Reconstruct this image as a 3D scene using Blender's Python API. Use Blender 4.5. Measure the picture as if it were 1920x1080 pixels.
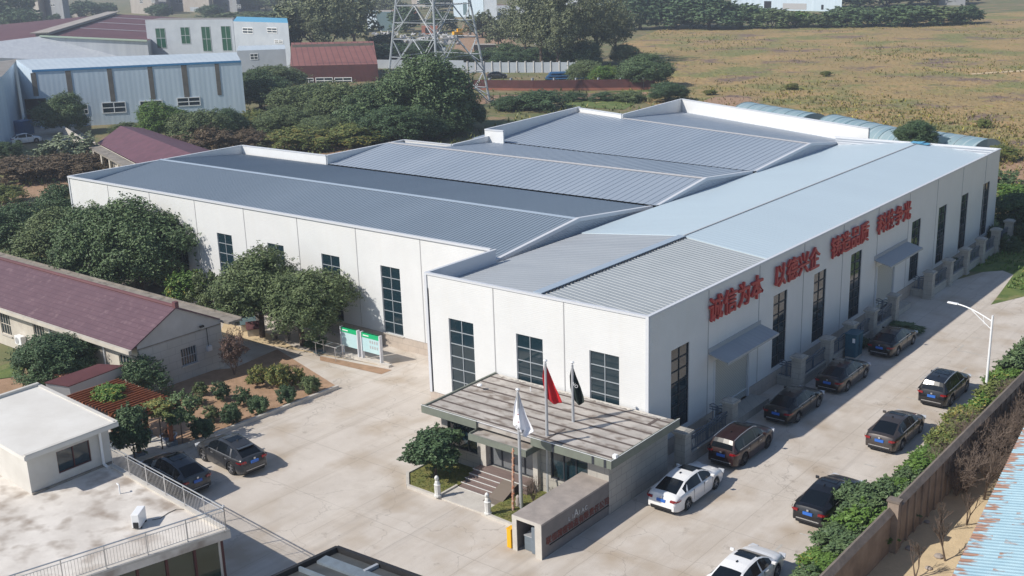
import bpy, math, random
from mathutils import Vector, Matrix
R = math.radians
random.seed(7)
scn = bpy.context.scene
for o in list(bpy.data.objects): bpy.data.objects.remove(o)

# ------------------------------------------------------------------ camera
CF = 2112.18; CC = Vector((29.56656, -46.80606, 26.36779))
CR = Vector((0.7774486, 0.62814886, -0.03166514)); CU = Vector((-0.15319743, 0.23795906, 0.95911732)); CW = Vector((-0.61000346, 0.7408134, -0.28123173))
cd = bpy.data.cameras.new('camera'); cam = bpy.data.objects.new('camera', cd); scn.collection.objects.link(cam)
cd.sensor_width = 36; cd.lens = CF / 1920 * 36; cd.clip_start = 0.5; cd.clip_end = 6000
cam.matrix_world = Matrix(((CR.x, CU.x, -CW.x, CC.x), (CR.y, CU.y, -CW.y, CC.y), (CR.z, CU.z, -CW.z, CC.z), (0, 0, 0, 1)))
scn.camera = cam
# ------------------------------------------------------------------ world and sun
SUN_AZ = 60.5; SUN_EL = 41.0           # the light travels towards azimuth 60.5 (from +x to +y)
w = bpy.data.worlds.new('World'); scn.world = w; w.use_nodes = True
nt = w.node_tree; sky = nt.nodes.new('ShaderNodeTexSky'); sky.sky_type = 'NISHITA'; sky.sun_disc = False
sky.sun_elevation = R(SUN_EL)
fx, fy = -math.cos(R(SUN_AZ)), -math.sin(R(SUN_AZ))      # direction towards the sun
sky.sun_rotation = math.atan2(fx, fy)
sky.air_density = 1.0; sky.dust_density = 0.6; sky.ozone_density = 2.2
bg = nt.nodes['Background']; bg.inputs[1].default_value = 0.11
nt.links.new(sky.outputs[0], bg.inputs[0])
sd = bpy.data.lights.new('sun', 'SUN'); sun = bpy.data.objects.new('sun', sd); scn.collection.objects.link(sun)
sd.energy = 4.7; sd.angle = R(0.6); sd.color = (1.0, 0.935, 0.84)
sv = Vector((-fx * math.cos(R(SUN_EL)), -fy * math.cos(R(SUN_EL)), -math.sin(R(SUN_EL))))
sun.rotation_euler = sv.to_track_quat('-Z', 'Y').to_euler()
vs = scn.view_settings; vs.view_transform = 'Standard'; vs.look = 'None'; vs.exposure = 0.06; vs.gamma = 1.0; vs.use_curve_mapping = False

# ------------------------------------------------------------------ helpers
def ray(px, py): return CW * CF + CR * (px - 960) - CU * (py - 540)
def G(px, py, z=0.0):
    d = ray(px, py); t = (z - CC.z) / d.z; return CC + d * t
def GX(px, py, x):
    d = ray(px, py); return CC + d * ((x - CC.x) / d.x)
def GY(px, py, y):
    d = ray(px, py); return CC + d * ((y - CC.y) / d.y)
def GP(px, py, P, n):
    d = ray(px, py); return CC + d * ((P - CC).dot(n) / d.dot(n))
def pj(P):
    d = Vector(P) - CC; z = d.dot(CW); return 960 + CF * d.dot(CR) / z, 540 - CF * d.dot(CU) / z
def hgt(P, py):      # height above P whose image row is py
    lo, hi = 0.0, 80.0
    for _ in range(40):
        m = (lo + hi) / 2
        if pj((P[0], P[1], P[2] + m))[1] > py: lo = m
        else: hi = m
    return lo
def scale_at(P): return CF / (Vector(P) - CC).dot(CW)     # px per metre

def tagp(o, label=None, cat=None, group=None, kind=None):
    if label: o['label'] = label
    if cat: o['category'] = cat
    if group: o['group'] = group
    if kind: o['kind'] = kind
    return o
def thing(name, label, cat, loc=(0, 0, 0), rz=0, group=None, local=False):
    o = bpy.data.objects.new(name, None); scn.collection.objects.link(o); o.empty_display_size = 0.3
    o.location = loc; o.rotation_euler = (0, 0, rz)
    o['_w'] = 0 if local else 1
    return tagp(o, label, cat, group)
SPLIT = {'panel_gap', 'ridge_closure', 'fascia', 'fascia_strap', 'porch_column', 'loading_step', 'joint_strip', 'column', 'foot', 'rail_post', 'cross_bar', 'post', 'roof_seam', 'door_pillar', 'portrait_photo', 'footing', 'string_course', 'gutter_channel', 'slat', 'beam', 'vent_opening', 'lamp_dome', 'downpipe', 'window_trim', 'pilaster', 'side_slab'}
class MB:
    def __init__(s): s.v = []; s.f = []; s.m = []
    def quad(s, a, b, c, d, mi=0):
        n = len(s.v); s.v += [tuple(a), tuple(b), tuple(c), tuple(d)]; s.f.append((n, n + 1, n + 2, n + 3)); s.m.append(mi)
    def poly(s, pts, mi=0):
        n = len(s.v); s.v += [tuple(p) for p in pts]; s.f.append(tuple(range(n, n + len(pts)))); s.m.append(mi)
    def box(s, x0, x1, y0, y1, z0, z1, mi=0):
        n = len(s.v)
        s.v += [(x, y, z) for z in (z0, z1) for y in (y0, y1) for x in (x0, x1)]
        for f in ((0, 2, 3, 1), (4, 5, 7, 6), (0, 1, 5, 4), (2, 6, 7, 3), (0, 4, 6, 2), (1, 3, 7, 5)):
            s.f.append(tuple(n + i for i in f)); s.m.append(mi)
    def obox(s, c, ax, ay, az, mi=0):     # centre and three half axes
        n = len(s.v); c = Vector(c); ax, ay, az = Vector(ax), Vector(ay), Vector(az)
        s.v += [tuple(c + ax * i + ay * j + az * k) for k in (-1, 1) for j in (-1, 1) for i in (-1, 1)]
        for f in ((0, 2, 3, 1), (4, 5, 7, 6), (0, 1, 5, 4), (2, 6, 7, 3), (0, 4, 6, 2), (1, 3, 7, 5)):
            s.f.append(tuple(n + i for i in f)); s.m.append(mi)
    def prism(s, pts, z0, z1, mi=0, bottom=True):
        ar = sum(pts[i][0] * pts[(i + 1) % len(pts)][1] - pts[(i + 1) % len(pts)][0] * pts[i][1] for i in range(len(pts)))
        if ar < 0: pts = pts[::-1]
        n = len(s.v); k = len(pts)
        s.v += [(p[0], p[1], z0) for p in pts] + [(p[0], p[1], z1) for p in pts]
        s.f.append(tuple(range(n + k, n + 2 * k))); s.m.append(mi)
        if bottom: s.f.append(tuple(range(n + k - 1, n - 1, -1))); s.m.append(mi)
        for i in range(k):
            j = (i + 1) % k; s.f.append((n + i, n + j, n + k + j, n + k + i)); s.m.append(mi)
    def seg(s, p, q, wd, z0, z1, mi=0):    # wall-like box between two plan points
        p = Vector((p[0], p[1], 0)); q = Vector((q[0], q[1], 0)); d = (q - p).normalized(); nn = Vector((-d.y, d.x, 0)) * wd / 2
        s.prism([p + nn, p - nn, q - nn, q + nn], z0, z1, mi)
    def tube(s, p, q, r, n=8, r2=None, mi=0):
        p = Vector(p); q = Vector(q); d = q - p
        if d.length < 1e-6: return
        r2 = r if r2 is None else r2
        a = d.orthogonal().normalized(); b = d.normalized().cross(a); k = len(s.v)
        for i in range(n):
            t = 2 * math.pi * i / n; u = a * math.cos(t) + b * math.sin(t)
            s.v.append(tuple(p + u * r)); s.v.append(tuple(q + u * r2))
        for i in range(n):
            j = (i + 1) % n; s.f.append((k + 2 * i, k + 2 * j, k + 2 * j + 1, k + 2 * i + 1)); s.m.append(mi)
        s.f.append(tuple(k + 2 * i for i in range(n))[::-1]); s.f.append(tuple(k + 2 * i + 1 for i in range(n))); s.m += [mi, mi]
    def lathe(s, prof, n=20, c=(0, 0, 0), mi=0, axis='z'):
        k = len(s.v); m = len(prof)
        for i in range(n):
            t = 2 * math.pi * i / n
            for r, z in prof:
                if axis == 'z': s.v.append((c[0] + r * math.cos(t), c[1] + r * math.sin(t), c[2] + z))
                else: s.v.append((c[0] + r * math.cos(t), c[1] + z, c[2] + r * math.sin(t)))
        for i in range(n):
            j = (i + 1) % n
            for q in range(m - 1):
                f = (k + i * m + q, k + j * m + q, k + j * m + q + 1, k + i * m + q + 1)
                s.f.append(f if axis == 'z' else f[::-1]); s.m.append(mi)
    def islands(s):
        par = list(range(len(s.v)))
        def fd(a):
            while par[a] != a: par[a] = par[par[a]]; a = par[a]
            return a
        for f in s.f:
            for q in f[1:]: par[fd(q)] = fd(f[0])
        g = {}
        for i, f in enumerate(s.f): g.setdefault(fd(f[0]), []).append(i)
        for ids in g.values():
            b = MB(); mp = {}
            for i in ids:
                for q in s.f[i]:
                    if q not in mp: mp[q] = len(b.v); b.v.append(s.v[q])
                b.f.append(tuple(mp[q] for q in s.f[i])); b.m.append(s.m[i])
            yield b
    def build(s, name, mats, parent=None, smooth=None, bevel=0, kind=None):
        if name in SPLIT:
            o = None
            for b in s.islands(): o = b._build(name, mats, parent, smooth, bevel, kind)
            return o
        return s._build(name, mats, parent, smooth, bevel, kind)
    def _build(s, name, mats, parent=None, smooth=None, bevel=0, kind=None):
        me = bpy.data.meshes.new(name); me.from_pydata(s.v, [], s.f)
        if not isinstance(mats, (list, tuple)): mats = [mats]
        for m in mats: me.materials.append(m)
        if len(mats) > 1: me.polygons.foreach_set('material_index', s.m)
        if smooth is not None:
            me.polygons.foreach_set('use_smooth', [True] * len(me.polygons)); me.update()
            me.set_sharp_from_angle(angle=R(smooth))
        me.update(); o = bpy.data.objects.new(name, me); return link(o, parent, bevel, kind)
def link(o, parent=None, bevel=0, kind=None):
    scn.collection.objects.link(o)
    if parent is not None:
        o.parent = parent
        if parent.get('_w'): o.matrix_parent_inverse = Matrix.Translation(-Vector(parent.location))
    if bevel:
        b = o.modifiers.new('bevel', 'BEVEL'); b.width = bevel; b.segments = 2; b.limit_method = 'ANGLE'; b.angle_limit = R(40)
    if kind: o['kind'] = kind
    return o
def dup(root, loc, rz=0, sc=(1, 1, 1), label=None, group=None):
    r = root.copy(); scn.collection.objects.link(r); r.location = loc; r.rotation_euler = (0, 0, rz); r.scale = sc
    if label: r['label'] = label
    if group: r['group'] = group
    for ch in root.children:
        c = ch.copy(); scn.collection.objects.link(c); c.parent = r
        for g in ch.children:
            d = g.copy(); scn.collection.objects.link(d); d.parent = c
    return r

# ------------------------------------------------------------------ materials
def mat(name, col, rough=0.7, col2=None, nscale=1.5, detail=4, bump=0, bscale=8, metal=0, spec=0.5, coat=0, stretch=(1, 1, 1), contrast=0.5, third=None, tscale=6, tamt=0.5):
    m = bpy.data.materials.new(name); m.use_nodes = True; t = m.node_tree; b = t.nodes['Principled BSDF']
    b.inputs['Base Color'].default_value = (*col, 1); b.inputs['Roughness'].default_value = rough; b.inputs['Metallic'].default_value = metal
    b.inputs['Specular IOR Level'].default_value = spec; b.inputs['Coat Weight'].default_value = coat
    m.diffuse_color = (*col, 1)
    geo = t.nodes.new('ShaderNodeNewGeometry'); mp = t.nodes.new('ShaderNodeMapping'); mp.inputs['Scale'].default_value = stretch
    t.links.new(geo.outputs['Position'], mp.inputs[0])
    last = None
    if col2:
        nz = t.nodes.new('ShaderNodeTexNoise'); nz.inputs['Scale'].default_value = nscale; nz.inputs['Detail'].default_value = detail; nz.inputs['Roughness'].default_value = 0.62
        t.links.new(mp.outputs[0], nz.inputs['Vector'])
        rp = t.nodes.new('ShaderNodeValToRGB'); e = rp.color_ramp.elements
        e[0].position = 0.5 - contrast / 2 * 0.6; e[1].position = 0.5 + contrast / 2 * 0.6
        e[0].color = (*col, 1); e[1].color = (*col2, 1)
        t.links.new(nz.outputs[0], rp.inputs[0]); last = rp.outputs[0]
        if third:
            n2 = t.nodes.new('ShaderNodeTexNoise'); n2.inputs['Scale'].default_value = tscale; n2.inputs['Detail'].default_value = 3
            t.links.new(mp.outputs[0], n2.inputs['Vector'])
            r2 = t.nodes.new('ShaderNodeValToRGB'); r2.color_ramp.elements[0].position = 0.62 - 0.2 * tamt; r2.color_ramp.elements[1].position = 0.75 - 0.1 * tamt
            t.links.new(n2.outputs[0], r2.inputs[0])
            mx = t.nodes.new('ShaderNodeMix'); mx.data_type = 'RGBA'; t.links.new(r2.outputs[0], mx.inputs[0]); t.links.new(last, mx.inputs[6]); mx.inputs[7].default_value = (*third, 1); last = mx.outputs[2]
        t.links.new(last, b.inputs['Base Color'])
    if bump:
        nb = t.nodes.new('ShaderNodeTexNoise'); nb.inputs['Scale'].default_value = bscale; nb.inputs['Detail'].default_value = 4
        t.links.new(mp.outputs[0], nb.inputs['Vector'])
        bp = t.nodes.new('ShaderNodeBump'); bp.inputs['Strength'].default_value = 1.0; bp.inputs['Distance'].default_value = bump
        t.links.new(nb.outputs[0], bp.inputs['Height']); t.links.new(bp.outputs[0], b.inputs['Normal'])
    m['_last'] = ''
    return m
def nodes_of(m): return m.node_tree, m.node_tree.nodes['Principled BSDF']
def mathn(t, op, a, b=None, c=None):
    n = t.nodes.new('ShaderNodeMath'); n.operation = op
    for i, x in enumerate((a, b, c)):
        if x is None: continue
        if isinstance(x, (int, float)): n.inputs[i].default_value = x
        else: t.links.new(x, n.inputs[i])
    return n.outputs[0]
def mixc(t, f, a, b, mode='MIX'):
    n = t.nodes.new('ShaderNodeMix'); n.data_type = 'RGBA'; n.blend_type = mode
    for i, x in ((0, f), (6, a), (7, b)):
        if isinstance(x, (int, float)): n.inputs[i].default_value = x
        elif isinstance(x, tuple): n.inputs[i].default_value = (*x, 1)
        else: t.links.new(x, n.inputs[i])
    return n.outputs[2]
def base_in(m):
    t, b = nodes_of(m); l = b.inputs['Base Color'].links
    return l[0].from_socket if l else tuple(b.inputs['Base Color'].default_value)[:3]
def add_lines(m, axis, period, width, col, off=0.0, strength=1.0):
    """thin straight joints repeated every `period` metres along a world axis"""
    t, b = nodes_of(m); g = t.nodes.new('ShaderNodeNewGeometry'); sp = t.nodes.new('ShaderNodeSeparateXYZ'); t.links.new(g.outputs['Position'], sp.inputs[0])
    if isinstance(axis, str): s = sp.outputs['XYZ'.index(axis.upper())]
    else:
        s = mathn(t, 'ADD', mathn(t, 'MULTIPLY', sp.outputs[0], axis[0]), mathn(t, 'ADD', mathn(t, 'MULTIPLY', sp.outputs[1], axis[1]), mathn(t, 'MULTIPLY', sp.outputs[2], axis[2])))
    fr = mathn(t, 'FRACT', mathn(t, 'DIVIDE', mathn(t, 'ADD', s, off), period))
    k = mathn(t, 'MULTIPLY', mathn(t, 'LESS_THAN', fr, width / period), strength)
    t.links.new(mixc(t, k, base_in(m), col), b.inputs['Base Color']); return m
def add_wave_bump(m, axis, period, dist):
    t, b = nodes_of(m); g = t.nodes.new('ShaderNodeNewGeometry'); sp = t.nodes.new('ShaderNodeSeparateXYZ'); t.links.new(g.outputs['Position'], sp.inputs[0])
    if isinstance(axis, str): s = sp.outputs['XYZ'.index(axis.upper())]
    else: s = mathn(t, 'ADD', mathn(t, 'MULTIPLY', sp.outputs[0], axis[0]), mathn(t, 'MULTIPLY', sp.outputs[1], axis[1]))
    h = mathn(t, 'SINE', mathn(t, 'MULTIPLY', s, 2 * math.pi / period))
    bp = t.nodes.new('ShaderNodeBump'); bp.inputs['Strength'].default_value = 1.0; bp.inputs['Distance'].default_value = dist
    t.links.new(h, bp.inputs['Height']); t.links.new(bp.outputs[0], b.inputs['Normal']); return m
def brick(m, sx, sz, col, mortar=0.012, vertical=True, swap=False):
    """stone-course joints on walls: rows in z, blocks along x+y"""
    t, b = nodes_of(m); g = t.nodes.new('ShaderNodeNewGeometry'); sp = t.nodes.new('ShaderNodeSeparateXYZ'); t.links.new(g.outputs['Position'], sp.inputs[0])
    cb = t.nodes.new('ShaderNodeCombineXYZ'); t.links.new(mathn(t, 'ADD', sp.outputs[0], sp.outputs[1]), cb.inputs[0]); t.links.new(sp.outputs[2], cb.inputs[1])
    br = t.nodes.new('ShaderNodeTexBrick'); br.inputs['Scale'].default_value = 1.0; br.inputs['Mortar Size'].default_value = mortar; br.inputs['Brick Width'].default_value = sx; br.inputs['Row Height'].default_value = sz
    br.inputs['Mortar Smooth'].default_value = 0.2
    t.links.new(cb.outputs[0], br.inputs['Vector'])
    t.links.new(mixc(t, br.outputs['Fac'], base_in(m), col), b.inputs['Base Color']); return m

M = {}
M['concrete'] = mat('concrete_yard', (0.50, 0.45, 0.395), 0.85, (0.58, 0.53, 0.475), 0.35, 8, bump=0.004, bscale=20, third=(0.42, 0.35, 0.275), tscale=0.3, tamt=0.55)
M['sheetwall'] = mat('white_wall_sheet', (0.70, 0.71, 0.715), 0.45, (0.66, 0.67, 0.675), 0.4, 3)
add_wave_bump(M['sheetwall'], 'Z', 0.11, 0.0015)
t, b = nodes_of(M['sheetwall']); g = t.nodes.new('ShaderNodeNewGeometry'); mp_ = t.nodes.new('ShaderNodeMapping'); mp_.inputs['Scale'].default_value = (1.6, 1.6, .08); t.links.new(g.outputs['Position'], mp_.inputs[0]); n_ = t.nodes.new('ShaderNodeTexNoise'); n_.inputs['Scale'].default_value = 1; n_.inputs['Detail'].default_value = 6; t.links.new(mp_.outputs[0], n_.inputs['Vector']); r_ = t.nodes.new('ShaderNodeValToRGB'); r_.color_ramp.elements[0].position = .5; r_.color_ramp.elements[1].position = .75; r_.color_ramp.elements[1].color = (.5, .5, .5, 1); t.links.new(n_.outputs[0], r_.inputs[0]); t.links.new(mixc(t, r_.outputs[0], base_in(M['sheetwall']), (.66, .66, .65)), b.inputs['Base Color'])
M['sheetgrey'] = mat('grey_wall_sheet', (0.50, 0.53, 0.58), 0.45, (0.47, 0.50, 0.55), 0.4, 3); add_wave_bump(M['sheetgrey'], 'Z', 0.11, 0.010)
M['trim'] = mat('light_trim', (0.60, 0.62, 0.66), 0.4)
M['trimwhite'] = mat('white_trim', (0.74, 0.75, 0.77), 0.4)
M['joint'] = mat('joint_strip', (0.40, 0.40, 0.41), 0.6)
M['roofblue'] = mat('blue_grey_roof_sheet', (0.24, 0.292, 0.35), 0.42, (0.215, 0.265, 0.32), 0.15, 5, stretch=(1, .25, 1))
M['roofblue2'] = mat('seamed_roof_sheet', (0.325, 0.375, 0.44), 0.40, (0.275, 0.325, 0.39), 0.12, 5, stretch=(1, .25, 1))
M['roofpale'] = mat('pale_roof_sheet', (0.50, 0.60, 0.66), 0.38, (0.48, 0.575, 0.635), 0.3, 5, stretch=(.2, 1, 1)); add_wave_bump(M['roofpale'], 'Y', 0.45, 0.006)
M['roofgrey'] = mat('weathered_grey_roof_sheet', (0.36, 0.385, 0.41), 0.45, (0.325, 0.35, 0.378), 0.5, 5, stretch=(.2, 1, 1)); add_wave_bump(M['roofgrey'], 'Y', 0.45, 0.006)
M['roofrib'] = mat('ribbed_grey_roof_sheet', (0.36, 0.39, 0.405), 0.42, (0.33, 0.36, 0.375), 0.5, 5)
M['ridge'] = mat('ridge_cap_sheet', (0.34, 0.41, 0.49), 0.4)
M['ridge2'] = mat('ridge_cap_warm', (0.46, 0.455, 0.46), 0.5)
M['glass'] = mat('dark_window_glass', (0.012, 0.03, 0.042), 0.05, spec=0.9)
M['frame'] = mat('window_bar', (0.33, 0.36, 0.39), 0.4)
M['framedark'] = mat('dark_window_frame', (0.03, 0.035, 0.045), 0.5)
M['plinth'] = mat('stone_plinth', (0.50, 0.43, 0.37), 0.8, (0.42, 0.36, 0.31), 1.2, 5); brick(M['plinth'], 1.0, 0.46, (0.30, 0.26, 0.23))
M['block'] = mat('grey_stone_block', (0.42, 0.40, 0.36), 0.85, (0.36, 0.34, 0.31), 0.9, 6); brick(M['block'], 0.9, 0.42, (0.22, 0.21, 0.2))
M['pillar'] = mat('stone_pillar', (0.43, 0.41, 0.37), 0.85, (0.34, 0.32, 0.29), 1.5, 5); brick(M['pillar'], 0.8, 0.36, (0.24, 0.23, 0.21))
M['shutter'] = mat('roller_shutter', (0.50, 0.50, 0.46), 0.5); add_lines(M['shutter'], 'Z', 0.10, 0.035, (0.26, 0.26, 0.25))
M['red'] = mat('red_sign', (0.50, 0.055, 0.05), 0.5, (0.44, 0.04, 0.04), 2, 3)
M['rail'] = mat('blue_grey_railing', (0.10, 0.13, 0.17), 0.45)
M['olive'] = mat('olive_fascia', (0.18, 0.20, 0.165), 0.6, (0.15, 0.165, 0.14), 1.5, 4)
M['oldroof'] = mat('weathered_flat_roof', (0.48, 0.445, 0.41), 0.9, (0.31, 0.285, 0.26), 0.7, 9, bump=0.01, bscale=6, stretch=(1, 1.6, 1), third=(0.20, 0.165, 0.14), tscale=1.3, tamt=0.6)
M['darkstrip'] = mat('dark_seam_strip', (0.085, 0.065, 0.055), 0.85, (0.13, 0.105, 0.095), 2.5, 5)
M['signstone'] = mat('grey_brown_stone', (0.20, 0.18, 0.175), 0.7, (0.17, 0.155, 0.15), 2, 4)
M['signtop'] = mat('weathered_cap_stone', (0.36, 0.315, 0.285), 0.85, (0.27, 0.24, 0.22), 1.6, 7, bump=0.004)
M['stone'] = mat('pale_stone', (0.56, 0.53, 0.48), 0.8, (0.48, 0.45, 0.41), 2, 5)
M['whitestone'] = mat('white_carved_stone', (0.72, 0.72, 0.70), 0.6, (0.60, 0.60, 0.58), 9, 4)
M['wood'] = mat('reddish_deck_board', (0.22, 0.165, 0.15), 0.7, (0.17, 0.125, 0.115), 3, 5, stretch=(.4, 4, 4))
M['mat'] = mat('brown_door_mat', (0.17, 0.14, 0.115), 0.95)
M['steel'] = mat('brushed_pole_steel', (0.50, 0.52, 0.55), 0.35, metal=0.35)
M['chrome'] = mat('stainless_rail', (0.62, 0.62, 0.62), 0.28, metal=0.7)
M['whitepaint'] = mat('white_metal_paint', (0.82, 0.83, 0.84), 0.35)
M['rust'] = mat('rusty_pole', (0.34, 0.12, 0.055), 0.85, (0.50, 0.38, 0.30), 6, 4)
M['yellow'] = mat('yellow_box_paint', (0.80, 0.42, 0.01), 0.45)
M['greybox'] = mat('grey_blue_cabinet', (0.17, 0.21, 0.25), 0.5, (0.14, 0.17, 0.2), 2, 3)
M['teal'] = mat('teal_cabinet_paint', (0.02, 0.10, 0.15), 0.5, (0.018, 0.085, 0.13), 2, 3)
M['grass'] = mat('lawn_grass', (0.13, 0.155, 0.035), 0.95, (0.21, 0.19, 0.06), 2.2, 7, bump=0.03, bscale=30)
M['weeds'] = mat('weedy_grass', (0.075, 0.125, 0.03), 0.95, (0.15, 0.19, 0.05), 0.9, 7, bump=0.05, bscale=12, third=(0.30, 0.25, 0.12), tscale=0.5, tamt=0.2)
M['soil'] = mat('red_brown_soil', (0.39, 0.25, 0.16), 0.95, (0.28, 0.18, 0.11), 1.6, 7, bump=0.03, bscale=8)
M['sand'] = mat('pale_sandy_ground', (0.62, 0.49, 0.31), 0.95, (0.52, 0.41, 0.26), 1.2, 6, bump=0.02, bscale=10)
M['oldwall'] = mat('brown_rendered_wall', (0.33, 0.265, 0.215), 0.9, (0.21, 0.165, 0.135), 0.9, 7, bump=0.01, bscale=6)
M['coping'] = mat('mossy_coping', (0.20, 0.165, 0.14), 0.95, (0.13, 0.11, 0.095), 1.5, 7, bump=0.02, bscale=8)
M['purple'] = mat('purple_tile_roof', (0.125, 0.068, 0.085), 0.6, (0.10, 0.052, 0.068), 0.8, 6, third=(0.165, 0.10, 0.115), tscale=2.2, tamt=0.3)
M['maroon'] = mat('maroon_sheet_roof', (0.105, 0.038, 0.045), 0.65, (0.14, 0.055, 0.06), 0.2, 5)
M['cream'] = mat('cream_rendered_wall', (0.58, 0.54, 0.47), 0.85, (0.46, 0.42, 0.37), 0.8, 7)
M['gable'] = mat('grey_block_wall', (0.47, 0.46, 0.44), 0.85, (0.40, 0.39, 0.37), 0.6, 6); brick(M['gable'], 1.1, 0.5, (0.28, 0.27, 0.27))
M['gablewall'] = mat('grey_render', (0.50, 0.49, 0.48), 0.8, (0.42, 0.41, 0.4), 0.6, 6)
M['oldslab'] = mat('old_concrete_slab', (0.30, 0.27, 0.235), 0.9, (0.20, 0.18, 0.155), 1.2, 7, third=(0.12, 0.11, 0.095), tscale=1.5, tamt=0.3)
M['terrace'] = mat('stained_terrace_concrete', (0.70, 0.66, 0.61), 0.9, (0.55, 0.51, 0.465), 0.5, 10, bump=0.006, bscale=8, third=(0.33, 0.28, 0.235), tscale=0.8, tamt=0.6, contrast=0.45)
M['whiteroof'] = mat('whitewashed_roof', (0.70, 0.685, 0.65), 0.85, (0.62, 0.60, 0.56), 0.5, 7)
M['render'] = mat('off_white_render', (0.60, 0.585, 0.55), 0.85, (0.52, 0.50, 0.465), 0.7, 6)
M['bark'] = mat('tree_bark', (0.085, 0.06, 0.045), 0.95, (0.13, 0.1, 0.08), 6, 4)
M['twig'] = mat('bare_twig', (0.20, 0.155, 0.125), 0.95, (0.14, 0.105, 0.085), 2, 3)
M['pergola'] = mat('orange_brown_timber', (0.30, 0.095, 0.035), 0.6, (0.22, 0.065, 0.025), 3, 4)
M['wf'] = mat('pale_blue_sheet_wall', (0.56, 0.66, 0.75), 0.5, (0.49, 0.59, 0.68), 0.3, 6, stretch=(3, 3, .15)); add_wave_bump(M['wf'], (0.335, 0.942), 0.8, 0.004)
M['wfroof'] = mat('pale_sheet_roof', (0.50, 0.57, 0.63), 0.45, (0.45, 0.52, 0.58), 0.3, 4); add_wave_bump(M['wfroof'], (0.335, 0.942), 1.0, 0.008)
M['blueedge'] = mat('blue_edge_trim', (0.05, 0.22, 0.45), 0.5)
M['stripe'] = mat('brown_grey_pilaster', (0.16, 0.145, 0.125), 0.8, (0.12, 0.11, 0.1), 1, 3)
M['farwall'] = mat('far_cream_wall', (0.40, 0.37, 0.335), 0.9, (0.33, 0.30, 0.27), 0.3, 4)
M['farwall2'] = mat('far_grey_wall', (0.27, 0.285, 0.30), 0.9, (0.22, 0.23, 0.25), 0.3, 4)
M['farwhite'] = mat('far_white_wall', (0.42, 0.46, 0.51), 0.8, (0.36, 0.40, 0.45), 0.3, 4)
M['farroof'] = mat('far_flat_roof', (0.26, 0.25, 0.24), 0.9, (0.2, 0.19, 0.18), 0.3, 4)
M['redroof'] = mat('rust_red_sheet_roof', (0.25, 0.105, 0.09), 0.7, (0.20, 0.08, 0.07), 0.4, 5); add_lines(M['redroof'], (0.63, 0.78, 0), 1.4, 0.22, (0.14, 0.06, 0.055))
M['darkred'] = mat('dark_red_sheet', (0.10, 0.03, 0.03), 0.7, (0.07, 0.022, 0.022), 0.6, 5)
M['redbrick'] = mat('red_brick', (0.30, 0.12, 0.08), 0.9, (0.24, 0.10, 0.07), 0.6, 5)
M['greenglass'] = mat('green_window_glass', (0.006, 0.07, 0.04), 0.1, spec=0.8)
M['skyblue'] = mat('sky_blue_sheet', (0.12, 0.38, 0.58), 0.5)
M['bluesheet'] = mat('blue_stacked_sheet', (0.04, 0.15, 0.34), 0.5, (0.03, 0.11, 0.26), 1, 4)
M['bluefade'] = mat('faded_blue_roof_sheet', (0.28, 0.46, 0.56), 0.5, (0.33, 0.50, 0.60), 0.6, 4)
M['film'] = mat('pale_blue_greenhouse_film', (0.20, 0.31, 0.36), 0.35, (0.27, 0.36, 0.39), 0.4, 5); add_lines(M['film'], (0.88, -0.47, 0), 1.5, 0.25, (0.34, 0.42, 0.45))
M['film2'] = mat('turquoise_film', (0.12, 0.36, 0.38), 0.35, (0.2, 0.42, 0.42), 0.5, 5)
M['pylon'] = mat('galvanised_pylon_steel', (0.36, 0.39, 0.42), 0.5)
M['tyre'] = mat('tyre_rubber', (0.015, 0.015, 0.016), 0.85)
M['rim'] = mat('alloy_rim', (0.42, 0.42, 0.43), 0.3, metal=0.7)
M['rimdark'] = mat('dark_alloy_rim', (0.09, 0.09, 0.095), 0.35, metal=0.6)
M['carglass'] = mat('car_glass', (0.006, 0.009, 0.013), 0.16, spec=0.4)
M['taillight'] = mat('red_tail_lamp', (0.24, 0.006, 0.009), 0.2, coat=0.6)
M['headlight'] = mat('clear_head_lamp', (0.55, 0.57, 0.6), 0.15, coat=0.6)
M['plate'] = mat('blue_licence_plate', (0.03, 0.14, 0.52), 0.4)
M['plastic'] = mat('black_plastic', (0.018, 0.018, 0.02), 0.6)
M['green'] = mat('green_board_header', (0.01, 0.42, 0.17), 0.4)
M['poster'] = mat('pale_blue_poster', (0.42, 0.62, 0.66), 0.5, (0.5, 0.68, 0.7), 0.8, 3)
M['porcelain'] = mat('blue_white_porcelain', (0.55, 0.60, 0.66), 0.2, (0.06, 0.12, 0.34), 5, 3)
M['marking'] = mat('worn_white_paint', (0.52, 0.50, 0.46), 0.8, (0.40, 0.37, 0.33), 5, 5)
M['black'] = mat('dark_opening', (0.012, 0.012, 0.014), 0.9)
M['tealshed'] = mat('teal_grey_sheet', (0.10, 0.16, 0.18), 0.7)
M['flagwhite'] = mat('white_flag_cloth', (0.80, 0.81, 0.86), 0.8)
M['flagred'] = mat('red_flag_cloth', (0.56, 0.012, 0.02), 0.75)
M['flagdark'] = mat('dark_green_flag_cloth', (0.015, 0.028, 0.024), 0.8)
M['ink'] = mat('dark_ink', (0.03, 0.03, 0.05), 0.8)
M['white'] = mat('white_lettering', (0.8, 0.8, 0.8), 0.6)
M['redbrown'] = mat('faded_red_lettering', (0.17, 0.045, 0.035), 0.6)
M['orangebrick'] = mat('orange_brick', (0.42, 0.19, 0.11), 0.9, (0.34, 0.15, 0.09), 2, 5)

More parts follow.
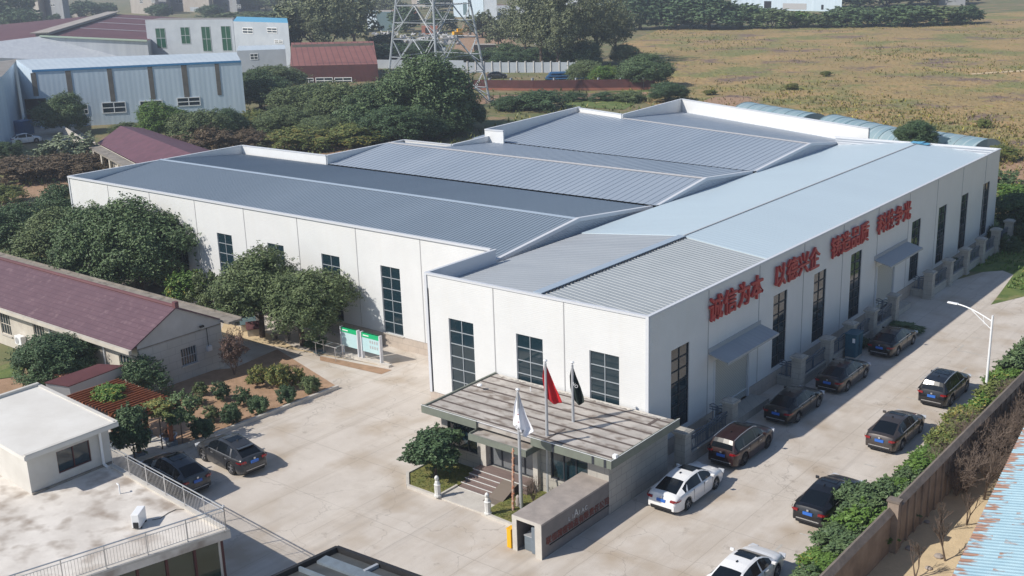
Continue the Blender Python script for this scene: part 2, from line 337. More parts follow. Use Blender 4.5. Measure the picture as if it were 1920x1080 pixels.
def leafmat(name, dark, light, yellow=None, yamt=0.0):
    m = bpy.data.materials.new(name); m.use_nodes = True; t, b = nodes_of(m); m.diffuse_color = (*light, 1)
    g = t.nodes.new('ShaderNodeNewGeometry'); n = t.nodes.new('ShaderNodeTexNoise'); n.inputs['Scale'].default_value = 0.9; n.inputs['Detail'].default_value = 4
    t.links.new(g.outputs['Position'], n.inputs['Vector'])
    a = mathn(t, 'ADD', mathn(t, 'MULTIPLY', g.outputs['Random Per Island'], 0.32), mathn(t, 'MULTIPLY', n.outputs[0], 0.95))
    rp = t.nodes.new('ShaderNodeValToRGB'); e = rp.color_ramp.elements; e[0].position = 0.25; e[0].color = (*dark, 1); e[1].position = 0.95; e[1].color = (*light, 1)
    t.links.new(a, rp.inputs[0]); out = rp.outputs[0]
    if yellow:
        n2 = t.nodes.new('ShaderNodeTexNoise'); n2.inputs['Scale'].default_value = 0.35; t.links.new(g.outputs['Position'], n2.inputs['Vector'])
        k = mathn(t, 'GREATER_THAN', mathn(t, 'ADD', mathn(t, 'MULTIPLY', n2.outputs[0], 0.6), mathn(t, 'MULTIPLY', g.outputs['Random Per Island'], 0.5)), 0.8 - yamt)
        out = mixc(t, k, out, yellow)
    t.links.new(out, b.inputs['Base Color']); b.inputs['Roughness'].default_value = 0.55; b.inputs['Specular IOR Level'].default_value = 0.35
    return m
M['leaf'] = leafmat('dark_green_leaf', (0.038, 0.072, 0.034), (0.15, 0.22, 0.095))
M['leafolive'] = leafmat('olive_leaf', (0.052, 0.084, 0.036), (0.185, 0.235, 0.10))
M['leafdark'] = leafmat('deep_green_leaf', (0.028, 0.060, 0.032), (0.11, 0.175, 0.078))
M['leafbright'] = leafmat('bright_green_leaf', (0.05, 0.11, 0.022), (0.15, 0.25, 0.055), (0.33, 0.30, 0.07), 0.0)
M['leafyellow'] = leafmat('yellow_green_leaf', (0.07, 0.11, 0.03), (0.22, 0.25, 0.08), (0.28, 0.24, 0.07), 0.08)
M['leafpoplar'] = leafmat('grey_green_leaf', (0.065, 0.085, 0.048), (0.21, 0.235, 0.125))
M['leafbrown'] = leafmat('dry_brown_leaf', (0.09, 0.065, 0.04), (0.2, 0.15, 0.095))
M['leafred'] = leafmat('reddish_leaf', (0.09, 0.06, 0.045), (0.21, 0.13, 0.1))
M['reed'] = leafmat('pale_reed_leaf', (0.09, 0.13, 0.07), (0.27, 0.31, 0.2))

PAINT = {}
def paint(name, col, metal=0.5):
    if name not in PAINT:
        PAINT[name] = mat(name, col, 0.32, metal=metal * .6, coat=.55); PAINT[name].node_tree.nodes['Principled BSDF'].inputs['Coat Roughness'].default_value = 0.05
    return PAINT[name]

# ------------------------------------------------------------------ ground and setting
def sheet(name, pts, z, m, kind='structure'):
    b = MB(); p3 = [(p[0], p[1], z) for p in pts]
    ar = sum(p3[i][0] * p3[(i + 1) % len(p3)][1] - p3[(i + 1) % len(p3)][0] * p3[i][1] for i in range(len(p3)))
    if ar < 0: p3 = p3[::-1]
    b.poly(p3); o = b.build(name, m); o['kind'] = kind; return o
def pxs(*q): return [G(*p)[:2] for p in q]

# base terrain: dry ground with grass and weeds; colour zones by noise
gm = bpy.data.materials.new('dry_ground'); gm.use_nodes = True; t, b = nodes_of(gm)
g = t.nodes.new('ShaderNodeNewGeometry')
def nz(sc, det=6, rough=0.6):
    n = t.nodes.new('ShaderNodeTexNoise'); n.inputs['Scale'].default_value = sc; n.inputs['Detail'].default_value = det; n.inputs['Roughness'].default_value = rough; t.links.new(g.outputs['Position'], n.inputs['Vector']); return n.outputs[0]
def ramp(s, p0, p1, c0=(0, 0, 0), c1=(1, 1, 1)):
    r = t.nodes.new('ShaderNodeValToRGB'); e = r.color_ramp.elements; e[0].position = p0; e[1].position = p1; e[0].color = (*c0, 1); e[1].color = (*c1, 1); t.links.new(s, r.inputs[0]); return r.outputs[0]
c = ramp(nz(0.06, 9, .72), 0.40, 0.60, (0.24, 0.19, 0.10), (0.12, 0.15, 0.055))
c = mixc(t, ramp(nz(0.11, 8, .7), 0.54, 0.62), c, (0.32, 0.215, 0.13))
c = mixc(t, ramp(nz(0.17, 8, .75), 0.58, 0.63), c, (0.28, 0.26, 0.06))
c = mixc(t, mathn(t, 'MULTIPLY', nz(2.5, 4), 0.35), c, (0.06, 0.07, 0.03))
t.links.new(c, b.inputs['Base Color']); b.inputs['Roughness'].default_value = 0.95
sheet('ground', [(-1400, -250), (900, -250), (900, 1500), (-1400, 1500)], -0.03, gm)

fm = bpy.data.materials.new('dry_field_grass'); fm.use_nodes = True; t, b = nodes_of(fm); g = t.nodes.new('ShaderNodeNewGeometry')
c = ramp(nz(0.035, 8, .65), 0.35, 0.65, (0.40, 0.265, 0.115), (0.25, 0.19, 0.075))
c = mixc(t, ramp(nz(0.045, 9, .72), 0.49, 0.58), c, (0.175, 0.185, 0.055))
c = mixc(t, ramp(nz(0.13, 8, .75), 0.57, 0.63), c, (0.27, 0.25, 0.05))
c = mixc(t, ramp(nz(0.10, 8, .75), 0.58, 0.66), c, (0.13, 0.15, 0.045))
c = mixc(t, ramp(nz(0.06, 8, .75), 0.54, 0.62), c, (0.15, 0.10, 0.09))
c = mixc(t, ramp(nz(0.9, 5, .7), 0.45, 0.7, (0, 0, 0), (.5, .5, .5)), c, (0.42, 0.32, 0.19))
t.links.new(c, b.inputs['Base Color']); b.inputs['Roughness'].default_value = 0.95
nb = t.nodes.new('ShaderNodeTexNoise'); nb.inputs['Scale'].default_value = 0.8; nb.inputs['Detail'].default_value = 6; t.links.new(g.outputs['Position'], nb.inputs['Vector'])
bp = t.nodes.new('ShaderNodeBump'); bp.inputs['Distance'].default_value = 0.7; t.links.new(nb.outputs[0], bp.inputs['Height']); t.links.new(bp.outputs[0], b.inputs['Normal'])
sheet('field', pxs((1165, 170), (1160, 85), (1250, 50), (1500, 50), (1930, 20)) + [(330, 480), (330, 60), (9, 60), (2, 62), (-10, 84), (-70, 118)], 0.0, fm)
# concrete yard, road
t, b = nodes_of(M['concrete']); g = t.nodes.new('ShaderNodeNewGeometry')
sp = t.nodes.new('ShaderNodeSeparateXYZ'); t.links.new(g.outputs['Position'], sp.inputs[0])
col = base_in(M['concrete'])
wob = mathn(t, 'MULTIPLY', mathn(t, 'SUBTRACT', nz(0.8, 3), 0.5), 0.10)
for ax, per, off, wd in ((1, 4.6, 1.3, 0.035), (0, 4.1, 2.2, 0.035)):
    fr = mathn(t, 'FRACT', mathn(t, 'DIVIDE', mathn(t, 'ADD', mathn(t, 'ADD', sp.outputs[ax], 200 + off), wob), per))
    k = mathn(t, 'MULTIPLY', mathn(t, 'LESS_THAN', fr, wd / per), 0.45); col = mixc(t, k, col, (0.22, 0.195, 0.165))
vo = t.nodes.new('ShaderNodeTexVoronoi'); vo.feature = 'DISTANCE_TO_EDGE'; vo.inputs['Scale'].default_value = 0.16
wr = t.nodes.new('ShaderNodeVectorMath'); wr.operation = 'ADD'; t.links.new(g.outputs['Position'], wr.inputs[0])
nn = t.nodes.new('ShaderNodeTexNoise'); nn.inputs['Scale'].default_value = 0.5; nn.inputs['Detail'].default_value = 6; t.links.new(g.outputs['Position'], nn.inputs['Vector'])
sc_ = t.nodes.new('ShaderNodeVectorMath'); sc_.operation = 'SCALE'; sc_.inputs['Scale'].default_value = 3.0; t.links.new(nn.outputs['Color'], sc_.inputs[0]); t.links.new(sc_.outputs[0], wr.inputs[1]); t.links.new(wr.outputs[0], vo.inputs['Vector'])
col = mixc(t, mathn(t, 'MULTIPLY', mathn(t, 'LESS_THAN', vo.outputs['Distance'], 0.003), 0.4), col, (0.22, 0.19, 0.16))
ms = t.nodes.new('ShaderNodeMapping'); ms.inputs['Scale'].default_value = (0.5, 0.06, 1); t.links.new(g.outputs['Position'], ms.inputs[0])
ns = t.nodes.new('ShaderNodeTexNoise'); ns.inputs['Scale'].default_value = 1.0; ns.inputs['Detail'].default_value = 7; ns.inputs['Roughness'].default_value = .65; t.links.new(ms.outputs[0], ns.inputs['Vector'])
col = mixc(t, ramp(ns.outputs[0], 0.48, 0.72, (0, 0, 0), (.55, .55, .55)), col, (0.36, 0.295, 0.225))
col = mixc(t, ramp(nz(1.9, 8, .72), 0.60, 0.72, (0, 0, 0), (.4, .4, .4)), col, (0.33, 0.295, 0.26))
col = mixc(t, ramp(nz(0.25, 6, .6), 0.56, 0.68, (0, 0, 0), (.5, .5, .5)), col, (0.64, 0.59, 0.53))
ms2 = t.nodes.new('ShaderNodeMapping'); ms2.inputs['Scale'].default_value = (2.2, 0.035, 1); t.links.new(g.outputs['Position'], ms2.inputs[0])
ns2 = t.nodes.new('ShaderNodeTexNoise'); ns2.inputs['Scale'].default_value = 1.0; ns2.inputs['Detail'].default_value = 4; t.links.new(ms2.outputs[0], ns2.inputs['Vector'])
col = mixc(t, ramp(ns2.outputs[0], 0.56, 0.70, (0, 0, 0), (.30, .30, .30)), col, (0.34, 0.30, 0.26))
col = mixc(t, ramp(nz(0.75, 10, .78), 0.585, 0.66, (0, 0, 0), (.55, .55, .55)), col, (0.29, 0.25, 0.21))
col = mixc(t, ramp(nz(5.0, 3, .5), 0.70, 0.76, (0, 0, 0), (.6, .6, .6)), col, (0.22, 0.19, 0.17))
t.links.new(col, b.inputs['Base Color'])
sheet('concrete_yard', [(-34, -40), (13.4, -40), (13.4, 19), (11.8, 24), (10.2, 33), (13.5, 40), (20, 47), (30, 60), (9.3, 60), (8.0, 44), (5.9, 38.9), (5.6, 42), (4.9, 48.2), (3.8, 49.0), (2.6, 47.7), (1.2, 43), (-16, 43), (-16, 6.5), (-66, 6.5), (-66, 0.4), (-34, 0.4)], 0.0, M['concrete'])
sheet('weed_verge', [(1.0, 47), (2.6, 47.7), (3.8, 49.0), (4.9, 48.2), (5.6, 42), (5.9, 38.9), (8.0, 44), (9.3, 60), (6, 70), (-4, 70), (-1, 60), (0.2, 47)], 0.012, M['weeds'])
sheet('garden_soil', pxs((350, 838), (635, 727), (520, 655), (440, 690)) + [(-33.5, -5.5), (-33.5, -14), (-25, -14)], 0.02, M['soil'])
sheet('soil_patch', pxs((410, 630), (420, 605), (500, 625), (560, 655), (735, 690), (700, 682), (600, 665)), 0.012, M['sand'])
sheet('grass_verge', pxs((600, 668), (735, 694), (715, 702), (600, 676)), 0.016, M['soil'])
sheet('sandy_strip', [(13.4, -30), (30, -30), (30, 30), (13.6, 26)], 0.006, M['sand'])
sheet('soil_plot', pxs((1880, 300), (1990, 300), (1990, 360), (1870, 340)), 0.012, M['soil'])
sheet('ploughed_plot', pxs((1300, 195), (1340, 182), (1400, 183), (1440, 200), (1400, 215)), 0.02, M['soil'])
sheet('crop_rows', pxs((1050, 200), (1060, 192), (1130, 172), (1230, 168), (1210, 185), (1170, 205)), 0.02, M['weeds'])
sheet('dirt_track', pxs((868, 46), (918, 46), (960, 75), (990, 100), (900, 105), (850, 95)), 0.02, M['soil'])
sheet('bare_soil', pxs((560, 300), (590, 270), (700, 262), (730, 280), (610, 308)), 0.02, M['soil'])
sheet('bare_earth', pxs((830, 200), (870, 180), (1240, 172), (1200, 182), (900, 195)), 0.022, M['soil'])
sheet('factory_forecourt', pxs((20, 275), (80, 262), (120, 300), (190, 285), (175, 262), (100, 215), (40, 225)), 0.02, M['concrete'])
sheet('dry_plot', pxs((0, 420), (0, 350), (120, 320), (150, 350), (60, 420)), 0.02, M['soil'])
sheet('field_path', pxs((1820, 138), (1920, 131), (1920, 134), (1822, 140)), 0.03, M['sand'])
sheet('vegetable_plot', pxs((-30, 720), (0, 690), (40, 690), (55, 740), (0, 770)), 0.01, M['soil'])
sheet('vegetable_bed', pxs((-5, 690), (20, 680), (45, 690), (40, 706), (-5, 712)), 0.05, M['weeds'])
sheet('planter_lawn', [(-9.9, -5.5), (-9.9, -8.0), (-8.9, -9.0), (-6.85, -9.0), (-6.85, -5.5)], 0.10, M['grass'])
sheet('planter_lawn', [(-3.85, -5.5), (-3.85, -9.0), (-0.9, -9.15), (0.2, -5.5)], 0.10, M['grass'])
# parking marks
def mark(P, d, l, wd=0.12):
    b = MB(); P = Vector((P[0], P[1], 0)); d = Vector((d[0], d[1], 0)).normalized(); n = Vector((-d.y, d.x, 0)) * wd / 2
    b.quad(*[(v.x, v.y, 0.006) for v in (P + n, P - n, P - n + d * l, P + n + d * l)]); o = b.build('parking_mark', M['marking']); o['kind'] = 'structure'
for q in ((1442, 1043), (1725, 712), (1795, 657), (1800, 700)):
    P = G(*q); mark(P, (0, 1), 1.3); mark(P + Vector((0, -.0, 0)), (1, 0), 1.6)
for q in ((1700, 745), (1760, 690), (1823, 632), (1500, 1000), (1620, 870)):
    mark(G(*q), (1, 0.0), 0.7)

# ------------------------------------------------------------------ wall with openings
def wallgrid(mb, O, U, N, u0, u1, z0, z1, holes, depth=0.12):
    """wall in the plane through O spanned by U and z; openings (ua,ub,za,zb) get reveals going against N"""
    O = Vector(O); U = Vector(U); N = Vector(N); us = sorted({u0, u1, *[h[0] for h in holes], *[h[1] for h in holes]}); zs = sorted({z0, z1, *[h[2] for h in holes], *[h[3] for h in holes]})
    P = lambda u, z, d=0: O + U * u + Vector((0, 0, z)) - N * d
    flip = U.cross(Vector((0, 0, 1))).dot(N) < 0
    def q(a, b_, c_, d_): mb.quad(*((d_, c_, b_, a) if flip else (a, b_, c_, d_)))
    for i in range(len(us) - 1):
        for j in range(len(zs) - 1):
            uc, zc = (us[i] + us[i + 1]) / 2, (zs[j] + zs[j + 1]) / 2
            if us[i] < u0 - 1e-6 or us[i + 1] > u1 + 1e-6: continue
            if any(h[0] < uc < h[1] and h[2] < zc < h[3] for h in holes): continue
            q(P(us[i], zs[j]), P(us[i + 1], zs[j]), P(us[i + 1], zs[j + 1]), P(us[i], zs[j + 1]))
    for a, b_, c_, d_ in holes:
        q(P(a, c_), P(b_, c_), P(b_, c_, depth), P(a, c_, depth)); q(P(a, d_, depth), P(b_, d_, depth), P(b_, d_), P(a, d_))
        q(P(a, c_, depth), P(a, d_, depth), P(a, d_), P(a, c_)); q(P(b_, c_), P(b_, d_), P(b_, d_, depth), P(b_, c_, depth))
def window(parent, O, U, N, a, b_, c_, d_, cols=2, rows=6, depth=0.10, glass='glass', bar='frame', bw=0.045, name='window', sill=False, outer=True):
    O = Vector(O); U = Vector(U).normalized(); N = Vector(N); Z = Vector((0, 0, 1))
    g_ = MB(); P = lambda u, z, d=0: O + U * u + Z * z - N * d
    g_.obox(P((a + b_) / 2, (c_ + d_) / 2, depth + .02), U * ((b_ - a) / 2), Z * ((d_ - c_) / 2), N * 0.02)
    w_ = g_.build(name, M[glass], parent)
    f = MB()
    for i in range(cols + 1):
        if not outer and i in (0, cols): continue
        u = a + (b_ - a) * i / cols; f.obox(P(u + (bw / 2 if i == 0 else -bw / 2 if i == cols else 0), (c_ + d_) / 2, depth - .022), U * bw / 2, Z * ((d_ - c_) / 2), N * 0.02)
    for j in range(rows + 1):
        z = c_ + (d_ - c_) * j / rows; f.obox(P((a + b_) / 2, z + (bw / 2 if j == 0 else -bw / 2 if j == rows else 0), depth - .026), U * ((b_ - a) / 2), Z * bw / 2, N * 0.02)
    fr = f.build('frame', M[bar]); scn.collection.objects.unlink(fr); link(fr, None); fr.parent = w_
    if sill:
        s = MB(); s.obox(P((a + b_) / 2, c_ - .04, -.04), U * ((b_ - a) / 2 + .08), Z * .035, N * 0.07); so = s.build('sill', M['stone']); so.parent = w_
    return w_
def sub(mb, name, m, par, **k):      # sub-part in world coordinates
    o = mb.build(name, m, **k); o.parent = par; return o
def corr_slope(mb, A0, A1, B0, B1, n, h, frac=0.16):
    """sheet roof between eave line A and ridge line B with n raised ribs running up the slope"""
    A0, A1, B0, B1 = map(Vector, (A0, A1, B0, B1)); Z = Vector((0, 0, h))
    pts = []
    for i in range(n):
        for tt, up in ((0, 0), (1 - frac, 0), (1 - frac * .75, 1), (1 - frac * .25, 1)):
            s = (i + tt) / n; pts.append((A0.lerp(A1, s) + Z * up, B0.lerp(B1, s) + Z * up))
    pts.append((A1.copy(), B1.copy()))
    k = len(mb.v)
    for a, b_ in pts: mb.v += [tuple(a), tuple(b_)]
    up = (A1 - A0).cross(B0 - A0).z > 0
    for i in range(len(pts) - 1):
        f = (k + 2 * i, k + 2 * i + 2, k + 2 * i + 3, k + 2 * i + 1); mb.f.append(f if up else f[::-1]); mb.m.append(0)

# ------------------------------------------------------------------ front wing of the factory
W, L, HP = 15.65, 58.85, 8.52
wing = thing('factory_wing', 'long white sheet-metal factory wing with red lettering, tall dark windows and roller doors', 'factory', (-W / 2, L / 2, 0))
fw = [(-13.94, -12.0), (-8.8, -6.9), (-3.72, -1.8)]; ZW = (1.2, 5.95)
rw = [(2.3, 4.2), (14.3, 16.2), (20.1, 22.0), (26.05, 27.95), (37.6, 39.5), (43.5, 45.4), (48.95, 50.8), (54.75, 56.6)]
b = MB(); wallgrid(b, (0, 0, 0), (1, 0, 0), (0, -1, 0), -W, 0, 0.93, HP - .03, [(a, c_, ZW[0], ZW[1]) for a, c_ in fw]); b.build('front_wall', M['sheetwall'], wing)
b = MB(); wallgrid(b, (0, 0, 0), (0, 1, 0), (1, 0, 0), 0, L, 0.93, HP - .03, [(a, c_, ZW[0], ZW[1]) for a, c_ in rw] + [(7.0, 11.3, 0.93, 3.95), (30.9, 34.5, 0.93, 3.95)], 0.2)
b.build('side_wall', M['sheetwall'], wing)
b = MB(); b.box(-W, -W + .2, 0, L, 0.93, 7.55); b.box(-W + .2, -.01, L - .2, L, 0.93, HP - .03); b.build('rear_wall', M['sheetwall'], wing)
b = MB()
b.box(-W - .04, .04, -.05, 0.2, -.02, .93); b.box(-.2, .05, 0.2, 7.0, -.02, .93); b.box(-.2, .05, 11.3, 30.9, -.02, .93); b.box(-.2, .05, 34.5, L, -.02, .93); b.box(-W - .04, -W + .2, 0.2, L, -.02, .93)
b.build('plinth', M['plinth'], wing)
for a, c_ in fw: window(wing, (0, 0, 0), (1, 0, 0), (0, -1, 0), a, c_, *ZW)
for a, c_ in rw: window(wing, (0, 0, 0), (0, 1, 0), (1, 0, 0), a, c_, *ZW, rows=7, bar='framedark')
b = MB()   # parapets, white outside, sheet inside
b.box(-W, -W + .15, 0.15, 6.42, 7.4, HP - .03); b.box(-.15, -.01, .15, L, 7.4, HP - .25)
b.build('parapet', M['trim'], wing)
b = MB(); b.box(-W - .06, .06, -.06, .16, HP - .12, HP); b.box(-.14, .06, .16, L + .05, HP - .12, HP + .002); b.box(-W - .06, -W + .16, .16, 6.5, HP - .12, HP + .001); b.box(-W, -.14, L - .1, L + .05, HP - .1, HP)
b.box(-W - .07, -W + .12, -.07, .0, .9, HP - .12); b.box(-.12, .07, -.07, .0, .9, HP - .12); b.box(0, .07, 0, .10, .9, HP - .12)
b.build('edge_trim', M['trim'], wing)
b = MB()
for x in (-10.4, -5.4): b.box(x - .03, x + .03, -.02, .01, .93, HP - .12)
for i in range(1, 10):
    y = 6.1 * i + .15
    b.box(-.01, .02, y - .03, y + .03, .93 if not (7 < y < 11.3 or 30.9 < y < 34.5) else 4, HP - .12)
b.build('joint_strip', M['joint'], wing)
XR = -7.3; ZR = 8.5; ZE = 7.72
b = MB(); corr_slope(b, (-.15, .16, ZE), (-.15, 15.6, ZE), (XR, .16, ZR), (XR, 15.6, ZR), 40, .018); b.build('ribbed_roof', M['roofrib'], wing)
b = MB(); corr_slope(b, (-W + .1, .16, ZE - .1), (-W + .1, 15.8, ZE - .1), (XR, .16, ZR), (XR, 15.8, ZR), 34, .012); b.build('grey_roof', M['roofgrey'], wing)
b = MB()
b.quad((-.15, 15.6, ZE + .06), (-.15, L - .1, ZE + .06), (XR, L - .1, ZR + .06), (XR, 15.6, ZR + .06))
b.quad((-W + .1, L - .1, ZE - .04), (-W + .1, 15.8, ZE - .04), (XR, 15.8, ZR + .06), (XR, L - .1, ZR + .06))
b.quad((-.15, 15.6, ZE + .06), (XR, 15.6, ZR + .06), (XR, 15.6, ZR - .05), (-.15, 15.6, ZE - .05)); b.quad((XR, 15.8, ZR + .06), (-W + .1, 15.8, ZE - .04), (-W + .1, 15.8, ZE - .15), (XR, 15.8, ZR - .05))
b.build('pale_roof', M['roofpale'], wing)
b = MB(); b.obox((XR, 7.9, ZR + .06), (.28, 0, 0), (0, 7.75, 0), (0, 0, .025)); b.build('ridge_cap', M['ridge'], wing)
b = MB(); b.obox((XR + .12, 37, ZR + .075), (.05, 0, 0), (0, 21.4, 0), (0, 0, .02)); b.build('ridge_seam', M['joint'], wing)
for yy in (3.2, 8.0):
    pass
b = MB()
for i in range(46): b.obox((XR + .34, .6 + i * .33, ZR + .02), (.06, 0, 0), (0, .07, 0), (0, 0, .03))
ri_ = b.build('ridge_closure', M['framedark'], wing)
b = MB()   # inner face ribs of the far parapet
b.box(-W + .2, -.2, L - .22, L - .19, 7.5, HP - .06)
for i in range(4): b.box(-W + .2, -.2, L - .26, L - .21, 7.72 + i * .2, 7.78 + i * .2)
b.build('far_parapet', M['sheetgrey'], wing)
for y0, y1 in ((7.0, 11.3), (30.9, 34.5)):
    b = MB(); b.box(-.16, -.1, y0, y1, .45, 3.95); sh = b.build('roller_shutter', M['shutter'], wing)
    b = MB(); b.box(-.15, .04, y0 - .05, y0 + .12, .4, 3.95); b.box(-.15, .04, y1 - .12, y1 + .05, .4, 3.95); sub(b, 'frame', M['trim'], sh)
for y0, y1 in ((6.3, 12.6), (30.3, 36.7)):
    b = MB(); A = [(0.0, y0, 4.62), (0.0, y1, 4.62), (1.25, y1 + .0, 4.3), (1.25, y0, 4.3)]
    b.obox((0.62, (y0 + y1) / 2, 4.44), (.62, 0, -.17), (0, (y1 - y0) / 2, 0), (.01, 0, .035)); b.obox((1.24, (y0 + y1) / 2, 4.24), (.02, 0, 0), (0, (y1 - y0) / 2, 0), (0, 0, .07))
    aw = b.build('door_awning', M['roofgrey'], wing)
    b = MB(); b.obox((.03, (y0 + y1) / 2, 4.75), (.025, 0, 0), (0, (y1 - y0) / 2, 0), (0, 0, .14)); sub(b, 'flashing', M['joint'], aw)
b = MB(); b.box(.05, 1.25, 6.7, 11.6, -.02, .45); b.box(.05, 1.25, 30.6, 34.9, -.02, .45); b.build('loading_step', M['block'], wing)
# blue sheet lying on the ridge
b = MB(); P = G(1726, 268, 8.62); b.obox(P, (.8, .05, -.06), (-.02, .45, 0), (0, 0, .012)); b.obox(P + Vector((-.2, .1, .04)), (.5, -.1, .05), (.05, .3, .02), (0, 0, .01))
tagp(b.build('plastic_sheet', M['skyblue']), 'small bright blue sheet lying on the pale roof ridge near its far end', 'sheet')

# ------------------------------------------------------------------ three gabled production halls
halls = thing('factory_halls', 'three blue-grey gabled factory halls side by side behind high white parapet walls', 'factory', (-40, 25, 0))
X0 = -66.3
hw = [(-26.2, -24.3), (-32.35, -30.4), (-38.5, -36.6), (-44.8, -42.9), (-51, -49.1), (-57.2, -55.3), (-63.4, -61.5)]
b = MB(); wallgrid(b, (0, 6.42, 0), (1, 0, 0), (0, -1, 0), X0, -W - .25, 0.93, HP - .03, [(a, c_, .98, 5.93) for a, c_ in hw]); b.build('front_wall', M['sheetwall'], halls)
b = MB(); b.box(X0 - .04, -W - .25, 6.37, 6.6, -.02, .93); b.build('plinth', M['plinth'], halls)
for a, c_ in hw: window(halls, (0, 6.42, 0), (1, 0, 0), (0, -1, 0), a, c_, .98, 5.93, sill=True)
b = MB()
for i in range(7): x = X0 + 6.3 * (i + 1); b.box(x - .03, x + .03, 6.40, 6.43, .93, HP - .12)
b.build('joint_strip', M['joint'], halls)
# outline of the stepped rear
b = MB(); T = .18
OUT = [((X0, 6.42), (X0, 26.1), HP), ((X0, 26.1), (-53.3, 26.1), HP), ((-53.3, 26.1), (-53.3, 36.9), HP), ((-53.3, 36.9), (-46.6, 36.9), HP), ((-46.6, 36.9), (-46.9, 43.2), HP), ((-47.3, 43.0), (-48.9, 62.2), 9.2), ((-49.2, 61.9), (-41.0, 59.3), 9.15), ((-41.0, 59.3), (-42.2, 74.3), 9.1), ((-42.2, 74.3), (-13.3, 61.6), 9.1)]
trim = MB()
for i, (p, q, h) in enumerate(OUT):
    b.seg(p, q, T, -.02, h - .04); trim.seg(p, q, T + .1, h - .06, h + .001 * i)
b.seg((-47.3, 43.0), (-44.9, 43.1), T, -.02, 9.16); trim.seg((-47.3, 43.0), (-44.9, 43.1), T + .1, 9.1, 9.21)
trim.seg((X0 - .05, 6.42), (-W - .25, 6.42), .24, HP - .14, HP + .004); trim.box(X0 - .06, X0 + .1, 6.35, 6.44, .9, HP - .1)
b.build('parapet_wall', M['sheetwall'], halls); trim.build('edge_trim', M['trim'], halls)
XE = -16.0
def hall(y0, y1, yr, zr, z0, z1, xl, xr, n, h, m, capm, y0b=None, y1b=None, yrb=None, xq=None):
    """y*: at the left end, y*b: at the right end"""
    y0b = y0 if y0b is None else y0b; y1b = y1 if y1b is None else y1b; yrb = yr if yrb is None else yrb
    b = MB(); corr_slope(b, (xl, y0, z0), (xr, y0b, z0), (xl, yr, zr), (xr, yrb, zr), n, h); xq_ = xl if xq is None else xq; fq = (xq_ - xl) / (xr - xl); yq = y1 + (y1b - y1) * fq; rq = yr + (yrb - yr) * fq
    corr_slope(b, (xq_, yq, z1), (xr, y1b, z1), (xq_, rq, zr), (xr, yrb, zr), int(n * (1 - fq)), h)
    if xq is not None: b.quad((xl, yr, zr), (xq_, rq, zr), (xq_, rq + 2.0, zr - .2), (xl, yr + 1.6, zr - .2))
    o = b.build('roof_sheet', m, halls)
    b = MB(); A = Vector((xl, yr, zr + h)); B = Vector((xr, yrb, zr + h)); d = (B - A); nn = Vector((-d.y, d.x, 0)).normalized()
    for s in (-1, 1):
        a1 = A + nn * .3 * s - Vector((0, 0, .03)); b1 = B + nn * .3 * s - Vector((0, 0, .03)); q = (A + Vector((0, 0, .03)), B + Vector((0, 0, .03)), b1, a1); b.quad(*(q if s < 0 else q[::-1]))
    sub(b, 'ridge_cap', capm, o)
    # gable wall on the right end with verge trim
    b = MB(); b.poly([(xr, y0b, 0), (xr, y1b, 0), (xr, y1b, z1), (xr, yrb, zr), (xr, y0b, z0)]); b.build('gable_wall', M['sheetgrey'], halls)
    b = MB()
    for (ya, za), (yb, zb) in (((y0b, z0), (yrb, zr)), ((yrb, zr), (y1b, z1))):
        b.poly([(xr + .06, ya, za - .18), (xr + .06, yb, zb - .18), (xr + .06, yb, zb + .07), (xr + .06, ya, za + .07)]); b.poly([(xr + .06, ya, za + .07), (xr + .06, yb, zb + .07), (xr - .22, yb, zb + .07), (xr - .22, ya, za + .07)])
    b.build('verge_trim', M['trim'], halls)
hall(6.6, 25.9, 16.2, 8.55, 7.55, 7.6, X0 + .1, XE, 150, .03, M['roofblue'], M['ridge'])
hall(26.2, 44.2, 34.6, 8.55, 7.65, 7.8, -53.2, XE + .35, 58, .032, M['roofblue2'], M['ridge2'], y1b=41.6, yrb=33.6, xq=-46.7)
hall(44.4, 79.0, 62.0, 8.65, 7.8, 7.45, -50.5, -15.4, 54, .032, M['roofblue2'], M['ridge2'], y0b=41.8, y1b=62.6, yrb=52.9, xq=-42.0)
# clip overrun of the last hall by its outer walls is hidden behind the parapets

# small side canopy on hall front near the wing
b = MB(); b.obox((-17.3, 5.5, 4.55), (1.5, 0, 0), (0, .9, -.12), (0, 0, .05)); b.obox((-17.3, 6.3, 4.75), (1.5, 0, 0), (0, .05, 0), (0, 0, .12)); b.build('door_canopy', M['trim'], halls)
b = MB(); b.box(-18.4, -16.2, 6.38, 6.44, .2, 3.6); b.build('side_door', M['shutter'], halls)

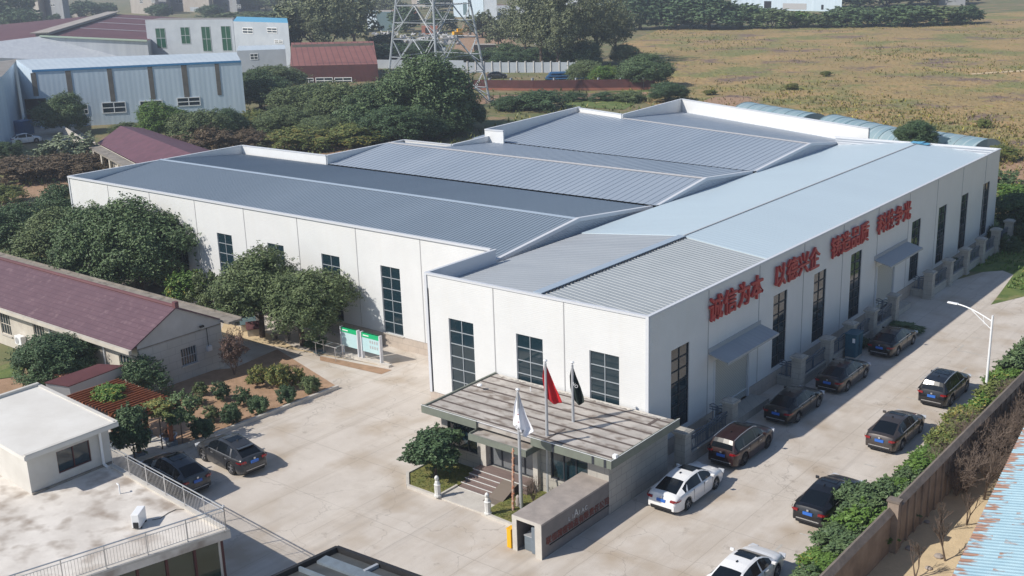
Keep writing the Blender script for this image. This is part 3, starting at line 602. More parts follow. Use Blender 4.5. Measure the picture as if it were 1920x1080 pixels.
# ------------------------------------------------------------------ wall lettering
def text_mesh(body, size, ext, m, name, bold=0.0):
    cu = bpy.data.curves.new('txt', 'FONT'); cu.body = body; cu.size = size; cu.extrude = ext; cu.offset = bold; cu.align_x = 'CENTER'; cu.align_y = 'CENTER'; cu.resolution_u = 3
    o = bpy.data.objects.new('txt', cu); scn.collection.objects.link(o)
    me = bpy.data.meshes.new_from_object(o.evaluated_get(bpy.context.evaluated_depsgraph_get()))
    bpy.data.objects.remove(o); me.name = name; me.materials.clear(); me.materials.append(m)
    if len(me.vertices):   # centre the glyph on its own bounds
        xs = [v.co.x for v in me.vertices]; ys = [v.co.y for v in me.vertices]; cx, cy = (min(xs) + max(xs)) / 2, (min(ys) + max(ys)) / 2
        for v in me.vertices: v.co.x -= cx; v.co.y -= cy
    return bpy.data.objects.new(name, me)
def place_text(o, P, xd, yd, parent=None):
    xd = Vector(xd).normalized(); yd = Vector(yd).normalized(); zd = xd.cross(yd)
    scn.collection.objects.link(o)
    m4 = Matrix(((xd.x, yd.x, zd.x, P[0]), (xd.y, yd.y, zd.y, P[1]), (xd.z, yd.z, zd.z, P[2]), (0, 0, 0, 1)))
    if parent is not None:
        o.parent = parent
        if parent.get('_w'): o.matrix_parent_inverse = Matrix.Translation(-Vector(parent.location))
    o.matrix_basis = m4; return o
for chars, ya, yb, lab in (('诚信为本', 6.85, 11.75, 'red raised Chinese characters 诚信为本 on the white side wall above the first roller door'), ('以德兴企', 14.85, 19.7, 'red raised Chinese characters 以德兴企 high on the side wall, second phrase'), ('铸造品质', 23.05, 27.8, 'red raised Chinese characters 铸造品质 high on the side wall, third phrase'), ('科技争光', 30.95, 35.9, 'red raised Chinese characters 科技争光 on the side wall above the far roller door')):
    s = thing('wall_lettering', lab, 'sign', (0.1, (ya + yb) / 2, 7.2), group='red slogan phrases on the factory side wall')
    for i, ch in enumerate(chars):
        y = ya + (yb - ya) * i / 3
        place_text(text_mesh(ch, 1.55, 0.07, M['red'], 'character', 0.018), (0.14, y, 7.2), (0, 1, 0), (0, 0, 1), s)

# ------------------------------------------------------------------ gatehouse
gh = thing('gatehouse', 'low stone gatehouse with weathered flat roof and olive fascia before the wing', 'gatehouse', (-4, -3, 0))
b = MB(); O = (0, -5.5, 0)
wallgrid(b, O, (1, 0, 0), (0, -1, 0), -9.75, 1.25, -.02, 3.0, [(-9.3, -7.2, .95, 2.75), (-6.35, -3.3, .6, 2.75), (-2.3, .0, .95, 2.65)], .15)
b.box(-9.75, -9.55, -5.49, -.06, -.02, 3.0); b.build('front_wall', M['block'], gh)
b = MB(); b.box(1.0, 1.25, -5.49, -.06, -.02, 3.0); b.build('side_wall', M['block'], gh)
b = MB(); b.box(-10.3, 1.85, -6.2, -.08, 3.0, 3.22); b.build('roof_slab', M['oldroof'], gh)
b = MB()
b.box(-10.4, -6.5, -6.32, -6.2, 2.92, 3.36); b.box(-2.9, 1.95, -6.32, -6.2, 2.92, 3.36); b.box(1.85, 1.96, -6.2, -.06, 2.92, 3.36); b.box(-10.41, -10.3, -6.2, -.06, 2.92, 3.3)
b.build('fascia', M['olive'], gh)
b = MB()
for x in (-1.5, .9, 1.6): b.box(x - .07, x + .07, -6.336, -6.318, 2.93, 3.35)
b.build('fascia_strap', M['framedark'], gh); b = MB()
b.box(1.945, 1.97, -6.34, -.05, 3.36, 3.375); b.box(-10.42, 1.96, -6.335, -6.3, 3.36, 3.372); b.build('metal_edge', M['trimwhite'], gh)
b = MB(); b.box(-6.55, -2.85, -6.75, -5.75, 2.62, 2.76, 0); b.box(-6.6, -2.8, -6.85, -6.75, 2.48, 2.82, 1); b.box(-6.62, -6.55, -6.75, -5.6, 2.5, 2.85, 1); b.box(-2.85, -2.78, -6.75, -5.6, 2.5, 2.85, 1)
b.build('porch_roof', [M['oldroof'], M['olive']], gh)
b = MB()
for i in range(7): y = -5.75 + i * .86; b.obox((-4.2, y, 3.226), (6.05, .02, 0), (0, .075, 0), (0, 0, .005))
b.obox((-2.3, -5.1, 3.228), (.06, 0, 0), (0, .9, 0), (0, 0, .006)); b.obox((.9, -.9, 3.228), (.1, 0, 0), (0, .55, 0), (0, 0, .006)); b.build('roof_seam', M['darkstrip'], gh)
random.seed(5); b = MB()
for i in range(114):
    x = -10 + i * .1; y0_, y1_ = random.uniform(-.42, -.24), -.16; b.v += [(x, y0_, 3.24), (x, y1_, 3.25 + random.uniform(0, .02))]
    if i: k_ = len(b.v) - 4; b.f.append((k_, k_ + 2, k_ + 3, k_ + 1)); b.m.append(0)
b.build('peeling_flashing', M['stone'], gh)
window(gh, O, (1, 0, 0), (0, -1, 0), -9.3, -7.2, .95, 2.75, 3, 1, .12, bar='framedark', bw=.07)
window(gh, O, (1, 0, 0), (0, -1, 0), -2.3, 0, .95, 2.65, 3, 1, .12, bar='framedark', bw=.07)
M['doorglass'] = mat('grey_door_glass', (0.16, 0.17, 0.18), 0.12, spec=.8)
d_ = window(gh, O, (1, 0, 0), (0, -1, 0), -6.35, -3.3, .6, 2.75, 4, 1, .13, glass='doorglass', bar='framedark', bw=.08, name='glass_door')
b = MB(); b.box(-6.75, -6.4, -5.75, -5.5, .0, 2.62); b.box(-3.25, -2.95, -5.75, -5.5, .0, 2.62); b.build('porch_column', M['stone'], gh)
b = MB()
b.box(-6.8, -3.2, -6.35, -5.52, .0, .6)
for i in range(4): b.box(-6.8, -3.9, -6.35 - .32 * (i + 1), -6.35 - .32 * i, .0, .6 - .13 * (i + 1))
b.build('entrance_step', M['wood'], gh)
b = MB()
for i in range(5): b.box(-6.82, -3.88 if i else -3.18, -6.38 - .32 * i, -6.34 - .32 * i, .585 - .13 * i, .612 - .13 * i)
b.build('step_nosing', M['whitestone'], gh)
b = MB(); b.obox((1.9, -5.9, 3.45), (.1, 0, 0), (0, .1, 0), (0, 0, .09)); b.tube((1.9, -5.9, 3.36), (1.9, -5.9, 3.2), .03); b.build('security_camera', M['whitepaint'], gh)
b = MB(); b.tube((-6.9, -1.2, 3.25), (-6.9, -1.2, 3.5), .03); b.lathe([(0, .1), (.12, .06), (.16, 0), (.12, -.05), (0, -.07)], 12, (-9.4, -2.6, 3.52)); b.build('lamp_dome', M['whitepaint'], gh)
# mat on the steps, walk, kerbs
b = MB()
zz = [.612, .49, .36, .23, .1, .085]; ys_ = [-6.3, -6.68, -7.0, -7.32, -7.64, -8.1]
for i in range(5): b.quad((-4.7, ys_[i], zz[i]), (-4.7, ys_[i + 1], zz[i + 1]), (-3.75, ys_[i + 1], zz[i + 1]), (-3.75, ys_[i], zz[i]))
for i in range(5): b.quad((-4.7, ys_[i], zz[i] - .02), (-3.75, ys_[i], zz[i] - .02), (-3.75, ys_[i + 1], zz[i + 1] - .02), (-4.7, ys_[i + 1], zz[i + 1] - .02))
tagp(b.build('door_mat', M['mat']), 'long brown mat lying down the right side of the gatehouse steps', 'mat')
b = MB(); b.prism([(-6.85, -7.6), (-6.85, -9.1), (-3.85, -9.1), (-3.85, -7.6)], -.01, .08); o = b.build('entrance_path', M['stone']); o['kind'] = 'structure'
b = MB(); kp = [(-10.0, -6.0), (-10.0, -8.05), (-8.95, -9.12), (-6.85, -9.12)]
for i in range(3): b.seg(kp[i], kp[i + 1], .16, -.01, .17 + i * .001)
b.seg((-6.85, -9.05), (-6.85, -7.6), .12, -.01, .165); b.seg((-3.85, -9.12), (-.6, -9.3), .16, -.01, .17); o = b.build('planter_kerb', M['stone']); o['kind'] = 'structure'
for q, lab in (((821, 930), 'carved white stone post left of the gatehouse path'), ((915, 963), 'carved white stone post right of the gatehouse path')):
    P = G(*q, 0.15); t_ = thing('stone_post', lab, 'post', P, group='carved stone posts beside the path', local=True)
    b = MB(); b.lathe([(0, 0), (.19, 0), (.19, .08), (.155, .1), (.16, .62), (.185, .66), (.12, .7), (.13, .78), (.10, .86), (0, .92)], 8); b.build('shaft', M['whitestone'], t_, smooth=35)
    b = MB(); b.lathe([(0, 0), (.08, .02), (.12, .1), (.10, .2), (.05, .26), (0, .28)], 10, (0, -.02, .88)); b.lathe([(0, 0), (.05, .02), (.06, .07), (0, .12)], 8, (0.02, -.1, .98)); b.build('carved_lion', M['whitestone'], t_, smooth=60)

# ------------------------------------------------------------------ sign wall by the gate
sw = thing('sign_wall', 'grey-brown stone company sign wall with slanting top and faded red lettering by the gate', 'sign wall', (.5, -8, 0))
H1, H2 = 1.78, 1.78
PL = [(-.45, -10.85), (1.2, -10.85), (1.25, -5.0), (-.35, -5.0)]
b = MB(); b.box(1.0, 1.22, -10.85, -4.95, 0, 1.7); b.box(-.45, -.28, -10.85, -4.95, 0, 1.7); b.box(-.28, 1.0, -5.15, -4.95, 0, 1.7); b.box(-.28, 1.0, -9.2, -9.05, 0, 1.7); b.build('side_slab', M['signstone'], sw)
b = MB(); b.box(-.47, 1.24, -10.87, -4.93, 1.7, 1.79); b.build('cap_slab', M['signtop'], sw)
b = MB(); b.box(.86, 1.235, -10.9, -10.86, 0, 1.785); b.box(-.465, -.2, -10.9, -10.86, 0, 1.785); b.box(-.2, .86, -10.9, -10.86, 1.62, 1.785); b.build('front_frame', M['stone'], sw)
b = MB(); b.box(-.2, .86, -9.25, -9.2, 0, 1.7); b.build('niche_back', M['gablewall'], sw)
s = '联恒精密铸造有限责任公司'
for i, ch in enumerate(s):
    place_text(text_mesh(ch, .42, .012, M['redbrown'], 'character', .004), (1.235, -10.35 + i * .425, .78), (0, 1, 0), (0, 0, 1), sw)
for i, ch in enumerate('LIAIAC'):
    place_text(text_mesh(ch, .3 if i != 2 else .55, .012, M['steel'], 'letter', 0), (1.235, -8.75 + i * .27, 1.18 + (.08 if i == 2 else 0)), (0, 1, 0), (0, 0, 1), sw)
b = MB(); b.box(1.22, 1.26, -10.3, -5.5, .5, .53); b.build('lettering_rail', M['plastic'], sw)
t_ = thing('control_cabinet', 'grey blue gate control cabinet standing inside the sign wall niche', 'cabinet', (.3, -10.1, 0))
b = MB(); b.box(.0, .45, -10.6, -10.1, .02, .75); b.build('motor_housing', M['greybox'], t_, bevel=.02); b = MB(); b.box(.5, .78, -10.7, -10.2, .02, 1.35); b.build('tall_box', M['greybox'], t_, bevel=.015); b = MB(); b.box(-.02, .47, -10.62, -10.08, .75, .79); b.build('lid', M['steel'], t_)
t_ = thing('barrier_box', 'bright yellow gate barrier box at the left side of the sign wall', 'box', (-.75, -10.7, 0))
b = MB(); b.box(-.82, -.56, -10.9, -10.55, 0, .95); b.build('housing', M['yellow'], t_, bevel=.03); b = MB(); b.box(-.84, -.54, -10.92, -10.53, .95, .99); b.build('lid', M['yellow'], t_, bevel=.01)
# rusty pole, ornament, pipes
P = G(962, 960); Q = P + Vector((-.32, .55, 3.15))
t_ = thing('rusty_pole', 'rusty orange bundled pole leaning upright beside the white flag', 'pole', P)
b = MB(); b.tube(P, Q, .075, 8, .05); b.build('shaft', M['rust'], t_)
b = MB()
for i in range(9): A = P.lerp(Q, i / 9 + .03); b.tube(A + Vector((-.08, 0, 0)), A + Vector((.08, 0, .18)), .035, 5)
b.build('wrapping', M['orangebrick'], t_)
P = G(972, 948, .1); b = MB(); b.lathe([(0, 0), (.14, 0), (.12, .1), (.16, .25), (.1, .38), (.13, .46), (.08, .56), (0, .6)], 10, P); tagp(b.build('garden_ornament', M['signtop'], smooth=50), 'small dark stone ornament on the grass beside the first flagpole', 'ornament')

# ------------------------------------------------------------------ flagpoles and flags
def flagpole(P, h, lab, r=.10):
    t_ = thing('flagpole', lab, 'flagpole', P, local=True, group='flagpoles in front of the gatehouse')
    b = MB(); b.tube((0, 0, 0), (0, 0, h), r, 14, r * .62); b.build('pole', M['steel'], t_, smooth=40)
    b = MB(); b.lathe([(0, 0), (r * 2.2, 0), (r * 2.2, .05), (0, .08)], 14); b.build('base_plate', M['steel'], t_, smooth=30)
    b = MB(); b.lathe([(0, 0), (.03, 0), (.035, .05), (.09, .1), (.11, .13), (.09, .17), (0, .2)], 12, (0, 0, h)); b.build('finial', M['trimwhite'], t_, smooth=50)
    return t_
def flag(P, h, prof, m, lab, dirx, marks=()):
    """hanging flag: prof = list of (drop below pole top, near offset, far offset along the flag), folded"""
    b = MB(); D = Vector(dirx).normalized(); N = Vector((-D.y, D.x, 0)); n = 12; rows = []
    for k in range(len(prof) - 1):
        for s in range(4):
            f = s / 4; a, c_ = prof[k], prof[k + 1]; rows.append([a[i] + (c_[i] - a[i]) * f for i in range(3)])
    rows.append(list(prof[-1])); k0 = len(b.v)
    base = Vector((P[0], P[1], h))
    for ri, (dz, a, c_) in enumerate(rows):
        for j in range(n + 1):
            f = j / n; off = a + (c_ - a) * f; amp = .10 * (c_ - a) / max(.3, (prof[-2][2] - prof[-2][1])); wv = math.sin(f * 9 + ri * .12) * amp
            sag = .10 * math.sin(f * 3.1) * (1 if ri > len(rows) - 6 else 0)
            b.v.append(tuple(base + D * off + N * (wv + .05) + Vector((0, 0, -dz - sag))))
    for i in range(len(rows) - 1):
        for j in range(n):
            b.f.append((k0 + i * (n + 1) + j, k0 + i * (n + 1) + j + 1, k0 + (i + 1) * (n + 1) + j + 1, k0 + (i + 1) * (n + 1) + j)); b.m.append(0)
    o = b.build('flag', m, smooth=60); tagp(o, lab, 'flag', 'flags hanging on the flagpoles')
    sm = o.modifiers.new('solid', 'SOLIDIFY'); sm.thickness = .008
    return o
FD = (CR.x, CR.y, 0)
P1 = G(977.8, 956); P2 = G(1028.5, 926); P3 = G(1076.7, 897)
h1, h2, h3 = hgt(P1, 735), hgt(P2, 681), hgt(P3, 684)
flagpole(P1, h1, 'steel flagpole nearest the gate carrying the white flag'); flagpole(P2, h2, 'tallest steel flagpole in the middle carrying the red flag'); flagpole(P3, h3, 'steel flagpole nearest the wing carrying the dark flag')
f1 = flag(P1, h1 - .1, [(0, -.04, .07), (.5, -.18, .18), (1.2, -.26, .42), (1.7, -.28, .66), (1.9, -.16, .74), (2.1, .1, .5), (2.2, .28, .38)], M['flagwhite'], 'white company flag hanging folded from the nearest pole', FD)
f2 = flag(P2, h2 - .15, [(0, -.06, .06), (.6, -.16, .28), (1.2, -.1, .5), (1.7, -.02, .72), (1.95, .22, .8)], M['flagred'], 'plain red flag hanging folded from the tallest pole', FD)
f3 = flag(P3, h3 - .15, [(0, -.05, .05), (.5, -.14, .2), (1.1, -.12, .42), (1.6, -.04, .56), (1.9, .12, .58), (2.0, .25, .45)], M['flagdark'], 'dark green company flag with white letters hanging on the third pole', FD)
D = Vector(FD).normalized(); NF = Vector((D.y, -D.x, 0))
def flagtext(par, P, off, z, ch, size, m, rot=0):
    o = text_mesh(ch, size, .003, m, 'letter', .004); xd = D * math.cos(rot) + Vector((0, 0, 1)) * math.sin(rot); yd = -D * math.sin(rot) + Vector((0, 0, 1)) * math.cos(rot)
    place_text(o, Vector((P[0], P[1], z)) + D * off + NF * .15, xd, yd, par)
flagtext(f3, P3, .04, h3 - .98, 'N', .22, M['white'], -.75); flagtext(f3, P3, .18, h3 - 1.12, 'O', .24, M['white'], -.75)
for i, ch in enumerate('三恒品'): flagtext(f1, P1, -.12 + i * .15, h1 - 1.72 - i * .13, ch, .15, M['ink'], -.75)
flagtext(f1, P1, -.02, h1 - 1.1, '-', .3, M['red'], 0); flagtext(f1, P1, -.02, h1 - 1.5, '-', .3, M['red'], 0)

# ------------------------------------------------------------------ boundary fence along the wing
def pillar(par, x, y):
    b = MB(); b.box(x - .32, x + .32, y - .32, y + .32, 0, 1.95); b.box(x - .38, x + .38, y - .38, y + .38, 0, .12); p = b.build('pillar', M['pillar'], par)
    b = MB(); b.box(x - .37, x + .37, y - .37, y + .37, 1.95, 2.02); b.box(x - .43, x + .43, y - .43, y + .43, 2.02, 2.13)
    z0, z1 = 2.13, 2.25; n = len(b.v); b.v += [(x - .42, y - .42, z0), (x + .42, y - .42, z0), (x + .42, y + .42, z0), (x - .42, y + .42, z0), (x - .18, y - .18, z1), (x + .18, y - .18, z1), (x + .18, y + .18, z1), (x - .18, y + .18, z1)]
    for f in ((4, 5, 6, 7), (0, 1, 5, 4), (1, 2, 6, 5), (2, 3, 7, 6), (3, 0, 4, 7)): b.f.append(tuple(n + i for i in f)); b.m.append(0)
    sub(b, 'pillar_cap', M['pillar'], p)
def rails(par, A, B, z0=.62, z1=1.5):
    A = Vector((*A, 0)); B = Vector((*B, 0)); d = (B - A); Ln = d.length; d.normalize(); b = MB()
    nb = max(2, int(Ln / .17))
    for i in range(1, nb): P = A + d * Ln * i / nb; b.obox(P + Vector((0, 0, (z0 + z1) / 2)), d * .013, Vector((-d.y, d.x, 0)) * .013, (0, 0, (z1 - z0) / 2))
    for z, r in ((z0 + .08, .022), (z1 - .02, .03), (z1 - .18, .02)): b.obox((A + B) / 2 + Vector((0, 0, z)), d * Ln / 2, Vector((-d.y, d.x, 0)) * r, (0, 0, r))
    m_ = (A + B) / 2; b.box(m_.x - .04, m_.x + .04, m_.y - .04, m_.y + .04, z0, z1 + .1)
    # gently arched top rail
    for i in range(8):
        f0, f1 = i / 8, (i + 1) / 8; arch = lambda f: z1 + .05 + .12 * abs(math.sin(2 * math.pi * f))
        b.tube(A.lerp(B, f0) + Vector((0, 0, arch(f0))), A.lerp(B, f1) + Vector((0, 0, arch(f1))), .03, 5)
    b.build('rail_panel', M['rail'], par)
for ys, lab, ret in (((1.15, 6.3), 'short stone and iron fence between the gatehouse and the first roller door', (None, 6.3)), ((15.1, 19.3, 23.0, 26.6, 30.7), 'stone pillar fence with iron panels along the wing between the two roller doors', (15.1, 30.7)), ((38.1, 42.3, 46.4, 50.5, 54.6, 58.5), 'far stone pillar fence with iron panels running into the weeds', (38.1, None))):
    f_ = thing('boundary_fence', lab, 'fence', (1.45, sum(ys) / len(ys), 0), group='stone pillar fences along the factory wing')
    b = MB(); b.box(1.33, 1.57, ys[0] + .3, ys[-1] - .3, -.01, .6); b.box(1.29, 1.61, ys[0] + .3, ys[-1] - .3, .6, .66)
    for r_ in ret:
        if r_: b.box(.06, 1.3, r_ - .1, r_ + .1, -.01, .6)
    b.build('base_wall', M['block'], f_)
    for y in ys: pillar(f_, 1.45, y)
    for a, c_ in zip(ys, ys[1:]): rails(f_, (1.45, a + .32), (1.45, c_ - .32))
    for r_ in ret:
        if r_: rails(f_, (.15, r_), (1.13, r_))
# teal cabinet
t_ = thing('utility_cabinet', 'teal blue electrical cabinet standing against the pillar fence', 'cabinet', (2.0, 22.1, 0))
b = MB(); b.box(1.7, 2.45, 21.6, 22.75, .22, 1.75); b.build('cabinet_body', M['teal'], t_, bevel=.02); b = MB(); b.box(1.65, 2.5, 21.55, 22.8, 1.75, 1.84); b.build('roof_plate', M['teal'], t_, bevel=.02)
b = MB(); b.box(1.75, 2.4, 21.65, 22.7, 0, .22); b.build('base', M['stone'], t_); b = MB(); b.box(2.2, 2.38, 21.585, 21.6, 1.25, 1.55); b.build('notice_label', M['whitepaint'], t_)
b = MB(); b.box(2.45, 2.465, 22.16, 22.18, .25, 1.72); b.box(2.45, 2.48, 22.1, 22.14, .9, 1.05); b.build('door_seam', M['plastic'], t_)

# ------------------------------------------------------------------ street lamp
LP = Vector((11.58, 18.93, 0)); LH = hgt(LP, 592)
t_ = thing('street_lamp', 'white street lamp with one curved braced arm over the parking road', 'street lamp', LP, local=True)
b = MB(); b.tube((0, 0, 0), (0, 0, LH), .09, 14, .06); b.build('pole', M['whitepaint'], t_, smooth=40)
b = MB(); b.lathe([(0, 0), (.2, 0), (.2, .04), (.12, .1), (0, .1)], 12); b.build('base_plate', M['whitepaint'], t_)
b = MB(); ad = (Vector((G(1813, 575, LH + .3)) - LP)); ad.z = 0; ad = Vector((-1, .15, 0)).normalized(); pts = []
for i in range(9):
    f = i / 8; pts.append(Vector((0, 0, LH - .35)) + ad * 2.2 * f + Vector((0, 0, .62 * math.sin(f * 1.5))))
for i in range(8): b.tube(pts[i], pts[i + 1], .04, 8)
b.tube((0, 0, LH - .85), pts[5], .025, 6); b.tube(Vector((0, 0, LH - .62)) + ad * .45, pts[2], .02, 6); b.build('arm', M['whitepaint'], t_, smooth=40)
b = MB(); b.obox(pts[8] + ad * .25, ad * .32, Vector((-ad.y, ad.x, 0)) * .11, (0, 0, .045)); b.build('lamp_head', M['whitepaint'], t_, bevel=.03)

# ------------------------------------------------------------------ right boundary wall, blue shed
rwall = thing('boundary_wall', 'tall brown rendered boundary wall with mossy sloping coping on the right', 'wall', (13.7, 4, 0))
b = MB(); b.box(13.5, 13.72, -.8, 27, -.02, 2.25)
for i in range(30):
    y = -.6 + i * .92; b.box(13.72, 13.80, y, y + .22, 0, 2.2)
b.box(13.35, 13.85, -1.15, -.8, 0, 2.5); b.box(13.35, 13.55, -16, -1.15, -.02, 2.0); b.build('wall_panel', M['oldwall'], rwall)
b = MB()
for x, y0, y1, z in ((13.61, -.8, 27, 2.25), (13.45, -16, -1.15, 2.0)):
    b.poly([(x - .24, y0, z), (x - .24, y1, z), (x, y1, z + .22), (x, y0, z + .22)][::-1]); b.poly([(x + .24, y0, z), (x, y0, z + .22), (x, y1, z + .22), (x + .24, y1, z)][::-1]); b.poly([(x - .24, y0, z), (x + .24, y0, z), (x + .24, y1, z), (x - .24, y1, z)][::-1]); b.poly([(x - .24, y0, z), (x, y0, z + .22), (x + .24, y0, z)][::-1]); b.poly([(x - .24, y1, z), (x + .24, y1, z), (x, y1, z + .22)][::-1])
b.box(13.3, 13.9, -1.2, -.75, 2.5, 2.6); b.build('coping', M['coping'], rwall)
bs = thing('blue_shed', 'long shed roof of faded blue corrugated sheets with rust streaks at bottom right', 'shed', (22, 2, 0))
E0 = G(1785, 1080, 3.0); E1 = G(1920, 800, 3.0); dv = (E1 - E0).normalized(); A0 = E0 - dv * 10; A1 = E1 + dv * 6; nv = Vector((dv.y, -dv.x, 0))
rm = M['rustblue'] = mat('rusted_blue_sheet', (0.27, 0.42, 0.50), 0.6, (0.33, 0.48, 0.55), 1.0, 4)
t, b_ = nodes_of(rm); g = t.nodes.new('ShaderNodeNewGeometry')
dp = t.nodes.new('ShaderNodeVectorMath'); dp.operation = 'DOT_PRODUCT'; t.links.new(g.outputs['Position'], dp.inputs[0]); dp.inputs[1].default_value = tuple(dv)
dq = t.nodes.new('ShaderNodeVectorMath'); dq.operation = 'DOT_PRODUCT'; t.links.new(g.outputs['Position'], dq.inputs[0]); dq.inputs[1].default_value = tuple(nv)
u_ = dp.outputs['Value']; v_ = dq.outputs['Value']
cb = t.nodes.new('ShaderNodeCombineXYZ'); t.links.new(mathn(t, 'MULTIPLY', u_, 4.5), cb.inputs[0]); t.links.new(mathn(t, 'MULTIPLY', v_, 0.9), cb.inputs[1])
n1 = t.nodes.new('ShaderNodeTexNoise'); n1.inputs['Scale'].default_value = 1; n1.inputs['Detail'].default_value = 3; t.links.new(cb.outputs[0], n1.inputs['Vector'])
vm = (A0.dot(nv))
edge = mathn(t, 'SUBTRACT', 1.0, mathn(t, 'MULTIPLY', mathn(t, 'SUBTRACT', v_, vm), 1.0))     # 1 at the eave
edge = mathn(t, 'MAXIMUM', edge, 0.0)
r1 = ramp(mathn(t, 'ADD', n1.outputs[0], mathn(t, 'MULTIPLY', edge, 0.12)), 0.575, 0.64)
row = mathn(t, 'LESS_THAN', mathn(t, 'ABSOLUTE', mathn(t, 'SUBTRACT', mathn(t, 'FRACT', mathn(t, 'MULTIPLY', mathn(t, 'SUBTRACT', v_, vm), 0.95)), 0.5)), 0.26)
r1 = mathn(t, 'MULTIPLY', r1, mathn(t, 'MAXIMUM', row, mathn(t, 'GREATER_THAN', edge, 0.25)))
t.links.new(mixc(t, r1, base_in(rm), (0.30, 0.165, 0.115)), b_.inputs['Base Color'])
b = MB(); corr_slope(b, A0, A1, A0 + nv * 9 + Vector((0, 0, 1.5)), A1 + nv * 9 + Vector((0, 0, 1.5)), int((A1 - A0).length / .26), .05, .4); b.build('roof_sheet', rm, bs)
b = MB(); W0, W1 = A0 + nv * .5, A1 + nv * .5; b.seg(W0, W1, .2, 0, 3.0); b.build('wall', M['oldwall'], bs)

# ------------------------------------------------------------------ cars
def lerpt(tab, x):
    if x <= tab[0][0]: return tab[0][1]
    for (a, p), (c_, q) in zip(tab, tab[1:]):
        if x <= c_: return p + (q - p) * (x - a) / (c_ - a)
    return tab[-1][1]
STY = {
 'sedan': dict(L=4.85, W=1.84, H=1.46, wb=2.78, fo=.95, rr=.33, top=[(-2.43, .66), (-2.37, .93), (-2.1, 1.03), (-1.6, 1.04), (0, 1.0), (1.05, 1.0), (1.6, .95), (2.1, .84), (2.33, .72), (2.43, .55)],
   cab=[(-2.02, 1.035, .70), (-1.55, 1.22, .66), (-1.12, 1.37, .60), (-.6, 1.445, .585), (-.1, 1.46, .585), (.3, 1.43, .58), (.65, 1.33, .61), (1.0, 1.17, .68), (1.32, 1.0, .74)], rg=2, wg=5),
 'suv': dict(L=4.6, W=1.86, H=1.66, wb=2.68, fo=.9, rr=.36, top=[(-2.3, .75), (-2.25, 1.02), (-2.1, 1.1), (-1.6, 1.12), (0, 1.1), (.95, 1.1), (1.5, 1.07), (1.95, .98), (2.2, .85), (2.3, .65)],
   cab=[(-2.2, 1.10, .72), (-2.1, 1.36, .67), (-1.97, 1.56, .62), (-1.2, 1.64, .60), (-.4, 1.665, .60), (.2, 1.63, .59), (.5, 1.53, .62), (.85, 1.34, .68), (1.2, 1.1, .75)], rg=2, wg=5),
 'coupe': dict(L=4.6, W=1.86, H=1.58, wb=2.7, fo=.88, rr=.37, top=[(-2.3, .7), (-2.25, 1.0), (-2.05, 1.09), (-1.6, 1.09), (0, 1.06), (.95, 1.06), (1.5, 1.02), (1.95, .93), (2.2, .8), (2.3, .6)],
   cab=[(-2.05, 1.09, .68), (-1.72, 1.26, .64), (-1.38, 1.42, .59), (-.8, 1.54, .585), (-.2, 1.585, .585), (.25, 1.55, .58), (.55, 1.45, .61), (.9, 1.28, .67), (1.25, 1.06, .74)], rg=2, wg=5)}
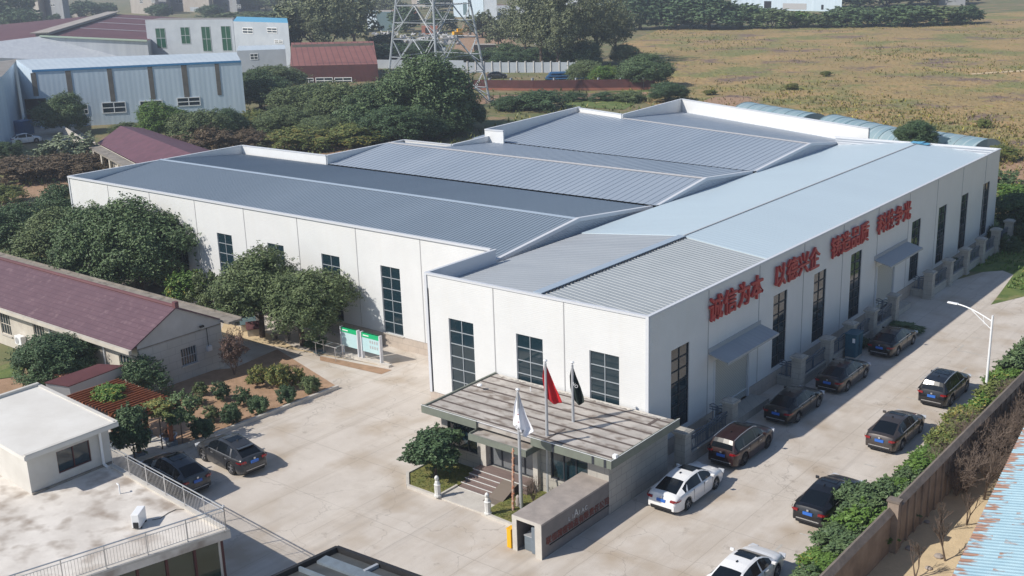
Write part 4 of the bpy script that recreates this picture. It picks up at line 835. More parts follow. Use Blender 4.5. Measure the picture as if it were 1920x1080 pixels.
def make_car(name, label, style, pnt, P, rz, rim='rim', sunroof=None, rails_=False, chrome=True, glassroof=False, group=None, cat='car', sc=1.0, rearspoiler=False):
    S = STY[style]; Lc, Wc = S['L'], S['W']; xr = -Lc / 2 + (Lc - S['wb'] - S['fo']); xf = xr + S['wb']; wr = S['rr']; ra = wr + .055
    car = thing(name, label, cat, P, rz, group, local=True); car.scale = (sc, sc, sc)
    xs = sorted(set([round(-Lc / 2 + Lc * i / 30, 3) for i in range(31)] + [round(xw + ra * math.cos(R(a)), 3) for xw in (xr, xf) for a in range(0, 181, 15)]))
    b = MB(); rings = []
    for x in xs:
        e = abs(x) / (Lc / 2); wh = Wc / 2 * (1 - .16 * e ** 5) - (.05 if e > .985 else 0)
        zb = .20 + .10 * max(0, (e - .86) / .14); zt = lerpt(S['top'], x)
        za = zb
        for xw in (xr, xf):
            dd = ra * ra - (x - xw) ** 2
            if dd > 0: za = max(za, wr + math.sqrt(dd))
        zs = max(zt - .13, .45); za = min(za, zs - .08)
        rings.append([(0, zb + .04), (wh * .70, zb + .04), (wh * .72, max(za - .01, zb + .03)), (wh * .975, za), (wh, za + .06 if za + .06 < zs - .1 else (za + zs) / 2), (wh * 1.0, (max(za, .45) + zs) / 2 + .02), (wh * .985, zs - .02), (wh * .93, zs + .07), (wh * .80, zt), (wh * .45, zt + .025), (0, zt + .035)])
    k = len(rings[0]); full = []
    for x, r_ in zip(xs, rings):
        row = [(x, y, z) for y, z in r_] + [(x, -y, z) for y, z in r_[-2:0:-1]]; full.append(row)
    n = len(full[0])
    for row in full: b.v += row
    for i in range(len(full) - 1):
        for j in range(n):
            j2 = (j + 1) % n; b.f.append((i * n + j, (i + 1) * n + j, (i + 1) * n + j2, i * n + j2)); b.m.append(0)
    b.f.append(tuple(range(n))); b.f.append(tuple(reversed(range((len(full) - 1) * n, len(full) * n)))); b.m += [0, 0]
    body = b.build('body', pnt, car, smooth=38)
    # dark lower panel
    b = MB(); b.box(-Lc / 2 + .08, Lc / 2 - .1, -Wc / 2 * .7, Wc / 2 * .7, .16, .3); b.box(-Lc / 2 - .015, -Lc / 2 + .25, -Wc / 2 * .66, Wc / 2 * .66, .28, .42); b.box(Lc / 2 - .2, Lc / 2 + .012, -Wc / 2 * .62, Wc / 2 * .62, .28, .5)
    b.build('bumper_trim', M['plastic'], car, bevel=.03)
    if chrome: b = MB(); b.box(-Lc / 2 - .022, -Lc / 2 + .1, -Wc / 2 * .62, Wc / 2 * .62, .40, .43); b.build('chrome_strip', M['chrome'], car)
    # cabin
    cb_ = S['cab']; wbt = Wc / 2 * .93; zbel = lambda x: lerpt(S['top'], x) - .02
    rg, wg = S['rg'], S['wg']
    rf = MB(); gl = {'rear_window': MB(), 'windscreen': MB(), 'side_window': MB()}
    for i in range(len(cb_) - 1):
        (x0, z0, w0), (x1, z1, w1) = cb_[i], cb_[i + 1]; m0, m1 = w0 - .09, w1 - .09
        isg = i < rg or i >= wg
        tgt = gl['rear_window'] if i < rg else gl['windscreen'] if i >= wg else rf
        if glassroof and not isg: tgt = gl['windscreen']
        cr = .025
        for s in (-1, 1):
            A = [(x0, 0, z0 + cr), (x1, 0, z1 + cr), (x1, s * m1 * .6, z1 + cr * .7), (x0, s * m0 * .6, z0 + cr * .7)]; B_ = [(x0, s * m0 * .6, z0 + cr * .7), (x1, s * m1 * .6, z1 + cr * .7), (x1, s * m1, z1), (x0, s * m0, z0)]
            for q in (A, B_): tgt.quad(*(q if s > 0 else q[::-1]))
            C_ = [(x0, s * m0, z0), (x1, s * m1, z1), (x1, s * w1, z1 - .035), (x0, s * w0, z0 - .035)]; rf.quad(*(C_ if s > 0 else C_[::-1]))
            bz0, bz1 = zbel(x0), zbel(x1); q = [(x0, s * w0, z0 - .035), (x1, s * w1, z1 - .035), (x1, s * wbt, min(bz1, z1 - .04)), (x0, s * wbt, min(bz0, z0 - .04))]
            st = gl['side_window'] if (i >= 1 and i < len(cb_) - 2) else rf
            st.quad(*(q if s > 0 else q[::-1]))
    roof = rf.build('roof', pnt, car, smooth=40)
    for nm, mb_ in gl.items():
        if nm == 'side_window':
            for s in (-1, 1):
                h_ = MB()
                for f in mb_.f:
                    vv = [mb_.v[q] for q in f]
                    if vv[0][1] * s > 0: h_.quad(*vv)
                h_.build(nm, M['carglass'], car, smooth=40)
        else: mb_.build(nm, M['carglass'], car, smooth=40)
    b = MB()   # B pillars and belt line
    for s in (-1, 1):
        xb = (xr + xf) / 2 - .05; zt_ = lerpt([(q[0], q[1]) for q in cb_], xb) - .05; wt_ = lerpt([(q[0], q[2]) for q in cb_], xb)
        b.quad(*[(xb - .04, s * (wt_ + .008), zt_), (xb + .04, s * (wt_ + .008), zt_), (xb + .06, s * (wbt + .008), zbel(xb)), (xb - .06, s * (wbt + .008), zbel(xb))][::s])
        b.quad(*[(xr - .12, s * (wbt + .006), zbel(xr) + .01), (xr + .02, s * (wbt + .006), zbel(xr) + .01), (xr + .26, s * (lerpt([(q[0], q[2]) for q in cb_], xr + .26) + .008), lerpt([(q[0], q[1]) for q in cb_], xr + .26) - .06), (xr + .12, s * (lerpt([(q[0], q[2]) for q in cb_], xr + .12) + .008), lerpt([(q[0], q[1]) for q in cb_], xr + .12) - .06)][::-s])
    b.build('door_pillar', pnt, car)
    if chrome:
        b = MB()
        for s in (-1, 1): b.box(cb_[1][0] + .3, cb_[-2][0] - .1, s * (wbt + .01) - .012, s * (wbt + .01) + .012, zbel(0) - .01, zbel(0) + .015)
        b.build('window_trim', M['chrome'], car)
    if rails_:
        for s in (-1, 1):
            b = MB(); rp_ = [(q[0], s * (q[2] - .02), q[1] + .03) for q in cb_[2:7]]
            for a, c_ in zip(rp_, rp_[1:]): b.tube(a, c_, .02, 6)
            b.build('roof_rail', M['chrome'], car)
    if sunroof is not None:
        xa, xb = (-.15, .35) if sunroof == 'front' else (-.75, .35); zz_ = [(x, lerpt([(q[0], q[1]) for q in cb_], x) + .034) for x in (xa, (xa + xb) / 2, xb)]
        b = MB(); ww = .4
        for (x0, z0), (x1, z1) in zip(zz_, zz_[1:]): b.quad((x0, -ww, z0), (x1, -ww, z1), (x1, ww, z1), (x0, ww, z0))
        b.build('sunroof', M['carglass'], car)
    b = MB(); xa = cb_[3][0]; b.obox((xa, 0, cb_[3][1] + .06), (.08, 0, -.015), (0, .015, 0), (0, 0, .03)); b.build('antenna', M['plastic'], car)
    if rearspoiler: b = MB(); b.obox((cb_[2][0] - .12, 0, cb_[2][1] + .0), (.14, 0, -.01), (0, .5, 0), (0, 0, .015)); b.build('spoiler', pnt, car, bevel=.01)
    # wheels
    for xw in (xr, xf):
        for s in (-1, 1):
            yo = s * (Wc / 2 - .02); yi = s * (Wc / 2 - .24); c0 = (xw, 0, wr)
            b = MB(); pf = [(wr * .62, yo - s * .03), (wr * .9, yo), (wr, yo - s * .03), (wr, yi + s * .03), (wr * .9, yi), (wr * .6, yi)]
            b.lathe(pf if s < 0 else pf, 24, c0, axis='y'); wh_ = b.build('wheel', M['tyre'], car, smooth=50)
            b = MB(); b.lathe([(wr * .64, yo - s * .012), (wr * .6, yo - s * .03), (wr * .55, yo - s * .07), (0, yo - s * .07)], 24, c0, axis='y', mi=1)
            for q in range(5):
                a = 2 * math.pi * q / 5 + .3; d = Vector((math.cos(a), 0, math.sin(a))); e_ = Vector((-math.sin(a), 0, math.cos(a)))
                b.obox(Vector((xw, yo - s * .03, wr)) + d * wr * .31, d * wr * .31, e_ * .035, (0, .012, 0))
            b.lathe([(wr * .68, yo - s * .0), (wr * .68, yo - s * .04), (wr * .6, yo - s * .04), (wr * .6, yo)], 24, c0, axis='y')
            b.lathe([(0, yo - s * .01), (wr * .16, yo - s * .01), (wr * .16, yo - s * .05)], 12, c0, axis='y')
            rr = b.build('rim', [M[rim], M['plastic']]); rr.parent = wh_
    b = MB()
    for s in (-1, 1):
        for xh in (xr + .52, (xr + xf) / 2 + .12, xf - .42): b.box(xh - .008, xh + .008, *sorted((s * (Wc / 2 - .03), s * (Wc / 2 + .004))), .38, zbel(xh) - .06)
    b.box(xf - .35, xf - .33, -Wc / 2 * .8, Wc / 2 * .8, .9, lerpt(S['top'], xf - .34) + .034); b.build('panel_gap', M['plastic'], car)
    zt_ = lerpt(S['top'], -Lc / 2 + .06); zl = zt_ - .13
    for s in (-1, 1):
        b = MB(); xe = -Lc / 2; we = Wc / 2
        pts = [(xe - .012, s * we * .55), (xe - .005, s * we * .72), (xe + .05, s * we * .885), (xe + .17, s * we * .955), (xe + .40, s * (we * .995))]
        for (xa, ya), (xb, yb) in zip(pts, pts[1:]):
            hh = lambda x: .052 - .02 * (x - xe) / .4
            q = [(xa - .008, ya + s * .006, zl - hh(xa)), (xb - .008, yb + s * .006, zl - hh(xb) + .03), (xb - .008, yb + s * .006, zl + hh(xb) + .03), (xa - .008, ya + s * .006, zl + hh(xa))]
            b.quad(*(q if s > 0 else q[::-1]))
        for f in list(b.f): pass
        b.box(xe - .014, xe + .1, *sorted((s * we * .55, s * we * .80)), zl - .045, zl + .05); b.build('tail_light', M['taillight'], car)
        b = MB(); xe = Lc / 2; zh = lerpt(S['top'], Lc / 2 - .15) - .08; b.obox((xe - .13, s * we * .76, zh), (.14, -s * .05, .01), (.02 * s, .16, 0), (0, 0, .06)); b.build('headlight', M['headlight'], car, bevel=.02)
        b = MB(); b.obox((cb_[-2][0] - .12, s * (Wc / 2 + .09), lerpt(S['top'], .8) + .06), (.06, s * .02, 0), (0, .10, 0), (0, 0, .065)); b.build('wing_mirror', pnt, car, bevel=.025)
    for s in (-1, 1):
        for xh in (xr + .35, (xr + xf) / 2 + .35):
            b = MB(); b.box(xh - .09, xh + .09, *sorted((s * (Wc / 2 - .005), s * (Wc / 2 + .022))), .86, .885); b.build('door_handle', M['chrome'] if chrome else pnt, car)
    zp = zl - .06 if style != 'suv' else zl - .14
    b = MB(); b.box(-Lc / 2 - .03, -Lc / 2 + .02, -.24, .24, zp - .075, zp + .07); b.build('licence_plate', M['plate'], car)
    b = MB(); b.obox((-Lc / 2 - .02, 0, zp + .17), (.012, 0, 0), (0, .05, 0), (0, 0, .045)); b.build('emblem', M['chrome'], car)
    return car
def at_wheels(rear, front, style, heading, side=-1):
    """place the car from the ground contact of its near-side (side) rear and front wheels"""
    S = STY[style]; A = G(*rear); B = G(*front); xr = -S['L'] / 2 + (S['L'] - S['wb'] - S['fo']); mid = (A + B) / 2
    d = Vector((math.cos(heading), math.sin(heading), 0)); n = Vector((-d.y, d.x, 0)); cx = xr + S['wb'] / 2
    return mid - d * cx - n * side * (S['W'] / 2 - .1)
GR = 'cars parked along the road beside the factory wing'
H90 = R(90)
black = paint('black_car_paint', (0.008, 0.008, 0.010), .2); brown = paint('dark_brown_car_paint', (0.024, 0.019, 0.018)); taupe = paint('taupe_car_paint', (0.06, 0.05, 0.046)); maroonp = paint('dark_red_brown_paint', (0.026, 0.010, 0.010), .3); whitep = paint('white_car_paint', (0.78, 0.78, 0.78), 0.0); greyp = paint('dark_grey_car_paint', (0.045, 0.047, 0.052)); slate = paint('slate_car_paint', (0.035, 0.04, 0.048)); darkb = paint('very_dark_brown_paint', (0.009, 0.008, 0.008), .3)
make_car('parked_car', 'white sedan with open-look dark sunroof parked beside the gatehouse wall', 'sedan', whitep, at_wheels((1288, 955), (1341, 917), 'sedan', H90), H90, sunroof='front', group=GR, chrome=False)
make_car('parked_car', 'dark red-brown crossover with silver roof rails parked by the first fence', 'suv', maroonp, at_wheels((1393, 872), (1439, 840), 'suv', H90), H90, 'rimdark', sunroof='front', rails_=True, group=GR)
make_car('parked_car', 'glossy black-brown sedan parked in front of the first roller door', 'sedan', darkb, at_wheels((1492, 792), (1535, 763), 'sedan', H90), H90, group=GR)
make_car('parked_car', 'brown sedan with bright silver wheels parked near the teal cabinet', 'sedan', brown, at_wheels((1586, 735), (1622, 707), 'sedan', H90), H90, group=GR)
make_car('parked_car', 'dark brown sedan farthest up the left row in the wing shadow', 'sedan', darkb, at_wheels((1680, 668), (1712, 645), 'sedan', H90), H90, sunroof='front', group=GR)
make_car('parked_car', 'black crossover with chrome tail strip parked beside the lamp pole hedge', 'suv', black, at_wheels((1781, 760), (1811, 735), 'suv', H90), H90, sunroof='long', rails_=True, group=GR)
make_car('parked_car', 'taupe sedan with dark rear window in the sunny right row', 'sedan', taupe, at_wheels((1690, 843), (1723, 812), 'sedan', H90), H90, sunroof='front', group=GR)
Pb = G(1515, 995); make_car('parked_car', 'black sedan half covered by green hedge leaves in the right row', 'sedan', black, (9.6, 1.25, 0), H90, sunroof='front', group=GR)
make_car('parked_car', 'white sedan with black sunroof cut off by the bottom edge', 'sedan', whitep, (9.6, -7.55, 0), H90, sunroof='front', group=GR, chrome=False)
make_car('parked_car', 'dark grey coupe-style crossover parked beside the garden kerb', 'coupe', greyp, at_wheels((437, 890), (383, 864), 'coupe', R(176), 1), R(176), sunroof='long', rearspoiler=True)
make_car('parked_car', 'slate grey fastback sedan in the shade beside the terrace railing', 'coupe', slate, (-19.6, -15.9, 0), R(176), sunroof='long')
P = G(50, 268); make_car('parked_car', 'white hatchback parked beside the tall white building far left', 'coupe', whitep, P, R(70), group='cars parked in the background')
P = G(845, 142); make_car('parked_car', 'white van-like car behind the pylon beside the red fence', 'suv', whitep, P, R(-20), group='cars parked in the background')
P = G(932, 147); make_car('parked_car', 'grey hatchback parked behind the dark red fence', 'coupe', greyp, P, R(40), group='cars parked in the background')
P = G(1017, 86); make_car('parked_car', 'small white car beside the poplar trees far behind', 'suv', whitep, P, R(20), group='cars parked in the background')

# ------------------------------------------------------------------ vegetation builders
def rnd_dir():
    z = random.uniform(-1, 1); a = random.uniform(0, 2 * math.pi); r = math.sqrt(1 - z * z); return Vector((r * math.cos(a), r * math.sin(a), z))
def crown_geo(seed, nl=120, per=70, leaf=.042, loose=.0, sprig=.5, rr0=.13, rr1=.25):
    random.seed(seed); v = []; f = []
    lobes = [(rnd_dir(), random.uniform(.5, 1.0), random.uniform(.10, .26)) for _ in range(7)]
    def rad(d):      # uneven outline: a few broad lobes and hollows
        r = .80
        for l, w_, a in lobes: r += a * (max(0.0, d.dot(l)) ** 6) * w_ * 1.6
        for l, w_, a in lobes[:4]: r -= a * (max(0.0, -d.dot(l)) ** 8)
        return r
    lumps = []
    for i in range(nl):
        d = rnd_dir()
        if d.z < -.8: d.z *= -.6; d.normalize()
        rr = random.uniform(rr0, rr1); c = d * (rad(d) - rr * .6) * random.uniform(.86, 1.0 + loose); lumps.append((c, rr, d))
    for i in range(nl // 4): d = rnd_dir(); lumps.append((d * random.uniform(.2, .55), random.uniform(.22, .34), d))
    def leafq(p, n_, s):
        a = n_.orthogonal().normalized(); b_ = n_.cross(a); t = random.uniform(0, math.pi); u = a * math.cos(t) + b_ * math.sin(t); w_ = n_.cross(u)
        k = len(v); v.extend([tuple(p - u * s), tuple(p + w_ * s * .5 + n_ * s * .2), tuple(p + u * s), tuple(p - w_ * s * .5 + n_ * s * .2)]); f.append((k, k + 1, k + 2, k + 3))
    for c, rr, d in lumps:
        for j in range(per):
            e = rnd_dir()
            if e.dot(d) < -.2: e = -e
            p = c + e * rr * random.uniform(.72, 1.12); n_ = (e * 1.0 + rnd_dir() * .7 + Vector((0, 0, .25))).normalized(); leafq(p, n_, leaf * random.uniform(.6, 1.35))
        if random.random() < sprig:
            q = c + d * rr; g_ = (d + rnd_dir() * .5).normalized()
            for j in range(14): leafq(q + g_ * random.uniform(0, .16) + rnd_dir() * .035, rnd_dir(), leaf * .85)
    for c, rr, d in lumps[::3]:  # solid unseen blobs added inside the crown to block light and keep it dark
        k = len(v); q = rr * .8; m_ = 6; cc = c * .82
        for lat in (-.6, 0.1, .7):
            for lon in range(m_):
                a = lon / m_ * 2 * math.pi + lat; cz = math.sqrt(1 - lat * lat); v.append(tuple(cc + Vector((cz * math.cos(a), cz * math.sin(a), lat)) * q))
        for l_ in range(2):
            for lon in range(m_): f.append((k + l_ * m_ + lon, k + l_ * m_ + (lon + 1) % m_, k + (l_ + 1) * m_ + (lon + 1) % m_, k + (l_ + 1) * m_ + lon))
        f.append(tuple(k + 2 * m_ + i for i in range(m_))); f.append(tuple(k + i for i in range(m_))[::-1])
    return v, f
def rawmesh(name, v, f):
    me = bpy.data.meshes.new(name); me.from_pydata(v, [], f); me.update(); return me
CROWN = {}
CG = {'a': dict(seed=11, nl=150, per=95, leaf=.031), 'b': dict(seed=12, nl=150, per=95, leaf=.031), 'c': dict(seed=13, nl=150, per=90, leaf=.032), 'd': dict(seed=14, nl=85, per=46, loose=.16, leaf=.045, sprig=.9), 'p': dict(seed=15, nl=85, per=34, loose=.2, leaf=.042, sprig=1), 's': dict(seed=16, nl=70, per=55, leaf=.075, loose=.05, sprig=.6, rr0=.16, rr1=.28), 's2': dict(seed=17, nl=50, per=45, leaf=.085, loose=.18, sprig=1), 'e': dict(seed=24, loose=.06), 'far': dict(seed=18, nl=60, per=28, leaf=.085, rr0=.18, rr1=.32), 'far2': dict(seed=19, nl=50, per=28, leaf=.085, loose=.14, sprig=1, rr0=.16, rr1=.3)}
GEO = {}
def crown_mesh(var, m):
    if (var, m) not in CROWN:
        if var not in GEO: GEO[var] = rawmesh('crown', *crown_geo(**CG[var]))
        me = GEO[var].copy(); me.materials.append(M[m]); CROWN[(var, m)] = me
    return CROWN[(var, m)]
def twig_geo(seed, n0=5, lev=4, spread=.6, r0=.02, up=.6):
    random.seed(seed); b = MB()
    def grow(p, d, ln, r, l):
        q = p + d * ln; b.tube(p, q, r, 4, r * .65)
        if l == 0: return
        for _ in range(random.choice((2, 3, 3))):
            e = (d + rnd_dir() * spread + Vector((0, 0, up * .25))).normalized(); grow(q, e, ln * random.uniform(.6, .85), r * .62, l - 1)
    for _ in range(n0):
        a = random.uniform(0, 6.28); grow(Vector((0, 0, 0)), Vector((math.cos(a) * spread * .7, math.sin(a) * spread * .7, 1)).normalized(), .3, r0, lev)
    return b
def leafy(name, label, cat, P, r, h, z0, m, var, group=None, trunk=True, ry=None, rz=None):
    """crown radius r, top at height h, crown bottom at z0"""
    t_ = thing(name, label, cat, P, random.uniform(0, 6.28) if rz is None else rz, group, local=True)
    c = bpy.data.objects.new('crown' if trunk else 'foliage', crown_mesh(var, m)); scn.collection.objects.link(c); c.parent = t_
    hc = (h - z0) / 2; c.location = (0, 0, z0 + hc); c.scale = (r * 1.12, (ry or r) * 1.12, hc * 1.1)
    if trunk:
        b = MB(); tr = max(.05, r * .055); zt = z0 + hc * .5
        b.tube((0, 0, -.1), (tr * .5, 0, zt * .6), tr * 1.25, 8, tr); b.tube((tr * .5, 0, zt * .6), (0, 0, zt), tr, 8, tr * .7)
        for k in range(5):
            a = k * 1.3 + r; b.tube((tr * .5, 0, zt * (.5 + .08 * k)), (math.cos(a) * r * .55, math.sin(a) * r * .55, z0 + hc * (.7 + .1 * k)), tr * .5, 6, tr * .2)
        b.build('trunk', M['bark'], t_)
    else:
        b = MB()
        for k in range(3): a = k * 2.1; b.tube((0, 0, -.05), (math.cos(a) * r * .3, math.sin(a) * r * .3, h * .5), max(.015, r * .03), 5, max(.01, r * .015))
        b.build('stem', M['bark'], t_)
    return t_
def tree_px(name, label, cat, bx, by, wpx, top, m, var, group=None, z0f=.25, trunk=True, r=None):
    P = G(bx, by); P.z = 0; wpx = wpx * (.86 if name == 'garden_shrub' else 1); rr = r or wpx / 2 / scale_at(P + Vector((0, 0, 2))); h = hgt(P, top)
    # the crown's top edge lies a bit nearer than its centre: correct the height for the crown's own depth
    return leafy(name, label, cat, P, rr, max(.3, h * .97), h * z0f, m, var, group, trunk)

# camphor trees by the hall
CG_ = 'round evergreen trees along the hall wall'
for a in (
 ('evergreen_tree', 'large round evergreen with forked trunk closest to the hall wall windows', 268, 557, 205, 378, 'leaf', 'a', .12),
 ('evergreen_tree', 'large dense evergreen just left of the forked one, touching the roof of the bungalow', 205, 545, 200, 366, 'leaf', 'b', .10),
 ('evergreen_tree', 'broad dark evergreen at the left end of the row behind the bungalow', 122, 520, 175, 385, 'leafolive', 'c', .1),
 ('evergreen_tree', 'dark evergreen at the photo left edge above the bungalow roof', 30, 500, 150, 375, 'leafdark', 'b', .15),
 ('evergreen_tree', 'evergreen whose top pokes up before the hall corner', 118, 468, 120, 350, 'leafdark', 'a', .15),
 ('evergreen_tree', 'rounded evergreen standing over the two dog kennels', 492, 632, 172, 470, 'leafolive', 'a', .2),
 ('evergreen_tree', 'rounded evergreen with straight trunk beside the green notice boards', 568, 647, 170, 494, 'leafolive', 'b', .2),
):
    n_, lab, bx, by, wp, tp, m_, va, zf = a; tree_px(n_, lab, 'tree', bx, by, wp, tp, m_, va, CG_, zf)
tree_px('shrub', 'bright green bush in the shade between the big trees and the hall', 'shrub', 350, 582, 75, 505, 'leafbright', 's', None, .05, False)
tree_px('shrub', 'olive green bush left of the kennel tree', 'shrub', 392, 590, 60, 515, 'leafolive', 's2', None, .05, False)
tree_px('shrub', 'dark low bush under the far left trees', 'shrub', 440, 600, 70, 560, 'leafdark', 's', None, .05, False)
tree_px('flowering_tree', 'dark broad tree with pinkish lower blossoms before the bungalow wall', 'tree', 112, 728, 162, 628, 'leafdark', 'a', None, .12)
tree_px('evergreen_tree', 'small round tree with yellowish top at the bungalow corner', 'tree', 272, 745, 88, 666, 'leafdark', 'd', None, .1)
tree_px('evergreen_tree', 'round dark tree in the lawn bed before the gatehouse window', 'tree', 817, 897, 112, 808, 'leafdark', 's', None, .28)
# garden shrubs
for i, a in enumerate((
 (436, 797, 46, 757, 'leafdark', 's', 'clipped round bush nearest the kerb beside the parked coupe'), (488, 776, 44, 742, 'leafdark', 's', 'clipped round bush second along the kerb'), (540, 757, 40, 722, 'leafdark', 's', 'clipped dark bush third along the kerb'), (583, 738, 42, 704, 'leafolive', 's', 'greyish round bush at the kerb end of the garden'),
 (383, 822, 50, 783, 'leafdark', 's', 'wide dark clipped bush by the pergola end'), (416, 750, 38, 718, 'leafdark', 's2', 'loose green rose bush in the garden middle'), (458, 760, 38, 730, 'leafdark', 's2', 'spreading low bush between the clipped garden bushes'), (524, 728, 62, 682, 'leafyellow', 's', 'tall yellowish bush near the garden far corner'), (482, 725, 44, 690, 'leafyellow', 's2', 'sparse yellow-green plant in front of the gable'), (560, 722, 36, 692, 'leafyellow', 's2', 'yellow-green bush beside the path at the garden corner'), (398, 790, 34, 762, 'leafolive', 's2', 'thin rose plant in the bare red soil'), (375, 742, 30, 718, 'leafolive', 's2', 'small bush in the shade below the gable wall'),
 (372, 760, 30, 742, 'leafolive', 's2', 'straggly plant near the shaded edge of the garden'))):
    bx, by, wp, tp, m_, va, lab = a; tree_px('garden_shrub', lab, 'shrub', bx, by, wp, tp, m_, va, 'shrubs in the garden bed', .08, False)
P = G(440, 703); t_ = thing('bare_tree', 'sparse reddish small tree before the bungalow gable', 'tree', P, local=True)
b = twig_geo(31, 4, 4, .5, .03); o = b.build('branches', M['twig'], t_); o.scale = (1.7, 1.7, 1.7); c = bpy.data.objects.new('leaves', crown_mesh('p', 'leafred')); scn.collection.objects.link(c); c.parent = t_; c.scale = (.95, .95, 1.1); c.location = (0, 0, 1.7)
# vines over the pergola
def clump(name, label, P, r, h, m, var, ry=None, group=None, rz=0): return leafy(name, label, 'climbing plant' if 'vine' in name else 'shrub', P, r, h, 0.0, m, var, group, False, ry, rz)
def floatclump(name, label, px, py, z, r, hz, m, var, ry=None):
    P = G(px, py, z); t_ = thing(name, label, 'climbing plant', (P.x, P.y, 0), 0, 'vines on the pergola', local=True)
    c = bpy.data.objects.new('foliage', crown_mesh(var, m)); scn.collection.objects.link(c); c.parent = t_; c.location = (0, 0, P.z); c.scale = (r, ry or r, hz)
    b = MB(); b.tube((0, 0, 0), (.1, 0, P.z), .04, 6, .025); b.build('stem', M['bark'], t_)
floatclump('pergola_vine', 'bright green vine mass over the far end of the pergola', 205, 742, 2.7, 1.5, .6, 'leafbright', 's', 1.1)
floatclump('pergola_vine', 'dark drooping vine mass on the terrace side of the pergola', 245, 805, 2.0, 1.5, 1.4, 'leafdark', 's', 1.2)
floatclump('pergola_vine', 'loose green vine over the garden end of the pergola', 335, 772, 2.1, 1.3, .9, 'leaf', 's2', 1.0)
floatclump('pergola_vine', 'olive vine trailing along the middle of the pergola', 295, 768, 2.6, 1.2, .45, 'leafyellow', 's2', .7)
# pergola
pg = thing('pergola', 'orange-brown timber slatted pergola between the garden and the white building', 'pergola', (-26.3, -14.2, 0))
b = MB()
for i in range(20): x = -29.6 + i * .33; b.box(x - .03, x + .03, -16.0, -12.6, 2.62, 2.74)
b.build('slat', M['pergola'], pg)
b = MB(); b.box(-29.7, -23.2, -15.35, -15.23, 2.46, 2.62); b.box(-29.7, -23.2, -13.3, -13.18, 2.46, 2.62); b.build('beam', M['pergola'], pg)
for x, y in ((-23.75, -13.25), (-23.9, -15.28), (-26.2, -13.25), (-26.3, -15.28), (-29.2, -13.25), (-29.2, -15.28)):
    b = MB(); b.box(x - .1, x + .1, y - .1, y + .1, .35, 2.46); p_ = b.build('post', M['pergola'], pg); b = MB(); b.box(x - .24, x + .24, y - .24, y + .24, 0, .38); sub(b, 'stone_base', M['greybox'], p_)
P = G(318, 832); t_ = thing('plant_pot', 'big blue and white porcelain pot beside the pergola post', 'pot', P, local=True)
b = MB(); b.lathe([(0, 0), (.22, 0), (.30, .1), (.42, .35), (.46, .5), (.50, .52), (.50, .57), (.42, .57), (.40, .5), (0, .5)], 24); b.build('bowl', M['porcelain'], t_, smooth=40); b = MB(); b.lathe([(0, .53), (.41, .51)], 20); b.build('soil', M['soil'], t_)
c = bpy.data.objects.new('plant', crown_mesh('p', 'leafred')); scn.collection.objects.link(c); c.parent = t_; c.location = (0, 0, .75); c.scale = (.38, .38, .3)
b = MB(); b.seg(G(350, 838)[:2], G(634, 728)[:2], .2, -.01, .22); b.seg(G(350, 838)[:2], (-24.0, -16.5), .2, -.01, .221); o = b.build('garden_kerb', M['stone']); o['kind'] = 'structure'
b = MB(); b.prism([(-27, -13), (-23.3, -12.9), (-23.3, -17), (-27, -17)], -.01, .035); o = b.build('pergola_paving', M['stone']); o['kind'] = 'structure'

# hedge and creepers along the right wall
random.seed(3)
HED = [(12.55, -8.6, 1.15, 1.2, 'leafbright', 's', 'bright bush at the bottom edge against the lower wall'), (12.6, -6.6, 1.1, 1.15, 'leaf', 's2', 'green bush behind the white car at the bottom'), (12.5, -4.6, 1.05, 1.1, 'leafbright', 's', 'bright leafy bush before the step in the wall'), (12.3, -2.7, 1.25, 1.45, 'leaf', 's', 'tall green bush at the wall step'), (11.9, -1.0, 1.35, 1.5, 'leafbright', 's2', 'yellowish green bush reaching the black sedan rear'), (11.4, .6, 1.4, 1.75, 'leaf', 's', 'leafy bush overhanging the black sedan'), (12.4, 1.6, 1.2, 1.7, 'leaf', 's2', 'dense bush between the black sedan and the wall'), (12.5, 3.4, 1.05, 1.3, 'leafbright', 's', 'bright low bush north of the black sedan'), (12.1, 4.8, .95, 1.1, 'leaf', 's2', 'dark low bush beside the open parking bay'), (12.8, 6.4, 1.0, 1.1, 'leafbright', 's2', 'narrow bright bush along the wall'), (12.9, 8.4, 1.1, 1.3, 'leafbright', 's', 'bush by the front of the open bay'), (12.5, 10.3, 1.2, 1.6, 'leafyellow', 's', 'yellow-green bush beside the taupe sedan'), (12.3, 12.2, 1.2, 1.7, 'leafyellow', 's2', 'yellowing bush under the bare twigs'), (12.3, 14.2, 1.15, 1.5, 'leafyellow', 's', 'yellow leafy bush south of the lamp pole'), (12.6, 16.2, 1.1, 1.4, 'leafbright', 's2', 'bush at the foot of the street lamp'), (12.7, 18.6, 1.1, 1.5, 'leafyellow', 's2', 'bush just past the street lamp'), (12.6, 21.0, 1.2, 1.6, 'leafbright', 's', 'bright bush beyond the street lamp'), (12.5, 23.2, 1.3, 1.8, 'leaf', 's2', 'feathery green bush at the right photo edge'), (12.9, 25.6, 1.4, 2.1, 'leaf', 's', 'tall dark bush at the right edge above the wall')]
for x, y, r, h, m_, va, lab in HED: leafy('hedge_bush', lab, 'shrub', (min(x, 12.15) + random.uniform(-.2, .25), y, 0), r * random.uniform(.8, 1.08), h * random.uniform(.7, 1.05), 0, m_, va, 'leafy bushes along the boundary wall', False, r * 1.15, 0)
